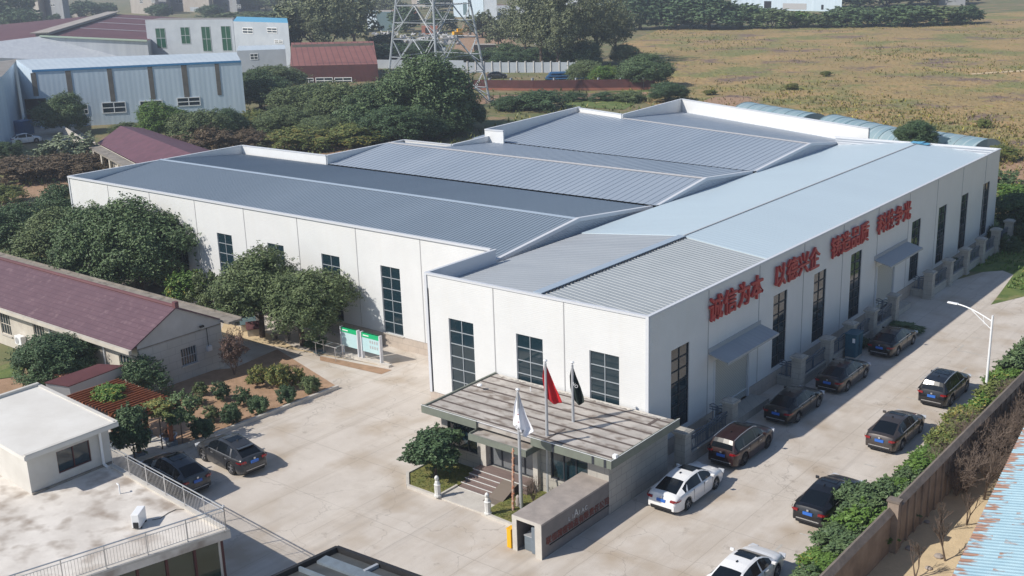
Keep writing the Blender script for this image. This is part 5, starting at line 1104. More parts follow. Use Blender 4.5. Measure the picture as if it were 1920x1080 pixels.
# bare shrubs over the wall and saplings on the sand
TW = [twig_geo(41 + i, 11, 4, .8, .017).build('branches', M['twig']) for i in range(3)]
for o in TW: scn.collection.objects.unlink(o)
def bare(name, label, P, s, k, group, sz=None):
    t_ = thing(name, label, 'shrub', P, random.uniform(0, 6), group, local=True); o = TW[k].copy(); scn.collection.objects.link(o); o.parent = t_; o.scale = (s, s, sz or s)
random.seed(12)
for i in range(24):
    x, y = (random.uniform(13.9, 15.6), 5.5 + i * .62) if i % 3 else (random.uniform(12.5, 13.3), 8 + i * .35)
    bare('bare_shrub', 'leafless grey-brown twiggy shrub tangled along the boundary wall', (x, y, 0), random.uniform(1.9, 2.9) * (1 if i % 3 else .75), i % 3, 'leafless shrubs tangled over the boundary wall')
ST = [twig_geo(61 + i, 2, 4, .42, .028).build('branches', M['bark']) for i in range(2)]
for o in ST: scn.collection.objects.unlink(o)
for i, (q, s, lab) in enumerate((((1772, 1052), 1.9, 'bare forked sapling on the sand, middle one'), ((1812, 985), 1.5, 'small bare sapling on the sand near the shed edge'), ((1845, 937), 2.4, 'tallest bare sapling in the dark wall shadow edge'), ((1716, 1085), 1.6, 'bare sapling at the bottom edge on the sand'), ((1760, 1000), 1.3, 'thin bare sapling leaning in the wall shadow'))):
    P = G(*q); t_ = thing('bare_sapling', lab, 'sapling', P, i * 1.1, 'bare saplings on the sandy strip', local=True); o = ST[i % 2].copy(); scn.collection.objects.link(o); o.parent = t_; o.scale = (s, s, s * 1.2)
for q, lab, r in (((1705, 1030), 'grey stone lying on the sand in the wall shadow', .18), ((1760, 1045), 'pale pinkish stone on the sunny sand', .2), ((1741, 1067), 'dark stone at the bottom of the sand', .15), ((1738, 980), 'light stone near the wall foot', .14)):
    random.seed(int(q[0])); P = G(*q); b = MB(); b.lathe([(0, 0), (r, .02), (r * 1.1, r * .4), (r * .6, r * .8), (0, r * .9)], 7, P); tagp(b.build('stone', M['signtop']), lab, 'stone', 'stones on the sandy strip')

# weeds at the end of the road
for i, (x, y, r, h, m_, va, lab) in enumerate(((3.2, 29.6, .9, .45, 'leaf', 's2', 'low weed patch beside the second roller door'), (1.9, 24.6, .45, .6, 'leafdark', 's2', 'small dark weed behind the last parked sedan'), (2.4, 30.0, .8, .4, 'leaf', 's', 'low grass patch at the fence corner'), (4.2, 60, 2.4, 2.6, 'leafdark', 'a', 'dark bush at the end of the pillar fence'), (1.6, 63, 2.6, 4.2, 'leafdark', 'b', 'tall dark tree at the far corner of the wing'), (7.4, 57, 2.0, 1.6, 'leaf', 'c', 'bush in the weeds at the right edge'), (9.5, 53, 1.4, 1.0, 'leafbright', 's', 'bright weeds on the right grass bank'), (5.5, 66, 2.6, 2.8, 'leafdark', 'c', 'dark shrub mass beyond the fence'), (.9, 46.5, .7, 1.2, 'leafdark', 's', 'small bush growing behind the fence near the wing'), (2.3, 55.5, .9, 1.3, 'leafdark', 's2', 'climbing weeds over the far fence pillars'), (.6, 57.5, .9, 1.8, 'leafdark', 's', 'dark bush in front of the last wing window'))):
    leafy('weed_bush', lab, 'shrub', (x, y, 0), r, h, 0, m_, va, 'weeds and bushes at the end of the road', False)
random.seed(9)
for i in range(26):
    x, y = random.uniform(6.0, 10.5), random.uniform(46, 60)
    if i < 10: x, y = random.uniform(1.8, 5.2), random.uniform(49, 60)
b = MB(); random.seed(21)
def tuft(b, x, y, h, n=6, z=0):
    for k in range(n):
        a = random.uniform(0, 6.28); l = h * random.uniform(.5, 1.1); s = h * .22; dx, dy = math.cos(a), math.sin(a)
        b.poly([(x - dy * s, y + dx * s, z), (x + dy * s, y - dx * s, z), (x + dx * l * .6, y + dy * l * .6, z + l)])
for i in range(1500):
    x, y = random.uniform(-1, 9.5), random.uniform(44, 68)
    if x < 6 and y < 49 and not (x > 5.4): continue
    if x > 5.4 + (y - 39) * .25 + 4: continue
    tuft(b, x, y, random.uniform(.15, .4), 5)
tagp(b.build('verge_grass', M['leafbright']), 'rough green grass and weeds at the end of the concrete road', 'grass', kind='stuff')
b = MB(); random.seed(22)
def inpoly(x, y, p):
    c = False
    for i in range(len(p)):
        x0, y0 = p[i]; x1, y1 = p[i - 1]
        if (y0 > y) != (y1 > y) and x < (x1 - x0) * (y - y0) / (y1 - y0) + x0: c = not c
    return c
PA = [(-9.85, -5.6), (-9.85, -7.9), (-8.85, -8.9), (-6.95, -8.9), (-6.95, -5.6)]; PB = [(-3.75, -5.6), (-3.75, -8.9), (-.95, -9.05), (-.6, -5.6)]
for i in range(3500):
    x, y = random.uniform(-9.9, 0), random.uniform(-9.1, -5.6)
    if inpoly(x, y, PA) or inpoly(x, y, PB): tuft(b, x, y, random.uniform(.04, .09), 4, .1)
tagp(b.build('lawn_grass', leafmat('lawn_blade', (.09, .12, .03), (.20, .21, .07))), 'short sunlit grass in the two planting beds before the gatehouse', 'grass', kind='stuff')
bare('garden_twig', 'thin bare rose twigs growing behind the middle flagpole', G(1000, 940, .1), 1.1, 1, None, 1.5); bare('garden_twig', 'bare brown bush under the right gatehouse window', G(1050, 905, .1), .8, 0, None)
P = G(798, 792); leafy('potted_shrub', 'small bright plant at the left corner of the gatehouse', 'plant', (-10.15, -4.6, 0), .45, .9, .1, 'leafbright', 's2', None, False)

# field weeds as one mass
b = MB(); random.seed(23); fp = pxs((1165, 170), (1160, 85), (1250, 50), (1500, 50), (1930, 20)) + [(330, 480), (330, 60), (9, 60), (2, 62), (-10, 84), (-70, 118)]; fp = [tuple(p) for p in fp]
for i in range(9000):
    q = G(random.uniform(1150, 1925), 40 + 300 * random.random() ** 1.3)
    if not inpoly(q.x, q.y, fp): continue
    cl = math.sin(q.x * .11 + 3 * math.sin(q.y * .045)) + math.sin(q.y * .07 + q.x * .03)
    if cl < random.uniform(-.6, 1.6): continue
    s = random.uniform(.25, .6)
    for k in range(2): tuft(b, q.x + random.uniform(-1, 1), q.y + random.uniform(-1, 1), s, 4)
tagp(b.build('field_weeds', leafmat('field_weed_leaf', (.11, .12, .05), (.27, .24, .08), (.40, .34, .05), .05)), 'yellow-green weeds and wildflowers scattered over the dry field', 'weeds', kind='stuff')
b = MB(); random.seed(24)
for i in range(7000):
    q = G(random.uniform(1150, 1925), 60 + 280 * random.random() ** .8)
    if inpoly(q.x, q.y, fp): tuft(b, q.x, q.y, random.uniform(.12, .35), 4)
tagp(b.build('field_dry_grass', fm), 'dry straw coloured grass covering the open field', 'grass', kind='stuff')

b = MB(); random.seed(26)
for i in range(9000):
    q = G(random.uniform(-5, 1260), random.uniform(100, 420)); 
    if -67.5 < q.x < 2 and 5.5 < q.y < 70: continue
    if -60 < q.x < -12 and q.y < 8: continue
    if q.x < -125 and q.y < 78: continue
    n0 = math.sin(q.x * .21 + 2 * math.sin(q.y * .13)) + math.sin(q.y * .17)
    if n0 < random.uniform(-1.5, 1): continue
    tuft(b, q.x, q.y, random.uniform(.3, .9), 5)
tagp(b.build('wild_grass', M['leafyellow']), 'rough grass and weeds on the waste ground behind and left of the halls', 'grass', kind='stuff')

# ------------------------------------------------------------------ notice boards, rack, kennels
YB = 3.35
for i, (x0, x1, lab) in enumerate(((-27.3, -25.62, 'green-headed notice board nearer the trees, half in shade'), (-25.25, -23.45, 'green-headed notice board with rows of small portraits, nearer the wing'))):
    t_ = thing('notice_board', lab, 'notice board', ((x0 + x1) / 2, YB, 0), group='notice boards beside the yard')
    Pt = hgt(Vector((x0, YB, 0)), 612 if i == 0 else 622)
    Ht = 2.0 if Pt < 1 else Pt
    for x in (x0, x1): b = MB(); b.box(x - .05, x + .05, YB - .12, YB + .12, .1, Ht + .03); b.build('post', M['trim'], t_)
    b = MB(); b.box(x0 + .05, x1 - .05, YB - .06, YB + .06, Ht - 1.35, Ht); b.build('board', M['poster'], t_)
    b = MB(); b.box(x0 + .05, x1 - .05, YB - .085, YB + .085, Ht - .32, Ht); b.build('header', M['green'], t_)
    b = MB(); b.box(x0 + .2, x0 + .75, YB - .092, YB - .086, Ht - .2, Ht - .13); b.build('heading_text', M['white'], t_)
    if i == 1:
        b = MB()
        for c_ in range(4):
            for r_ in range(2): xx = x1 - .95 + c_ * .22; zz = Ht - .55 - r_ * .38; b.box(xx - .06, xx + .06, YB - .067, YB - .061, zz - .11, zz + .09)
        b.build('portrait_photo', M['joint'], t_)
b = MB(); b.box(-28.0, -22.6, YB - .2, YB + .14, 0, .16); tagp(b.build('board_base', M['stone']), 'long low pale concrete kerb under the notice boards', 'kerb')
b = MB(); P = G(612, 652); A = Vector((-28.3, 2.3, 0)); 
for x in (-28.6, -26.6):
    for y in (2.0, 2.7): b.tube((x, y, 0), (x, y, 1.0), .025, 6)
for y in (2.0, 2.7): b.tube((-28.9, y, 1.0), (-26.4, y, 1.0), .025, 6)
for x in (-28.6, -27.6, -26.6): b.tube((x, 2.0, 1.0), (x, 2.7, 1.0), .02, 6)
tagp(b.build('metal_rack', M['chrome']), 'thin silver pipe rack standing in front of the left notice board', 'rack')
for q, m_, lab in (((478, 627), 'maroon', 'small dog kennel with dark red roof under the tree'), ((466, 618), 'tealshed', 'small dog kennel with green-grey roof behind the red one')):
    P = G(*q); t_ = thing('dog_kennel', lab, 'kennel', P, R(-35), local=True, group='dog kennels under the tree')
    b = MB(); b.box(-.45, .45, -.5, .5, 0, .6); b.poly([(-.45, -.5, .6), (.45, -.5, .6), (0, -.5, .95)]); b.poly([(-.45, .5, .6), (0, .5, .95), (.45, .5, .6)]); b.build('body', M['cream'], t_)
    b = MB(); b.obox((-.26, 0, .8), (.3, 0, .22), (0, .6, 0), (-.02, 0, .025)); b.obox((.26, 0, .8), (.3, 0, -.22), (0, .6, 0), (.02, 0, .025)); b.build('roof', M[m_], t_)
    b = MB(); b.box(-.2, .2, -.515, -.5, .02, .4); b.lathe([(0, -.515), (.2, -.515)], 16, (0, 0, .4), axis='y'); b.build('doorway', M['black'], t_)
P = G(528, 637); t_ = thing('garden_bench', 'weathered grey concrete bench in the tree shade', 'bench', P, R(25), local=True)
b = MB(); b.box(-.7, .7, -.25, .25, .4, .5); b.build('seat', M['oldslab'], t_)
for x in (-.5, .5): b = MB(); b.box(x - .1, x + .1, -.22, .22, 0, .4); b.build('leg', M['oldslab'], t_)
P = G(590, 655); leafy('potted_shrub', 'dark potted plants beside the metal rack', 'plant', P, .7, .9, .1, 'leafdark', 's2', None, False)
b = MB(); random.seed(6); P = G(600, 662)
for i in range(24): a = i * .8; b.tube(P + Vector((math.cos(a) * (.2 + i * .012), math.sin(a) * (.2 + i * .012), .03 + .004 * i)), P + Vector((math.cos(a + .8) * (.2 + i * .012), math.sin(a + .8) * (.2 + i * .012), .03 + .004 * i)), .02, 5)
tagp(b.build('garden_hose', M['teal']), 'coiled green garden hose on the ground near the rack', 'hose')

# ------------------------------------------------------------------ bungalow with purple roof
bg_ = thing('bungalow', 'long single-storey house with purple tiled roof, cream front and grey block gable', 'house', (-46, -6, 0))
XG = -32.3; XL = -66
t, b_ = nodes_of(M['purple'])
add_lines(M['purple'], 'Y', .33, .05, (.075, .035, .05), strength=.7); add_lines(M['purple'], 'X', .42, .04, (.09, .04, .055), strength=.5)
b = MB(); wallgrid(b, (0, -9.5, 0), (1, 0, 0), (0, -1, 0), XL, XG, 0, 3.2, [(-34.6, -33.1, 1.0, 2.4), (-45.4, -43.9, .9, 2.5), (-41.2, -39.7, .9, 2.5), (-50.2, -48.7, .9, 2.5)]); b.build('front_wall', M['cream'], bg_)
b = MB(); wallgrid(b, (XG, 0, 0), (0, 1, 0), (1, 0, 0), -9.5, -3.0, 0, 3.1, [(-6.35, -5.15, 1.0, 2.2)]); b.build('gable_block_wall', M['gable'], bg_)
b = MB(); b.poly([(XG, -9.5, 3.1), (XG, -3.0, 3.1), (XG, -3.0, 3.45), (XG, -6.4, 5.05), (XG, -9.5, 3.4)]); b.box(XL, XG - .01, -3.2, -3.0, 0, 3.3); b.build('gable_render', M['gablewall'], bg_)
for a, c_ in ((-34.6, -33.1), (-45.4, -43.9), (-41.2, -39.7), (-50.2, -48.7)): window(bg_, (0, -9.5, 0), (1, 0, 0), (0, -1, 0), a, c_, .95 if a > -35 else .9, 2.4 if a > -35 else 2.5, 4, 2, .1, bar='cream', sill=True)
window(bg_, (XG, 0, 0), (0, 1, 0), (1, 0, 0), -6.35, -5.15, 1.0, 2.2, 6, 2, .1, bar='frame', bw=.04, sill=True)
def slope(b, x0, x1, y0, z0, y1, z1, th=.1):
    q = [(x0, y0, z0), (x1, y0, z0), (x1, y1, z1), (x0, y1, z1)]; q2 = [(x, y, z - th) for x, y, z in q]
    if y1 < y0: q = q[::-1]; q2 = q2[::-1]
    b.poly(q); b.poly(q2[::-1])
    for i in range(4): j = (i + 1) % 4; b.poly([q[j], q[i], q2[i], q2[j]])
b = MB(); slope(b, XL, XG + .15, -10.0, 3.3, -6.4, 5.2); slope(b, XL, XG + .15, -3.1, 3.5, -6.4, 5.2); rf_ = b.build('roof', M['purple'], bg_)
b = MB(); b.tube((XL, -6.4, 5.22), (XG + .2, -6.4, 5.22), .13, 8); b.obox((XG + .1, -6.4, 5.35), (.16, 0, 0), (0, .14, 0), (0, 0, .2)); sub(b, 'ridge_tile', M['maroon'], rf_)
b = MB(); b.box(XL, XG + .2, -10.25, -10.02, 3.0, 3.26); b.build('eave_gutter', M['cream'], bg_)
b = MB(); b.box(XL, XG + .9, -3.0, -1.9, 3.18, 3.34); b.box(XL, XG + .9, -1.95, -1.85, 3.34, 3.42); b.build('rear_slab', M['oldslab'], bg_)
b = MB()
for x in (-36.2, -43.0): b.tube((x, -9.58, 0), (x, -9.58, 3.0), .06, 8)
b.build('downpipe', M['trimwhite'], bg_)
b = MB(); b.box(XL, XG, -9.53, -9.47, 2.55, 2.62); b.box(XG - .01, XG + .03, -9.5, -3.0, 3.05, 3.13); b.build('string_course', M['oldslab'], bg_)
b = MB(); b.box(XG, XG + .18, -4.35, -4.0, 1.5, 1.85); b.build('meter_box', M['trim'], bg_); b = MB(); b.tube((XG + .05, -4.2, 1.85), (XG + .05, -4.2, 3.1), .02, 5); b.obox((XG + .12, -4.6, 3.35), (.08, 0, 0), (0, .14, 0), (0, 0, .06)); b.build('wall_lamp', M['plastic'], bg_)
t_ = thing('air_conditioner', 'white outdoor air conditioner on the bungalow front wall at the left edge', 'air conditioner', (-46.9, -9.8, 0)); 
b = MB(); b.box(-47.5, -46.6, -9.95, -9.55, .7, 1.35); b.build('casing', M['whitepaint'], t_, bevel=.02); b = MB(); b.lathe([(0, -9.97), (.24, -9.97), (.24, -9.955)], 16, (-47.15, 0, 1.02), axis='y'); b.build('fan_grille', M['joint'], t_)

# annex shed
ax = thing('garden_shed', 'small shed with red-purple sheet roof and grey wall behind the white building', 'shed', G(180, 715))
z = 2.3; r0, r1, r2, r3 = G(129, 724, z), G(232, 685, z), G(185, 682, z + .35), G(83, 717, z + .35)
b = MB(); b.poly([r0, r1, r2, r3]); b.poly([Vector(q) - Vector((0, 0, .06)) for q in (r3, r2, r1, r0)]); 
for p, q in ((r0, r1), (r1, r2), (r2, r3), (r3, r0)): b.poly([q, p, p - Vector((0, 0, .06)), q - Vector((0, 0, .06))])
add_lines(M['redroof'], 'X', 900, 1, (0, 0, 0), strength=0); b.build('roof', mat('dull_red_roof', (.17, .065, .065), .6, (.13, .05, .05), .8, 5), ax)
b = MB(); i_ = lambda v: v * .97 + (r0 + r1 + r2 + r3) / 4 * .03
q0, q1, q2, q3 = map(i_, (r0, r1, r2, r3))
for p, q in ((q0, q1), (q1, q2), (q2, q3), (q3, q0)): b.poly([(p.x, p.y, 0), (q.x, q.y, 0), (q.x, q.y, q.z - .05), (p.x, p.y, p.z - .05)])
b.build('wall', M['gablewall'], ax)
b = MB()
for i in range(5):
    P = q0.lerp(q1, .42 + i * .045); n_ = (q1 - q0).cross(Vector((0, 0, 1))).normalized(); b.obox((P.x + n_.x * .02, P.y + n_.y * .02, 1.35), (q1 - q0).normalized() * .1, n_ * .02, (0, 0, .16))
b.build('vent_opening', M['black'], ax)
P = G(108, 740); b = MB(); b.obox(P + Vector((0, 0, .8)), (1.5, .25, 0), (-.05, .3, 0), (0, 0, .8)); tagp(b.build('brick_wall', M['orangebrick']), 'short orange brick wall piece at the shed end', 'wall')

# ------------------------------------------------------------------ white flat-roofed building, bottom left
tb = thing('terrace_building', 'white flat-roofed building with stained concrete terrace and rooftop room at bottom left', 'building', (-15, -26, 0))
ZT = 2.6; A = G(215, 874, ZT); B = G(432, 996, ZT); C = B + (G(165, 1085, ZT) - B).normalized() * 14; Dd = A + (G(165, 1085, ZT) - B).normalized() * 15; A2 = A + (A - B).normalized() * 14; D2 = Dd + (A - B).normalized() * 14
b = MB(); b.prism([A2[:2], B[:2], C[:2], D2[:2]], ZT - .32, ZT); b.build('terrace_slab', M['terrace'], tb)
e1 = (B - A).normalized(); e2 = (C - B).normalized(); n1 = -e2; n2 = e1        # n1 faces the yard (north), n2 faces east
b = MB(); b.seg((A2 - n1 * .35)[:2], (B - n1 * .35 - n2 * .3)[:2], .2, 0, ZT - .32); b.build('rear_wall', M['render'], tb)
b = MB(); W0 = B - n2 * .3 - n1 * .3; W1 = C - n2 * .3; b.seg((W0 + n2 * -.1)[:2], (W1 + n2 * -.1)[:2], .1, 0, ZT - .32); b.build('glass_facade', mat('reflection_tinted_glass', (.012, .035, .02), .08, spec=.8), tb)  # dark green base colour stands in for bushes reflected in the glass
b = MB()
for i in range(10): P = W0 + e2 * i * 1.25; b.obox((P.x, P.y, 1.15), e2 * .05, n2 * .04, (0, 0, 1.15))
b.obox(((W0 + W1) / 2).xy.to_3d() + Vector((0, 0, 2.2)), e2 * 7, n2 * .04, (0, 0, .05)); b.build('facade_frame', M['darkred'], tb)
b = MB(); b.seg((A - n1 * .12)[:2], (B - n1 * .12)[:2], .24, ZT, ZT + .10); b.seg((B - n2 * .12 - n1 * .24)[:2], (C - n2 * .12)[:2], .24, ZT, ZT + .10); b.build('terrace_kerb', M['stone'], tb)
def railing(par, p, q, z, n_posts):
    d = (q - p); ln = d.length; d.normalize(); b = MB(); nb = int(ln / .13)
    for i in range(nb + 1): P = p + d * ln * i / nb; b.tube((P.x, P.y, z + .12), (P.x, P.y, z + .88), .010, 5)
    for h in (.12, .88): b.tube((p.x, p.y, z + h), (q.x, q.y, z + h), .016, 6)
    b.build('baluster_row', M['chrome'], par)
    b = MB(); b.tube((p.x, p.y, z + 1.05), (q.x, q.y, z + 1.05), .03, 8); b.build('top_rail', M['chrome'], par)
    b = MB()
    for i in range(n_posts + 1): P = p + d * ln * i / n_posts; b.tube((P.x, P.y, z), (P.x, P.y, z + 1.05), .026, 8)
    b.build('rail_post', M['chrome'], par)
rl = thing('terrace_railing', 'stainless steel railing round the edge of the white terrace', 'railing', (B.x, B.y, ZT))
pa, pb_, pc = A - n1 * .12 + e1 * .1, B - n1 * .12 - n2 * .12, C - n2 * .12
railing(rl, pa, pb_, ZT + .1, 6); railing(rl, pb_, pc, ZT + .1, 8)
b = MB(); b.lathe([(0, 0), (.05, .02), (.06, .06), (0, .12)], 10, (pb_.x, pb_.y, ZT + 1.17)); b.build('post_ball', M['chrome'], rl)
# rooftop room
ZR_ = 4.8; r0 = G(222, 792, ZR_); r1 = G(45, 858, ZR_); r2 = G(75, 722, ZR_); ea = (r1 - r0).normalized(); eb = (r2 - r0).normalized()
rm_ = thing('rooftop_room', 'small white rooftop room with overhanging flat roof and dark window', 'room', (r0.x, r0.y, ZT))
lenA = (r1 - r0).length; lenB = 8.5
cn = [r0, r0 + ea * lenA, r0 + ea * lenA + eb * lenB, r0 + eb * lenB]
b = MB(); b.prism([c_[:2] for c_ in cn], ZR_ - .2, ZR_); b.build('roof_slab', M['whiteroof'], rm_)
b = MB(); ctr = sum(cn, Vector()) / 4
for i in range(4):
    p, q = cn[i], cn[(i + 1) % 4]; pi = p + (ctr - p).normalized() * .13; qi = q + (ctr - q).normalized() * .13
    if i in (0, 2, 3): b.seg(pi[:2], qi[:2], .2, ZR_, ZR_ + (.06 if i != 2 else .16))
b.build('roof_kerb', M['render'], rm_)
inn = [c_ + (ctr - c_).normalized() * .62 for c_ in cn]
Np = Vector((ea.y, -ea.x, 0)); Np = Np if Np.dot(r0 - ctr) > 0 else -Np
b = MB(); Ue = (inn[1] - inn[0]); le = Ue.length; Ue.normalize(); O_ = Vector((inn[0].x, inn[0].y, 0))
pw = [GP(x, y, O_, Np) for x, y in ((170, 822), (102, 845), (113, 890), (174, 872))]; us = sorted((p - O_).dot(Ue) for p in pw); zs_ = sorted(p.z for p in pw)
wu = (us[0] + .1, us[-1] - .05, max(ZT + .5, zs_[0] + .12), min(ZR_ - .4, zs_[-1] - .1))
wallgrid(b, O_, Ue, Np, 0, le, ZT, ZR_ - .2, [wu]); 
for i in (1, 2, 3): p, q = inn[i], inn[(i + 1) % 4]; b.poly([(p.x, p.y, ZT), (q.x, q.y, ZT), (q.x, q.y, ZR_ - .2), (p.x, p.y, ZR_ - .2)])
b.build('wall', M['render'], rm_); window(rm_, O_, Ue, Np, *wu, 2, 1, .1, bar='darkred', bw=.05)
b = MB(); P = O_ + Ue * .55 + Np * .1; b.tube((P.x, P.y, ZT + .15), (P.x, P.y, ZR_ - .2), .07, 10); b.tube((P.x, P.y, ZT + .15), (P.x + Np.x * .3, P.y + Np.y * .3, ZT + .05), .07, 10); b.build('downpipe', M['whitepaint'], rm_, smooth=40)
b = MB(); b.seg((inn[0] + Np * .06)[:2], (inn[1] + Np * .06)[:2], .1, ZT, ZT + .1); b.build('skirting', M['oldslab'], rm_)
P = G(262, 984, ZT); t_ = thing('air_conditioner', 'white outdoor air conditioner unit standing on the stained terrace', 'air conditioner', P, R(-52), local=True)
b = MB(); b.box(-.45, .45, -.18, .18, .06, .72); b.build('casing', M['whitepaint'], t_, bevel=.025); b = MB(); b.lathe([(0, -.2), (.25, -.2), (.27, -.185), (.27, -.18)], 24, (-.13, 0, .39), axis='y')
for i in range(5): b.lathe([(.05 + i * .045, -.205), (.06 + i * .045, -.205)], 20, (-.13, 0, .39), axis='y')
b.build('fan_grille', M['joint'], t_); b = MB(); b.box(-.35, -.25, -.2, .2, 0, .06); b.box(.25, .35, -.2, .2, 0, .06); b.build('foot', M['plastic'], t_); b = MB(); b.box(.45, .5, -.1, .12, .1, .35); b.build('valve_cover', M['plastic'], t_)
b = MB(); P = G(225, 926, ZT); b.tube(P, P + Vector((0, 0, .45)), .035, 8); b.tube(P + Vector((0, 0, .45)), P + Vector((-.16, 0, .5)), .035, 8); tagp(b.build('vent_pipe', M['whitepaint']), 'thin white vent pipe beside the rooftop room shadow', 'pipe')
b = MB(); pts_ = [G(x, y, ZT + .02) for x, y in ((285, 975), (300, 972), (315, 962), (330, 955), (345, 955))]
for p, q in zip(pts_, pts_[1:]): b.tube(p, q, .02, 5)
tagp(b.build('pipe_run', M['oldslab']), 'thin pipe lying from the air conditioner to the terrace kerb', 'pipe')

# dark canopy at the bottom edge
ck = thing('entrance_canopy', 'dark metal canopy roof with recessed glass panels at the bottom edge', 'canopy', G(632, 1060, 0))
zc = 2.6; K = G(632, 1024, zc); K1 = G(500, 1085, zc); K2 = G(800, 1085, zc); u1 = (K1 - K).normalized(); u2 = (K2 - K).normalized()
def rimbar(b, p, q, wd, z0, z1): b.seg(p[:2], q[:2], wd, z0, z1)
b = MB(); rimbar(b, K, K + u1 * 8, .16, zc - .3, zc); rimbar(b, K, K + u2 * 8, .16, zc - .3, zc + .002); b.build('rim_beam', M['plastic'], ck)
b = MB(); I0 = K + u1 * .15 + u2 * .15; b.prism([I0[:2], (I0 + u1 * 8)[:2], (I0 + u1 * 8 + u2 * 8)[:2], (I0 + u2 * 8)[:2]], zc - .28, zc - .2); b.build('deck', mat('dark_grey_deck', (.045, .05, .052), .5, (.07, .075, .078), 1.2, 6), ck)
b = MB(); rimbar(b, K + u1 * 1.0 + u2 * .2, K + u1 * 1.0 + u2 * 8, .55, zc - .2, zc - .08); rimbar(b, K + u1 * 2.1 + u2 * .2, K + u1 * 2.1 + u2 * 8, .10, zc - .2, zc + .0); b.build('gutter_channel', M['greybox'], ck)
b = MB(); rimbar(b, K + u2 * 2.4 + u1 * .1, K + u2 * 2.4 + u1 * .8, .14, zc - .2, zc - .05); rimbar(b, K + u2 * 4.4 + u1 * .1, K + u2 * 4.4 + u1 * .8, .14, zc - .2, zc - .05); rimbar(b, K + u1 * 2.2 + u2 * 1.6, K + u1 * 6 + u2 * 1.6, .1, zc - .2, zc - .05); b.build('cross_bar', M['steel'], ck)
b = MB()
for p in (K + u1 * .3 + u2 * .3, K + u1 * 6 + u2 * .3, K + u2 * 6 + u1 * .3): b.tube((p.x, p.y, 0), (p.x, p.y, zc - .28), .07, 8)
b.build('column', M['plastic'], ck)

# ------------------------------------------------------------------ background buildings
def pts_house(name, label, cat, roof, ridge=None, wall='farwall', roofm='farroof', group=None, wins=(), winm='glass', edge=None, over=0):
    """roof: four (px,py,z): front-left, front-right, back-right, back-left eaves; ridge: None or ('side', dz) / ('depth', dz)"""
    P = [G(*q) for q in roof]; t_ = thing(name, label, cat, (P[0].x, P[0].y, 0), 0, group)
    fl, fr, br, bl = P; b = MB()
    for p, q in ((fl, fr), (fr, br), (br, bl), (bl, fl)): b.poly([(p.x, p.y, -.02), (q.x, q.y, -.02), q, p])
    rb = MB()
    if ridge is None: rb.poly([fl, fr, br, bl])
    else:
        k, dz = ridge; Z = Vector((0, 0, dz))
        if k == 'side':    # ridge runs left to right
            m0, m1 = (fl + bl) / 2 + Z, (fr + br) / 2 + Z; rb.poly([fl, fr, m1, m0]); rb.poly([m0, m1, br, bl]); b.poly([fr, br, m1]); b.poly([bl, fl, m0])
        else:
            m0, m1 = (fl + fr) / 2 + Z, (bl + br) / 2 + Z; rb.poly([fl, m0, m1, bl]); rb.poly([m0, fr, br, m1]); b.poly([fl, fr, m0]); b.poly([br, bl, m1])
    b.build('wall', M[wall], t_); r_ = rb.build('roof', M[roofm], t_)
    n_ = (fr - fl).cross(Vector((0, 0, 1))).normalized(); n_ = n_ if n_.dot(CC - fl) > 0 else -n_
    if edge:
        e = MB(); e.obox((fl + fr) / 2 + n_ * .06, (fr - fl) / 2, n_ * .06, (0, 0, .18)); sub(e, 'edge_trim', M[edge], r_)
    F = Vector((fl.x, fl.y, 0)); u = (fr - fl); u.z = 0; u.normalize()
    for w_ in wins:
        x0, y0, x1, y1 = w_[:4]; a = GP(x0, y0, F, n_); c_ = GP(x1, y1, F, n_); m_ = w_[4] if len(w_) > 4 else winm; k_ = w_[5] if len(w_) > 5 else 'window'
        cc = (a + c_) / 2; ww = abs((c_ - a).dot(u)) / 2; hh = abs(a.z - c_.z) / 2
        b = MB(); b.obox(cc + n_ * .03, u * ww, n_ * .04, (0, 0, hh)); wo = b.build(k_, M[m_], t_)
        if k_ == 'window':
            b = MB(); f = .05 + ww * .012
            for s in (-1, 0, 1): b.obox(cc + n_ * .06 + u * s * ww, u * f, n_ * .04, (0, 0, hh + f))
            for s in (-1, 0, 1): b.obox(cc + n_ * .065 + Vector((0, 0, s * hh)), u * (ww + f), n_ * .04, (0, 0, f))
            sub(b, 'frame', M['whitepaint' if m_ == 'glass' else 'frame'], wo)
    return t_
def zof(bx, by, top): return hgt(G(bx, by), top)
# blue-white factory across the left
zl = zof(60, 240, 133); zr_ = zof(455, 199, 115); zf = (zl + zr_) / 2
pts_house('blue_white_factory', 'long pale blue sheet factory with brown-grey stripes and blue roof edge, upper left', 'factory', [(60, 133, zl), (452, 115, zl), (443, 98, zl + 1.2), (30, 112, zl + 1.2)], None, 'wf', 'wfroof', edge='blueedge',
  wins=[(191, 193, 237, 210), (262, 190, 306, 206), (332, 184, 376, 197), (150, 197, 166, 213), (46, 186, 92, 226, 'black', 'gateway')] + [(x0 - 2, t0, x1 + 2, b0, 'stripe', 'pilaster') for x0, t0, x1, b0 in ((59, 137, 71, 180), (124, 133, 137, 182), (202, 129, 215, 190), (278, 125, 290, 186), (341, 121, 354, 183), (404, 118, 414, 178))])
# pilasters lean with the view; fine as upright slabs
pts_house('annex_house', 'small low shed with dark red roof at the right foot of the blue-white factory', 'shed', [(386, 190, 3), (448, 188, 3), (446, 178, 3.4), (388, 180, 3.4)], None, 'cream', 'darkred', wins=[(395, 193, 421, 199, 'black', 'vent'), (431, 192, 445, 198, 'black', 'vent')])
z = zof(25, 266, 112); pts_house('white_tall_building', 'tall white and pale blue building cut off by the left edge', 'building', [(-60, 165, z * .8), (4, 143, z * .8), (34, 110, z * .8), (-20, 118, z * .8)], None, 'wf', 'farroof')
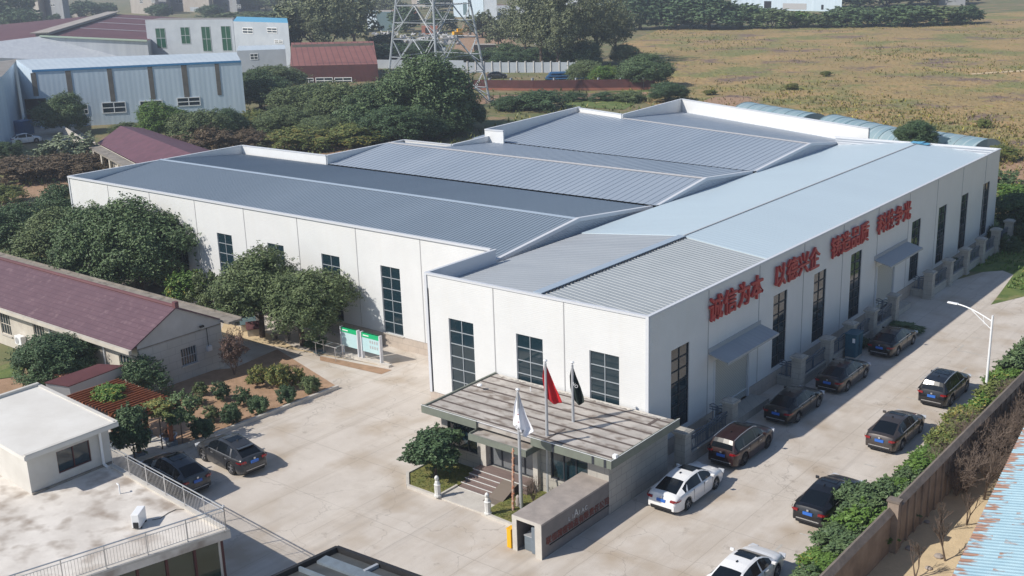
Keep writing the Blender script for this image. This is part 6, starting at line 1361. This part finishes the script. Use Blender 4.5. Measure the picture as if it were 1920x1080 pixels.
# maroon roofed factory
ze = zof(278, 122, 78)
mf = thing('maroon_roof_factory', 'huge factory with maroon gabled sheet roof and pale ridge canopy, upper left', 'factory', G(80, 125))
fr_, pk, fl_ = G(276, 77, ze), G(75, 68, ze + 2.2), G(-190, 100, ze); brr, pkb, bll = G(352, 34, ze), G(213, 26, ze + 2.2), G(-40, 50, ze)
b = MB(); b.poly([fl_, pk, pkb, bll]); b.poly([pk, fr_, brr, pkb]); r_ = b.build('roof', M['maroon'], mf)
b = MB(); Z0 = lambda p: Vector((p.x, p.y, 0)); b.poly([Z0(fl_), Z0(fr_), fr_, pk, fl_]); b.poly([Z0(fr_), Z0(brr), brr, fr_]); b.build('wall', mat('streaked_white_sheet', (.50, .53, .57), .6, (.42, .45, .5), .5, 5, stretch=(2, 2, .1)), mf)
b = MB(); d = (pkb - pk); s_ = Vector((d.y, -d.x, 0)).normalized(); b.obox((pk + pkb) / 2 + Vector((0, 0, .9)), d / 2, s_ * 2.6, (0, 0, .12)); sub(b, 'ridge_canopy', M['farwall'], r_)
b = MB(); b.obox((pk + pkb) / 2 + Vector((0, 0, .4)), d / 2 * .98, s_ * 1.5, (0, 0, .4)); sub(b, 'ridge_vent', M['joint'], r_)
b = MB()
for f in (.3, .55, .8):
    p, q = pk.lerp(pkb, f), fr_.lerp(brr, f); b.obox((p + q) / 2 + Vector((0, 0, .1)), (q - p) / 2, d.normalized() * .25, (0, 0, .05))
sub(b, 'roof_strip', M['farwhite'], r_)
b = MB(); p, q = pk, fr_; b.obox((p + q) / 2 + Vector((0, 0, .1)), (q - p) / 2, d.normalized() * .6, (0, 0, .2)); sub(b, 'green_edge', mat('pale_green_trim', (.42, .52, .42), .6), r_)
# three-storey white building, blue-roofed block, small house
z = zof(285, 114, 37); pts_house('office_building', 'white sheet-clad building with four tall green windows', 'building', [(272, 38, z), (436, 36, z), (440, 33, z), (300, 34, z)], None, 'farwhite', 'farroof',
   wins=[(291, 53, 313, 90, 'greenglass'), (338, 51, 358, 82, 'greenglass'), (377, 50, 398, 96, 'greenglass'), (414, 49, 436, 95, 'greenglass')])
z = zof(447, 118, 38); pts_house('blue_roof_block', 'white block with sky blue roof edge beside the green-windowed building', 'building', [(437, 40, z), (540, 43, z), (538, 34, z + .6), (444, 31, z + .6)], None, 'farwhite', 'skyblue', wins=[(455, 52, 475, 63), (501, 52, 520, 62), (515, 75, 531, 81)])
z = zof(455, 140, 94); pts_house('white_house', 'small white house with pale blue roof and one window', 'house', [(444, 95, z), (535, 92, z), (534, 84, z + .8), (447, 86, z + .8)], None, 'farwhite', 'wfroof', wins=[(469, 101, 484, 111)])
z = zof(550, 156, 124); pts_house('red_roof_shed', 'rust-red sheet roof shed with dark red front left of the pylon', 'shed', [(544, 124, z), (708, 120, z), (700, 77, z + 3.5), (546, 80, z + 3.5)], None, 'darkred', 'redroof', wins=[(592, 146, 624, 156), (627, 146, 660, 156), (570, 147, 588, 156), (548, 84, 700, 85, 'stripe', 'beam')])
# purple-roofed sheds behind the hall corner
z = 3.2; sh2 = thing('old_shed', 'old shed with purple tiled roof and ruined white porch left of the halls', 'shed', G(240, 290))
e0, e1_, rr0, rr1, bb0, bb1 = G(183, 268, z), G(330, 345, z), G(226, 236, z + 1.7), G(372, 293, z + 1.7), G(268, 240, z), G(420, 290, z)
b = MB(); b.poly([e0, e1_, rr1, rr0]); b.poly([rr0, rr1, bb1, bb0]); r_ = b.build('roof', mat('old_purple_tiles', (.15, .065, .085), .6, (.11, .05, .065), .8, 5), sh2)
b = MB()
for p, q in ((e0, e1_), (bb0, bb1)): b.poly([Z0(p), Z0(q), q - Vector((0, 0, .1)), p - Vector((0, 0, .1))])
b.poly([Z0(e0), Z0(bb0), bb0, rr0, e0]); b.poly([Z0(e1_), Z0(bb1), bb1, rr1, e1_]); b.build('wall', M['cream'], sh2)
dn = (e1_ - e0); dn.z = 0; nn_ = Vector((dn.y, -dn.x, 0)).normalized(); b = MB(); b.obox((e0 + e1_) / 2 + nn_ * .8 - Vector((0, 0, .3)), (e1_ - e0) / 2, nn_ * .8, (0, 0, .12)); b.build('porch_slab', M['oldslab'], sh2)
for i in range(8): P = e0.lerp(e1_, .1 + i * .12) + nn_ * 1.4; b = MB(); b.box(P.x - .15, P.x + .15, P.y - .15, P.y + .15, 0, z - .4); b.build('porch_post', M['cream'], sh2)
b = MB(); p, q = G(122, 262), G(178, 300); b.seg(p[:2], q[:2], .3, 0, 2.2); tagp(b.build('yard_wall', M['cream']), 'weathered white yard wall leading to the old purple shed', 'wall')
# fences behind
def fence_px(name, label, pts, h, m, cap=None, posts=0, pm='frame'):
    t_ = thing(name, label, 'fence', G(*pts[0])); b = MB(); G_ = [G(*p) for p in pts]
    for p, q in zip(G_, G_[1:]): b.seg(p[:2], q[:2], .2, -.02, h)
    b.build('panel', M[m], t_)
    if posts:
        b = MB()
        for i in range(posts): P = G_[0].lerp(G_[-1], (i + .5) / posts); b.box(P.x - .15, P.x + .15, P.y - .25, P.y + .25, 0, h + .3)
        b.build('post', M[pm], t_)
    if cap:
        b = MB()
        for p, q in zip(G_, G_[1:]): b.seg(p[:2], q[:2], .3, 0, .45)
        b.build('footing', M[cap], t_)
fence_px('sheet_fence', 'dark maroon sheet fence on a red brick footing behind the halls', [(860, 168), (1000, 170), (1228, 168)], 2.1, 'darkred', 'redbrick', 9)
fence_px('sheet_fence', 'left stretch of red sheet fence behind the pylon foot', [(760, 158), (858, 167)], 1.8, 'redbrick')
fence_px('white_wall', 'long white wall behind the pylon and the parked cars', [(870, 136), (1090, 136)], 2.4, 'farwhite', None, 14, 'gablewall')
fence_px('white_wall', 'white wall stretch behind the big leafy tree', [(700, 128), (870, 130)], 2.2, 'farwhite')
# stacked blue sheets, debris
b = MB(); P = G(1075, 148); d = Vector((CR.x, CR.y, 0)).normalized(); dn = Vector((-d.y, d.x, 0))
for i in range(5): b.obox(P + Vector((0, 0, .3 + i * .3)) + dn * (i % 2) * .6, d * (6.2 - i * .25), dn * 1.2, (0, 0, .12))
tagp(b.build('sheet_stack', M['bluesheet']), 'stack of blue roofing sheets behind the red fence', 'sheet stack')
# greenhouses
def tunnel(label, a, c_, wd, h):
    p, q = G(*a), G(*c_); d = (q - p).normalized(); n_ = Vector((-d.y, d.x, 0)); t_ = thing('greenhouse', label, 'greenhouse', p, 0, 'plastic tunnel greenhouses behind the factory'); b = MB(); k = 14; ns = int((q - p).length / 1.5); R0 = []
    for i in range(ns + 1):
        s = p.lerp(q, i / ns)
        for j in range(k + 1):
            t = math.pi * j / k; sc = 1 + .012 * (i % 2); b.v.append(tuple(s + n_ * math.cos(t) * wd / 2 * sc + Vector((0, 0, math.sin(t) * h * sc))))
    for i in range(ns):
        for j in range(k): b.f.append((i * (k + 1) + j, i * (k + 1) + j + 1, (i + 1) * (k + 1) + j + 1, (i + 1) * (k + 1) + j)); b.m.append(0)
    b.f.append(tuple(range(k + 1))); b.m.append(0); b.f.append(tuple(ns * (k + 1) + j for j in range(k + 1))[::-1]); b.m.append(0)
    b.build('film_cover', M['film'], t_, smooth=50)
    for i in range(0, ns + 1, 2):
        b = MB(); s = p.lerp(q, i / ns)
        for j in range(k): t0, t1 = math.pi * j / k, math.pi * (j + 1) / k; b.tube(s + n_ * math.cos(t0) * wd / 2 * 1.02 + Vector((0, 0, math.sin(t0) * h * 1.02)), s + n_ * math.cos(t1) * wd / 2 * 1.02 + Vector((0, 0, math.sin(t1) * h * 1.02)), .05, 4)
        b.build('hoop', M['film'], t_)
tunnel('pale blue tunnel greenhouse behind the far white parapet, nearer the tilled soil', (1400, 213), (1525, 236), 6, 1.9)
tunnel('long pale blue tunnel greenhouse behind the wing, left of the round tree', (1560, 240), (1760, 286), 6, 2.0)
tunnel('pale blue tunnel greenhouse right of the round tree', (1735, 272), (1850, 290), 6, 2.0)
P = G(1720, 285); leafy('evergreen_tree', 'lone round dark tree behind the pale roof of the wing', 'tree', P, 3.0, hgt(P, 228), .8, 'leafdark', 'a', None)

# ------------------------------------------------------------------ pylon
py_ = thing('lattice_pylon', 'tall galvanised lattice power pylon rising out of the picture', 'pylon', (-118, 112, 0))
feet = [Vector((-124.5, 104.5, 0)), Vector((-110.5, 104.0, 0)), Vector((-109.8, 117.7, 0)), Vector((-124, 118.5, 0))]
ctr_ = sum(feet, Vector()) / 4
def lv(i, z): f = feet[i % 4]; k = 1 - z / 62; return ctr_ + (f - ctr_) * k + Vector((0, 0, z))
lev = [0, 6, 12.5, 18.5, 24, 29]
for i in range(4): b = MB(); b.tube(lv(i, 0), lv(i, 29), .22, 6, .18); b.build('leg', M['pylon'], py_)
for i in range(4):
    b = MB()
    for z0, z1 in zip(lev, lev[1:]):
        A_, B_ = lv(i, z0), lv(i + 1, z0); C_, D_ = lv(i + 1, z1), lv(i, z1); mt = (C_ + D_) / 2; mb_ = (A_ + B_) / 2
        b.tube(A_, mt, .11, 5); b.tube(B_, mt, .11, 5); b.tube(C_, D_, .08, 5); b.tube(A_.lerp(D_, .5), B_.lerp(C_, .5), .07, 4)
        for p, q in ((A_, D_), (B_, C_)):
            m1 = p.lerp(mt, .5); m2 = p.lerp(q, .5); b.tube(m1, m2, .08, 4); b.tube(m1, p.lerp(q, .25), .07, 4); b.tube(m1, q, .08, 4)
        b.tube((A_ + mt) / 2, (B_ + mt) / 2, .05, 4)
    b.build('face_bracing', M['pylon'], py_)
b = MB()
for i in range(4): b.box(feet[i].x - .6, feet[i].x + .6, feet[i].y - .6, feet[i].y + .6, 0, .5)
b.build('footing', M['oldslab'], py_)

# ------------------------------------------------------------------ background trees
BG = [
 ('a', 'leaf', 812, 250, 190, 105, 'large leafy tree in front of the pylon legs'), ('b', 'leafolive', 765, 235, 120, 118, 'yellowish crown left of the large pylon tree'), ('c', 'leafdark', 740, 268, 130, 196, 'dark bush mass below the pylon tree'), ('a', 'leafdark', 850, 255, 90, 205, 'round bush at the right foot of the pylon tree'), ('b', 'leafdark', 880, 240, 70, 180, 'dark crown behind the hall parapet'),
 ('a', 'leafdark', 490, 205, 105, 132, 'round dark tree at the end of the blue-white factory'), ('b', 'leafolive', 560, 225, 130, 152, 'mid green tree before the red shed'), ('c', 'leafolive', 640, 240, 130, 155, 'olive bush mass below the red shed'), ('d', 'leaf', 690, 255, 110, 165, 'green tree between the red shed and the pylon'),
 ('a', 'leafbright', 300, 262, 90, 192, 'bright tree in front of the factory windows'), ('b', 'leafolive', 365, 285, 110, 200, 'wide olive tree beyond the purple shed'), ('c', 'leafdark', 425, 265, 90, 202, 'dark tree beyond the purple shed'), ('d', 'leafbrown', 395, 290, 110, 232, 'dry brown bush behind the hall corner'), ('d', 'leafbrown', 470, 285, 80, 240, 'dry twiggy bush beside the red soil patch'),
 ('a', 'leaf', 125, 250, 92, 176, 'dark round tree at the factory gateway'), ('d', 'leafyellow', 560, 282, 110, 235, 'yellow flowering weeds near the hall parapet'), ('d', 'leafyellow', 650, 275, 130, 232, 'yellow bush band left of the pylon tree'), ('d', 'leafyellow', 480, 245, 90, 205, 'yellow-green weeds by the factory end'),
 ('a', 'leafolive', 165, 116, 70, 77, 'round tree before the streaked white wall'), ('b', 'leafolive', 225, 112, 60, 84, 'bush behind the factory roof, left of pair'), ('c', 'leafolive', 275, 110, 60, 82, 'bush behind the factory roof, right of pair'), ('a', 'leafolive', 330, 106, 80, 78, 'bush before the green-windowed building'), ('b', 'leafolive', 370, 104, 50, 80, 'small bush at the green-windowed building foot'),
 ('p', 'leafpoplar', 590, 112, 120, -25, 'tall loose tree behind the blue-roofed block'), ('p', 'leafpoplar', 665, 95, 90, -20, 'tall grey-green tree left of the pylon'), ('p', 'leafpoplar', 548, 60, 50, -20, 'slim tree behind the blue roof edge'),
 ('p', 'leafpoplar', 1015, 128, 90, -18, 'tall poplar right of the dirt track'), ('p', 'leafpoplar', 1070, 128, 100, -25, 'tallest poplar in the middle'), ('p', 'leafpoplar', 1120, 120, 90, -15, 'grey poplar third in the group'), ('p', 'leafpoplar', 1155, 112, 70, 10, 'sparse poplar at the field corner'), ('d', 'leafpoplar', 905, 70, 60, 20, 'small tree by the white workshop'), ('d', 'leaf', 955, 115, 70, 78, 'green bush behind the white wall'), ('b', 'leafdark', 1010, 122, 90, 84, 'dark bush at the poplar feet'), ('c', 'leaf', 1080, 122, 90, 88, 'dark green bush right of the poplar feet'),
 ('b', 'leafolive', 1100, 152, 70, 108, 'pale green bush by the blue sheets'), ('a', 'leaf', 1205, 163, 110, 103, 'big round tree at the end of the red fence'), ('b', 'leafdark', 1250, 190, 76, 152, 'dark bush at the field corner behind the halls'), ('c', 'leafbright', 1140, 160, 70, 122, 'bright bush beside the blue sheets'),
 ('c', 'leafdark', 960, 205, 80, 180, 'dark bush behind the hall step'), ('d', 'leafdark', 1010, 205, 100, 168, 'green bush in front of the red brick footing'), ('d', 'leafdark', 1075, 188, 50, 172, 'small palm-like bush in front of the fence'), ('d', 'leafdark', 1130, 188, 50, 172, 'second palm-like bush in front of the fence'), ('d', 'leafolive', 1180, 190, 60, 170, 'third palm-like bush beside the crop rows'),
 ('a', 'leafdark', 1200, 55, 100, -10, 'dark tree at the left end of the field tree line'), ('b', 'leafdark', 1265, 52, 120, -20, 'tall dark tree in the field tree line'), ('c', 'leafdark', 1330, 54, 110, -6, 'third dark tree of the field tree line'), ('a', 'leaf', 1390, 52, 90, 5, 'rounded tree before the white factory'), ('b', 'leafolive', 1445, 52, 80, 14, 'loose bush before the white factory'), ('c', 'leafbright', 1490, 50, 70, 20, 'pale bush in the field tree line'), ('d', 'leafolive', 1540, 50, 90, 24, 'low thicket before the white factory'), ('a', 'leaf', 1585, 50, 80, 10, 'tree right of the white factory door'), ('b', 'leaf', 1640, 48, 100, 12, 'round tree left of the yellow field box'), ('c', 'leaf', 1700, 48, 110, 8, 'round tree between the yellow field boxes'), ('a', 'leafolive', 1760, 46, 100, 10, 'tree right of the middle of the field line'), ('b', 'leafdark', 1810, 44, 60, 8, 'last dark tree of the field line'), ('c', 'leafdark', 1660, 12, 120, -30, 'far dark trees behind the field line'), ('a', 'leafdark', 1750, 8, 120, -30, 'far trees at the top right'), ('b', 'leafdark', 1560, 14, 90, -30, 'far trees behind the white factory'),
 ('a', 'leafdark', 20, 56, 90, -20, 'dark tree group at the top left corner'), ('b', 'leafdark', 45, 60, 60, 15, 'dark bush below the grey village house'), ('c', 'leafdark', 160, 32, 60, 0, 'tree between village houses left'), ('a', 'leafdark', 200, 30, 40, 4, 'small dark tree between village houses'), ('d', 'leafdark', 115, 42, 40, 24, 'small bush between village houses'), ('b', 'leafolive', 500, 20, 60, -15, 'tree beside the right village house'), ('c', 'leafdark', 700, 20, 70, -20, 'dark tree beyond the teal shed'), ('a', 'leafdark', 760, 60, 60, 10, 'dark tree behind the pylon'), ('b', 'leaf', 740, 108, 80, 80, 'bush below the pylon in the yard'), ('c', 'leaf', 850, 122, 70, 92, 'bush behind the white wall by the pylon'), ('b', 'leafdark', 905, 120, 60, 92, 'dark shrub right of the pylon'),
 ('b', 'leafolive', 520, 170, 120, 118, 'leafy tree between the blue-white factory and the red shed'), ('a', 'leafdark', 600, 205, 110, 158, 'dark bush directly below the red shed windows'), ('c', 'leafolive', 535, 255, 120, 200, 'wide bush in the thicket middle'), ('a', 'leafdark', 700, 225, 100, 158, 'dark tree in the thicket left of the pylon tree'), ('b', 'leafolive', 610, 265, 120, 215, 'bush behind the hall parapet, thicket middle'), ('a', 'leafdark', 330, 250, 80, 205, 'dark bush below the factory window'), ('c', 'leafdark', 800, 262, 110, 215, 'dark green bush at the thicket right edge'), ('p', 'leafpoplar', 985, 118, 80, 0, 'loose poplar left of the poplar group'), ('p', 'leafpoplar', 1045, 132, 80, 20, 'lower poplar in front of the group'), ('a', 'leafdark', 1095, 128, 80, 78, 'dark bush under the poplars right side'), ('c', 'leafdark', 960, 128, 80, 96, 'dark bush behind the white wall middle'), ('b', 'leafolive', 1170, 120, 60, 80, 'bush between poplars and field'), ('a', 'leafdark', 620, 130, 70, 90, 'dark bush behind the red shed'), ('p', 'leafpoplar', 620, 118, 90, -10, 'loose tree just behind the red shed'), ('b', 'leafdark', 690, 112, 60, 78, 'bush right of the red shed roof'), ('c', 'leafdark', 800, 100, 60, 72, 'dark bush inside the pylon legs'), ('a', 'leafolive', 460, 20, 70, -12, 'tree between the far village houses right'), ('b', 'leafdark', 540, 18, 60, -14, 'far tree above the blue roof'), ('c', 'leafdark', 610, 14, 70, -16, 'far dark tree behind the tall loose trees'), ('a', 'leafdark', 820, 20, 60, -10, 'far tree behind the pylon top'), ('b', 'leafdark', 1000, 14, 60, -14, 'far tree behind the poplar tops'), ('a', 'leafdark', 1160, 24, 60, -14, 'far tree left of the dark field trees'),
 ('a', 'leafolive', 430, 44, 70, 22, 'low green bush row behind the green-windowed building, left'), ('b', 'leafolive', 480, 44, 80, 20, 'low green bush row behind the blue roof, middle'), ('c', 'leafolive', 530, 42, 70, 16, 'low green bush row behind the blue roof, right'), ('a', 'leafdark', 720, 90, 60, 62, 'dark bush at the scrap yard left side'), ('b', 'leafdark', 775, 112, 60, 84, 'dark bush at the pylon middle'), ('c', 'leafdark', 830, 60, 50, 20, 'dark tree right behind the pylon legs'), ('e', 'leafpoplar', 730, 30, 60, -14, 'far tree above the scrap yard'), ('e', 'leafdark', 650, 60, 80, 10, 'darker tree between the tall loose trees'), ('p', 'leafpoplar', 935, 92, 50, 34, 'thin loose tree by the cargo cart'), ('e', 'leafdark', 1040, 60, 80, 10, 'dark tree behind the poplar middle'), ('a', 'leafdark', 395, 34, 50, 8, 'dark tree before the far garage house'), ('e', 'leafdark', 300, 36, 50, 6, 'dark tree before the cream far houses'),
 ('s', 'leafyellow', 1485, 168, 26, 156, 'yellow-topped bush in the dry field, left middle'), ('s', 'leafyellow', 1548, 143, 20, 133, 'small yellow bush in the middle of the field'), ('s', 'leafyellow', 1845, 240, 24, 222, 'yellow bush in the field near the right edge'), ('s', 'leafyellow', 1330, 178, 24, 168, 'yellow bush by the tilled soil patch'), 
 ('d', 'leafyellow', 1880, 300, 60, 270, 'yellow weeds behind the wing far corner'), ('s', 'leafbright', 1905, 385, 90, 345, 'bright shrubs beyond the wing far corner'), ('s2', 'leaf', 1880, 350, 60, 325, 'palm-like plant beyond the wing far corner'),
 ('d', 'leafbrown', 40, 340, 130, 292, 'brown bare orchard tree at the left edge'), ('d', 'leafbrown', 110, 335, 110, 288, 'brown bare orchard tree before the hall corner'), ('d', 'leafbrown', 170, 325, 90, 285, 'brown bare orchard tree touching the old shed'), ('d', 'leafyellow', 12, 380, 70, 345, 'yellowing bush at the left edge'), ('d', 'leafdark', 55, 330, 80, 298, 'dark bush under the orchard'), ('s2', 'reed', 130, 318, 110, 262, 'tall pale reeds beside the yard wall'), ('s2', 'reed', 170, 312, 70, 268, 'pale reeds near the ruined porch'), ('d', 'leafolive', 235, 250, 50, 228, 'bush behind the old purple shed roof'),
 ('d', 'leafbrown', 15, 420, 80, 385, 'dry bush on bare earth at the left edge'), ('c', 'leafdark', 10, 300, 60, 265, 'dark bush below the white tall building')]
random.seed(77)
for va, m_, bx, by, wp, tp, lab in BG:
    P = G(bx, by); far = (P - CC).length > 330
    tree_px('tree' if (by - tp) > 45 else 'bush', lab, 'tree' if (by - tp) > 45 else 'shrub', bx, by, wp * 1.05, tp, m_, ('far2' if va in 'pd' else 'far') if far else va, 'trees and bushes behind the factory', .06 if va != 'p' else .2, (by - tp) > 45)

# village and workshops at the top of the picture
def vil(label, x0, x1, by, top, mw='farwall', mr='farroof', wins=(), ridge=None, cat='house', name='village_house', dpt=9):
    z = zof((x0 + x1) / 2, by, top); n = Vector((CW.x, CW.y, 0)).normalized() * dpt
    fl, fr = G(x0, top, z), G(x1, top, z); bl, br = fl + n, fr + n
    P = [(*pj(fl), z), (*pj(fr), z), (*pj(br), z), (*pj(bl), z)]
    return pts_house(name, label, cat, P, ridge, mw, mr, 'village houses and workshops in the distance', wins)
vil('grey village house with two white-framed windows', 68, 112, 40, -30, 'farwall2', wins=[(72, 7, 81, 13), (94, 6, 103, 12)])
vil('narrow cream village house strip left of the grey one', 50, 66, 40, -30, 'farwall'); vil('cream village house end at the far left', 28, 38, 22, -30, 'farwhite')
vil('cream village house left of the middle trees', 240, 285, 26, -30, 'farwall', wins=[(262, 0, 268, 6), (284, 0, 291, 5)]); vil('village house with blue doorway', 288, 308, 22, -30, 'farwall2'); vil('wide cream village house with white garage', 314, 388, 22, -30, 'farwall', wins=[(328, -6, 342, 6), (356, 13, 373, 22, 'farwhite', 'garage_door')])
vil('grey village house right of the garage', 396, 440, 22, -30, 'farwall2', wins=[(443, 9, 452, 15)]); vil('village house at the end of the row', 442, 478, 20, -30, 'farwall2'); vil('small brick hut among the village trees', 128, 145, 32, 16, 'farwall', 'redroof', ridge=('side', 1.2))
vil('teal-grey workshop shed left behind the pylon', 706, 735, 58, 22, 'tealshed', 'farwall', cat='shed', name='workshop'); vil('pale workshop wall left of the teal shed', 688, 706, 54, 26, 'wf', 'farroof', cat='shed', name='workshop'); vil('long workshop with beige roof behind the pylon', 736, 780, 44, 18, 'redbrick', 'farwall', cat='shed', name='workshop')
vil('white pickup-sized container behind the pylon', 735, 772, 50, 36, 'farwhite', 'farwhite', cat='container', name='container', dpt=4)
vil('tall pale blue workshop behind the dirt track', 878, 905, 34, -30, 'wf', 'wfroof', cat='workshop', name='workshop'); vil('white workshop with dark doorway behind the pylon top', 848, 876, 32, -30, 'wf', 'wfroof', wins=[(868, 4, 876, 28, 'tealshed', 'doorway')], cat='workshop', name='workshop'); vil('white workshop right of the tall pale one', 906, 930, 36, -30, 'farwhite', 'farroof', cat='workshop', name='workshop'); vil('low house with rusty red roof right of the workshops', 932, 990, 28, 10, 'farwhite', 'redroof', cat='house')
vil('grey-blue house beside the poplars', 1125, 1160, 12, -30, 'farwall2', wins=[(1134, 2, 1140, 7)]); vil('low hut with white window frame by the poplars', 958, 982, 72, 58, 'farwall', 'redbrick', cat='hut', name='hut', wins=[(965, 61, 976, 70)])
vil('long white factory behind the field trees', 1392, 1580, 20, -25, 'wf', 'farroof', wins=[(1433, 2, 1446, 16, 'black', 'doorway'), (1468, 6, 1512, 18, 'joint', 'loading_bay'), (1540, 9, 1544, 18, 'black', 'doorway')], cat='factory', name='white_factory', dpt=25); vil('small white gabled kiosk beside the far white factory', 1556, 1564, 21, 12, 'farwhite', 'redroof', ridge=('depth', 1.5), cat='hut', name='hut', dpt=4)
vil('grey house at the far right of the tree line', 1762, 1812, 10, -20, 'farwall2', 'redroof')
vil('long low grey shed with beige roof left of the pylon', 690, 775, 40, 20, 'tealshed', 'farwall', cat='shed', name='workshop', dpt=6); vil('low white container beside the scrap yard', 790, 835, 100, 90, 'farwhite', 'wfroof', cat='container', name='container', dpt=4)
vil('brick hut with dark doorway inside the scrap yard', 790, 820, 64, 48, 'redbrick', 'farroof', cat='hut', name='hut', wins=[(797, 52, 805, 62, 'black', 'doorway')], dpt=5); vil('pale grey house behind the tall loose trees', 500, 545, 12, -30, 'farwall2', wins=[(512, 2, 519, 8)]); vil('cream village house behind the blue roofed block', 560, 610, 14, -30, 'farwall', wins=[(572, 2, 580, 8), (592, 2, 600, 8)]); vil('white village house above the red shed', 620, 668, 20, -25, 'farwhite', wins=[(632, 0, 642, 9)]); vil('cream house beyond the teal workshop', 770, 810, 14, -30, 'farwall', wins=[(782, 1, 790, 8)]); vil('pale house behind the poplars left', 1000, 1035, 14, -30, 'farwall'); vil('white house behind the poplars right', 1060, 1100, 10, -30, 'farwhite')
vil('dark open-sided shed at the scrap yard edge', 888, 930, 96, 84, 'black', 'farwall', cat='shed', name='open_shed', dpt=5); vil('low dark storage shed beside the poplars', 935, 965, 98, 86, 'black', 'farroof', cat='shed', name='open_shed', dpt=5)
for q, lab in (((1660, 47), 'yellow sign box at the field edge, left one'), ((1783, 43), 'yellow sign box at the field edge, right one')):
    P = G(*q); t_ = thing('field_sign', lab, 'sign', P, local=True, group='yellow boxes at the field edge'); s = scale_at(P); d = Vector((CR.x, CR.y, 0)).normalized()
    b = MB(); b.obox((0, 0, 1.6), d * 1.2, Vector((-d.y, d.x, 0)) * .12, (0, 0, .75)); b.build('panel', M['yellow'], t_); b = MB(); b.box(-.08, .08, -.08, .08, 0, .9); b.build('post', M['joint'], t_)
# excavator, scrap heap, tricycle like shapes in the yard
P = G(858, 70); t_ = thing('excavator', 'yellow excavator parked in the scrap yard behind the pylon', 'excavator', P, R(60), local=True)
b = MB(); b.box(-1.6, 1.6, -1.2, 1.2, .9, 2.0); b.box(-.2, 1.2, -1.1, .1, 2.0, 3.0); b.build('cab', M['yellow'], t_); b = MB()
for s in (-1, 1): b.box(-1.9, 1.9, s * 1.3 - .3, s * 1.3 + .3, 0, .85)
b.build('track', M['plastic'], t_); b = MB(); b.obox((2.4, .5, 2.6), (1.5, 0, .9), (0, .18, 0), (-.12, 0, .2)); b.obox((4.2, .5, 2.4), (.6, 0, -1.1), (0, .15, 0), (.15, 0, .1)); b.build('boom', M['yellow'], t_); b = MB(); b.box(4.4, 5.3, .1, .9, .6, 1.4); b.build('bucket', M['joint'], t_)
random.seed(31); b = MB()
for i in range(160): P = G(random.uniform(700, 860), random.uniform(62, 84)); b.obox(P + Vector((0, 0, .3)), rnd_dir() * .7, rnd_dir() * .5, rnd_dir() * .3)
tagp(b.build('scrap_heap', M['joint']), 'grey heap of scrap and rubble in the yard behind the pylon', 'scrap', kind='stuff')
P = G(930, 68); t_ = thing('cargo_tricycle', 'blue cargo cart with white bags on the dirt track', 'cart', P, local=True); b = MB(); b.box(-1.2, 1.2, -.8, .8, .5, 1.4); b.build('cargo_bed', M['bluesheet'], t_)
for s in (-1, 1): b = MB(); b.lathe([(0, -.06), (.45, -.06), (.45, .06), (0, .06)], 14, (s * .9, -.85, .45), axis='y'); b.build('wheel', M['tyre'], t_)
b = MB(); b.lathe([(0, 0), (.6, .1), (.7, .5), (.3, .9), (0, 1)], 10, (0, 0, 1.4)); b.build('cargo_bag', M['farwhite'], t_, smooth=50)
P = G(958, 50); t_ = thing('flagpole', 'thin pole with a small red flag beside the dirt track', 'flagpole', P, local=True); b = MB(); b.tube((0, 0, 0), (0, 0, 6.5), .1, 6); b.build('pole', M['farwhite'], t_); b = MB(); b.obox((.8, 0, 5.9), (.9, .3, -.1), (.0, .05, 0), (0, 0, .45)); tagp(b.build('flag', M['flagred']), 'small plain red flag in the distance beside the poplars', 'flag').location = P
P = G(40, 300); b = MB(); b.obox(P + Vector((0, 0, .15)), (2.4, .3, 0), (-.1, .5, 0), (0, 0, .1)); tagp(b.build('blue_sheet', M['bluesheet']), 'blue sheet lying on the ground near the left edge', 'sheet')
P = G(45, 252); b = MB(); b.obox(P + Vector((0, 0, 1.2)), (1.2, .3, 0), (-.3, 1.2, 0), (0, 0, 1.2)); tagp(b.build('blue_container', M['bluesheet'], bevel=.05), 'blue metal container beside the white hatchback', 'container')
b = MB()
for k in range(3): P = G(520 + 3 * k, 36, 0)

# ------------------------------------------------------------------ haze
hb = MB(); hb.box(-1402, 902, -252, 1502, -1.1, 33)
hm = bpy.data.materials.new('haze_air'); hm.use_nodes = True; ht = hm.node_tree; ht.nodes.clear(); ho = ht.nodes.new('ShaderNodeOutputMaterial'); hv = ht.nodes.new('ShaderNodeVolumePrincipled')
hv.inputs['Color'].default_value = (0.78, 0.86, 1.0, 1); hv.inputs['Density'].default_value = 0.00042; hv.inputs['Anisotropy'].default_value = 0.2
ht.links.new(hv.outputs[0], ho.inputs['Volume'])
ob = hb.build('haze', hm); ob['kind'] = 'stuff'
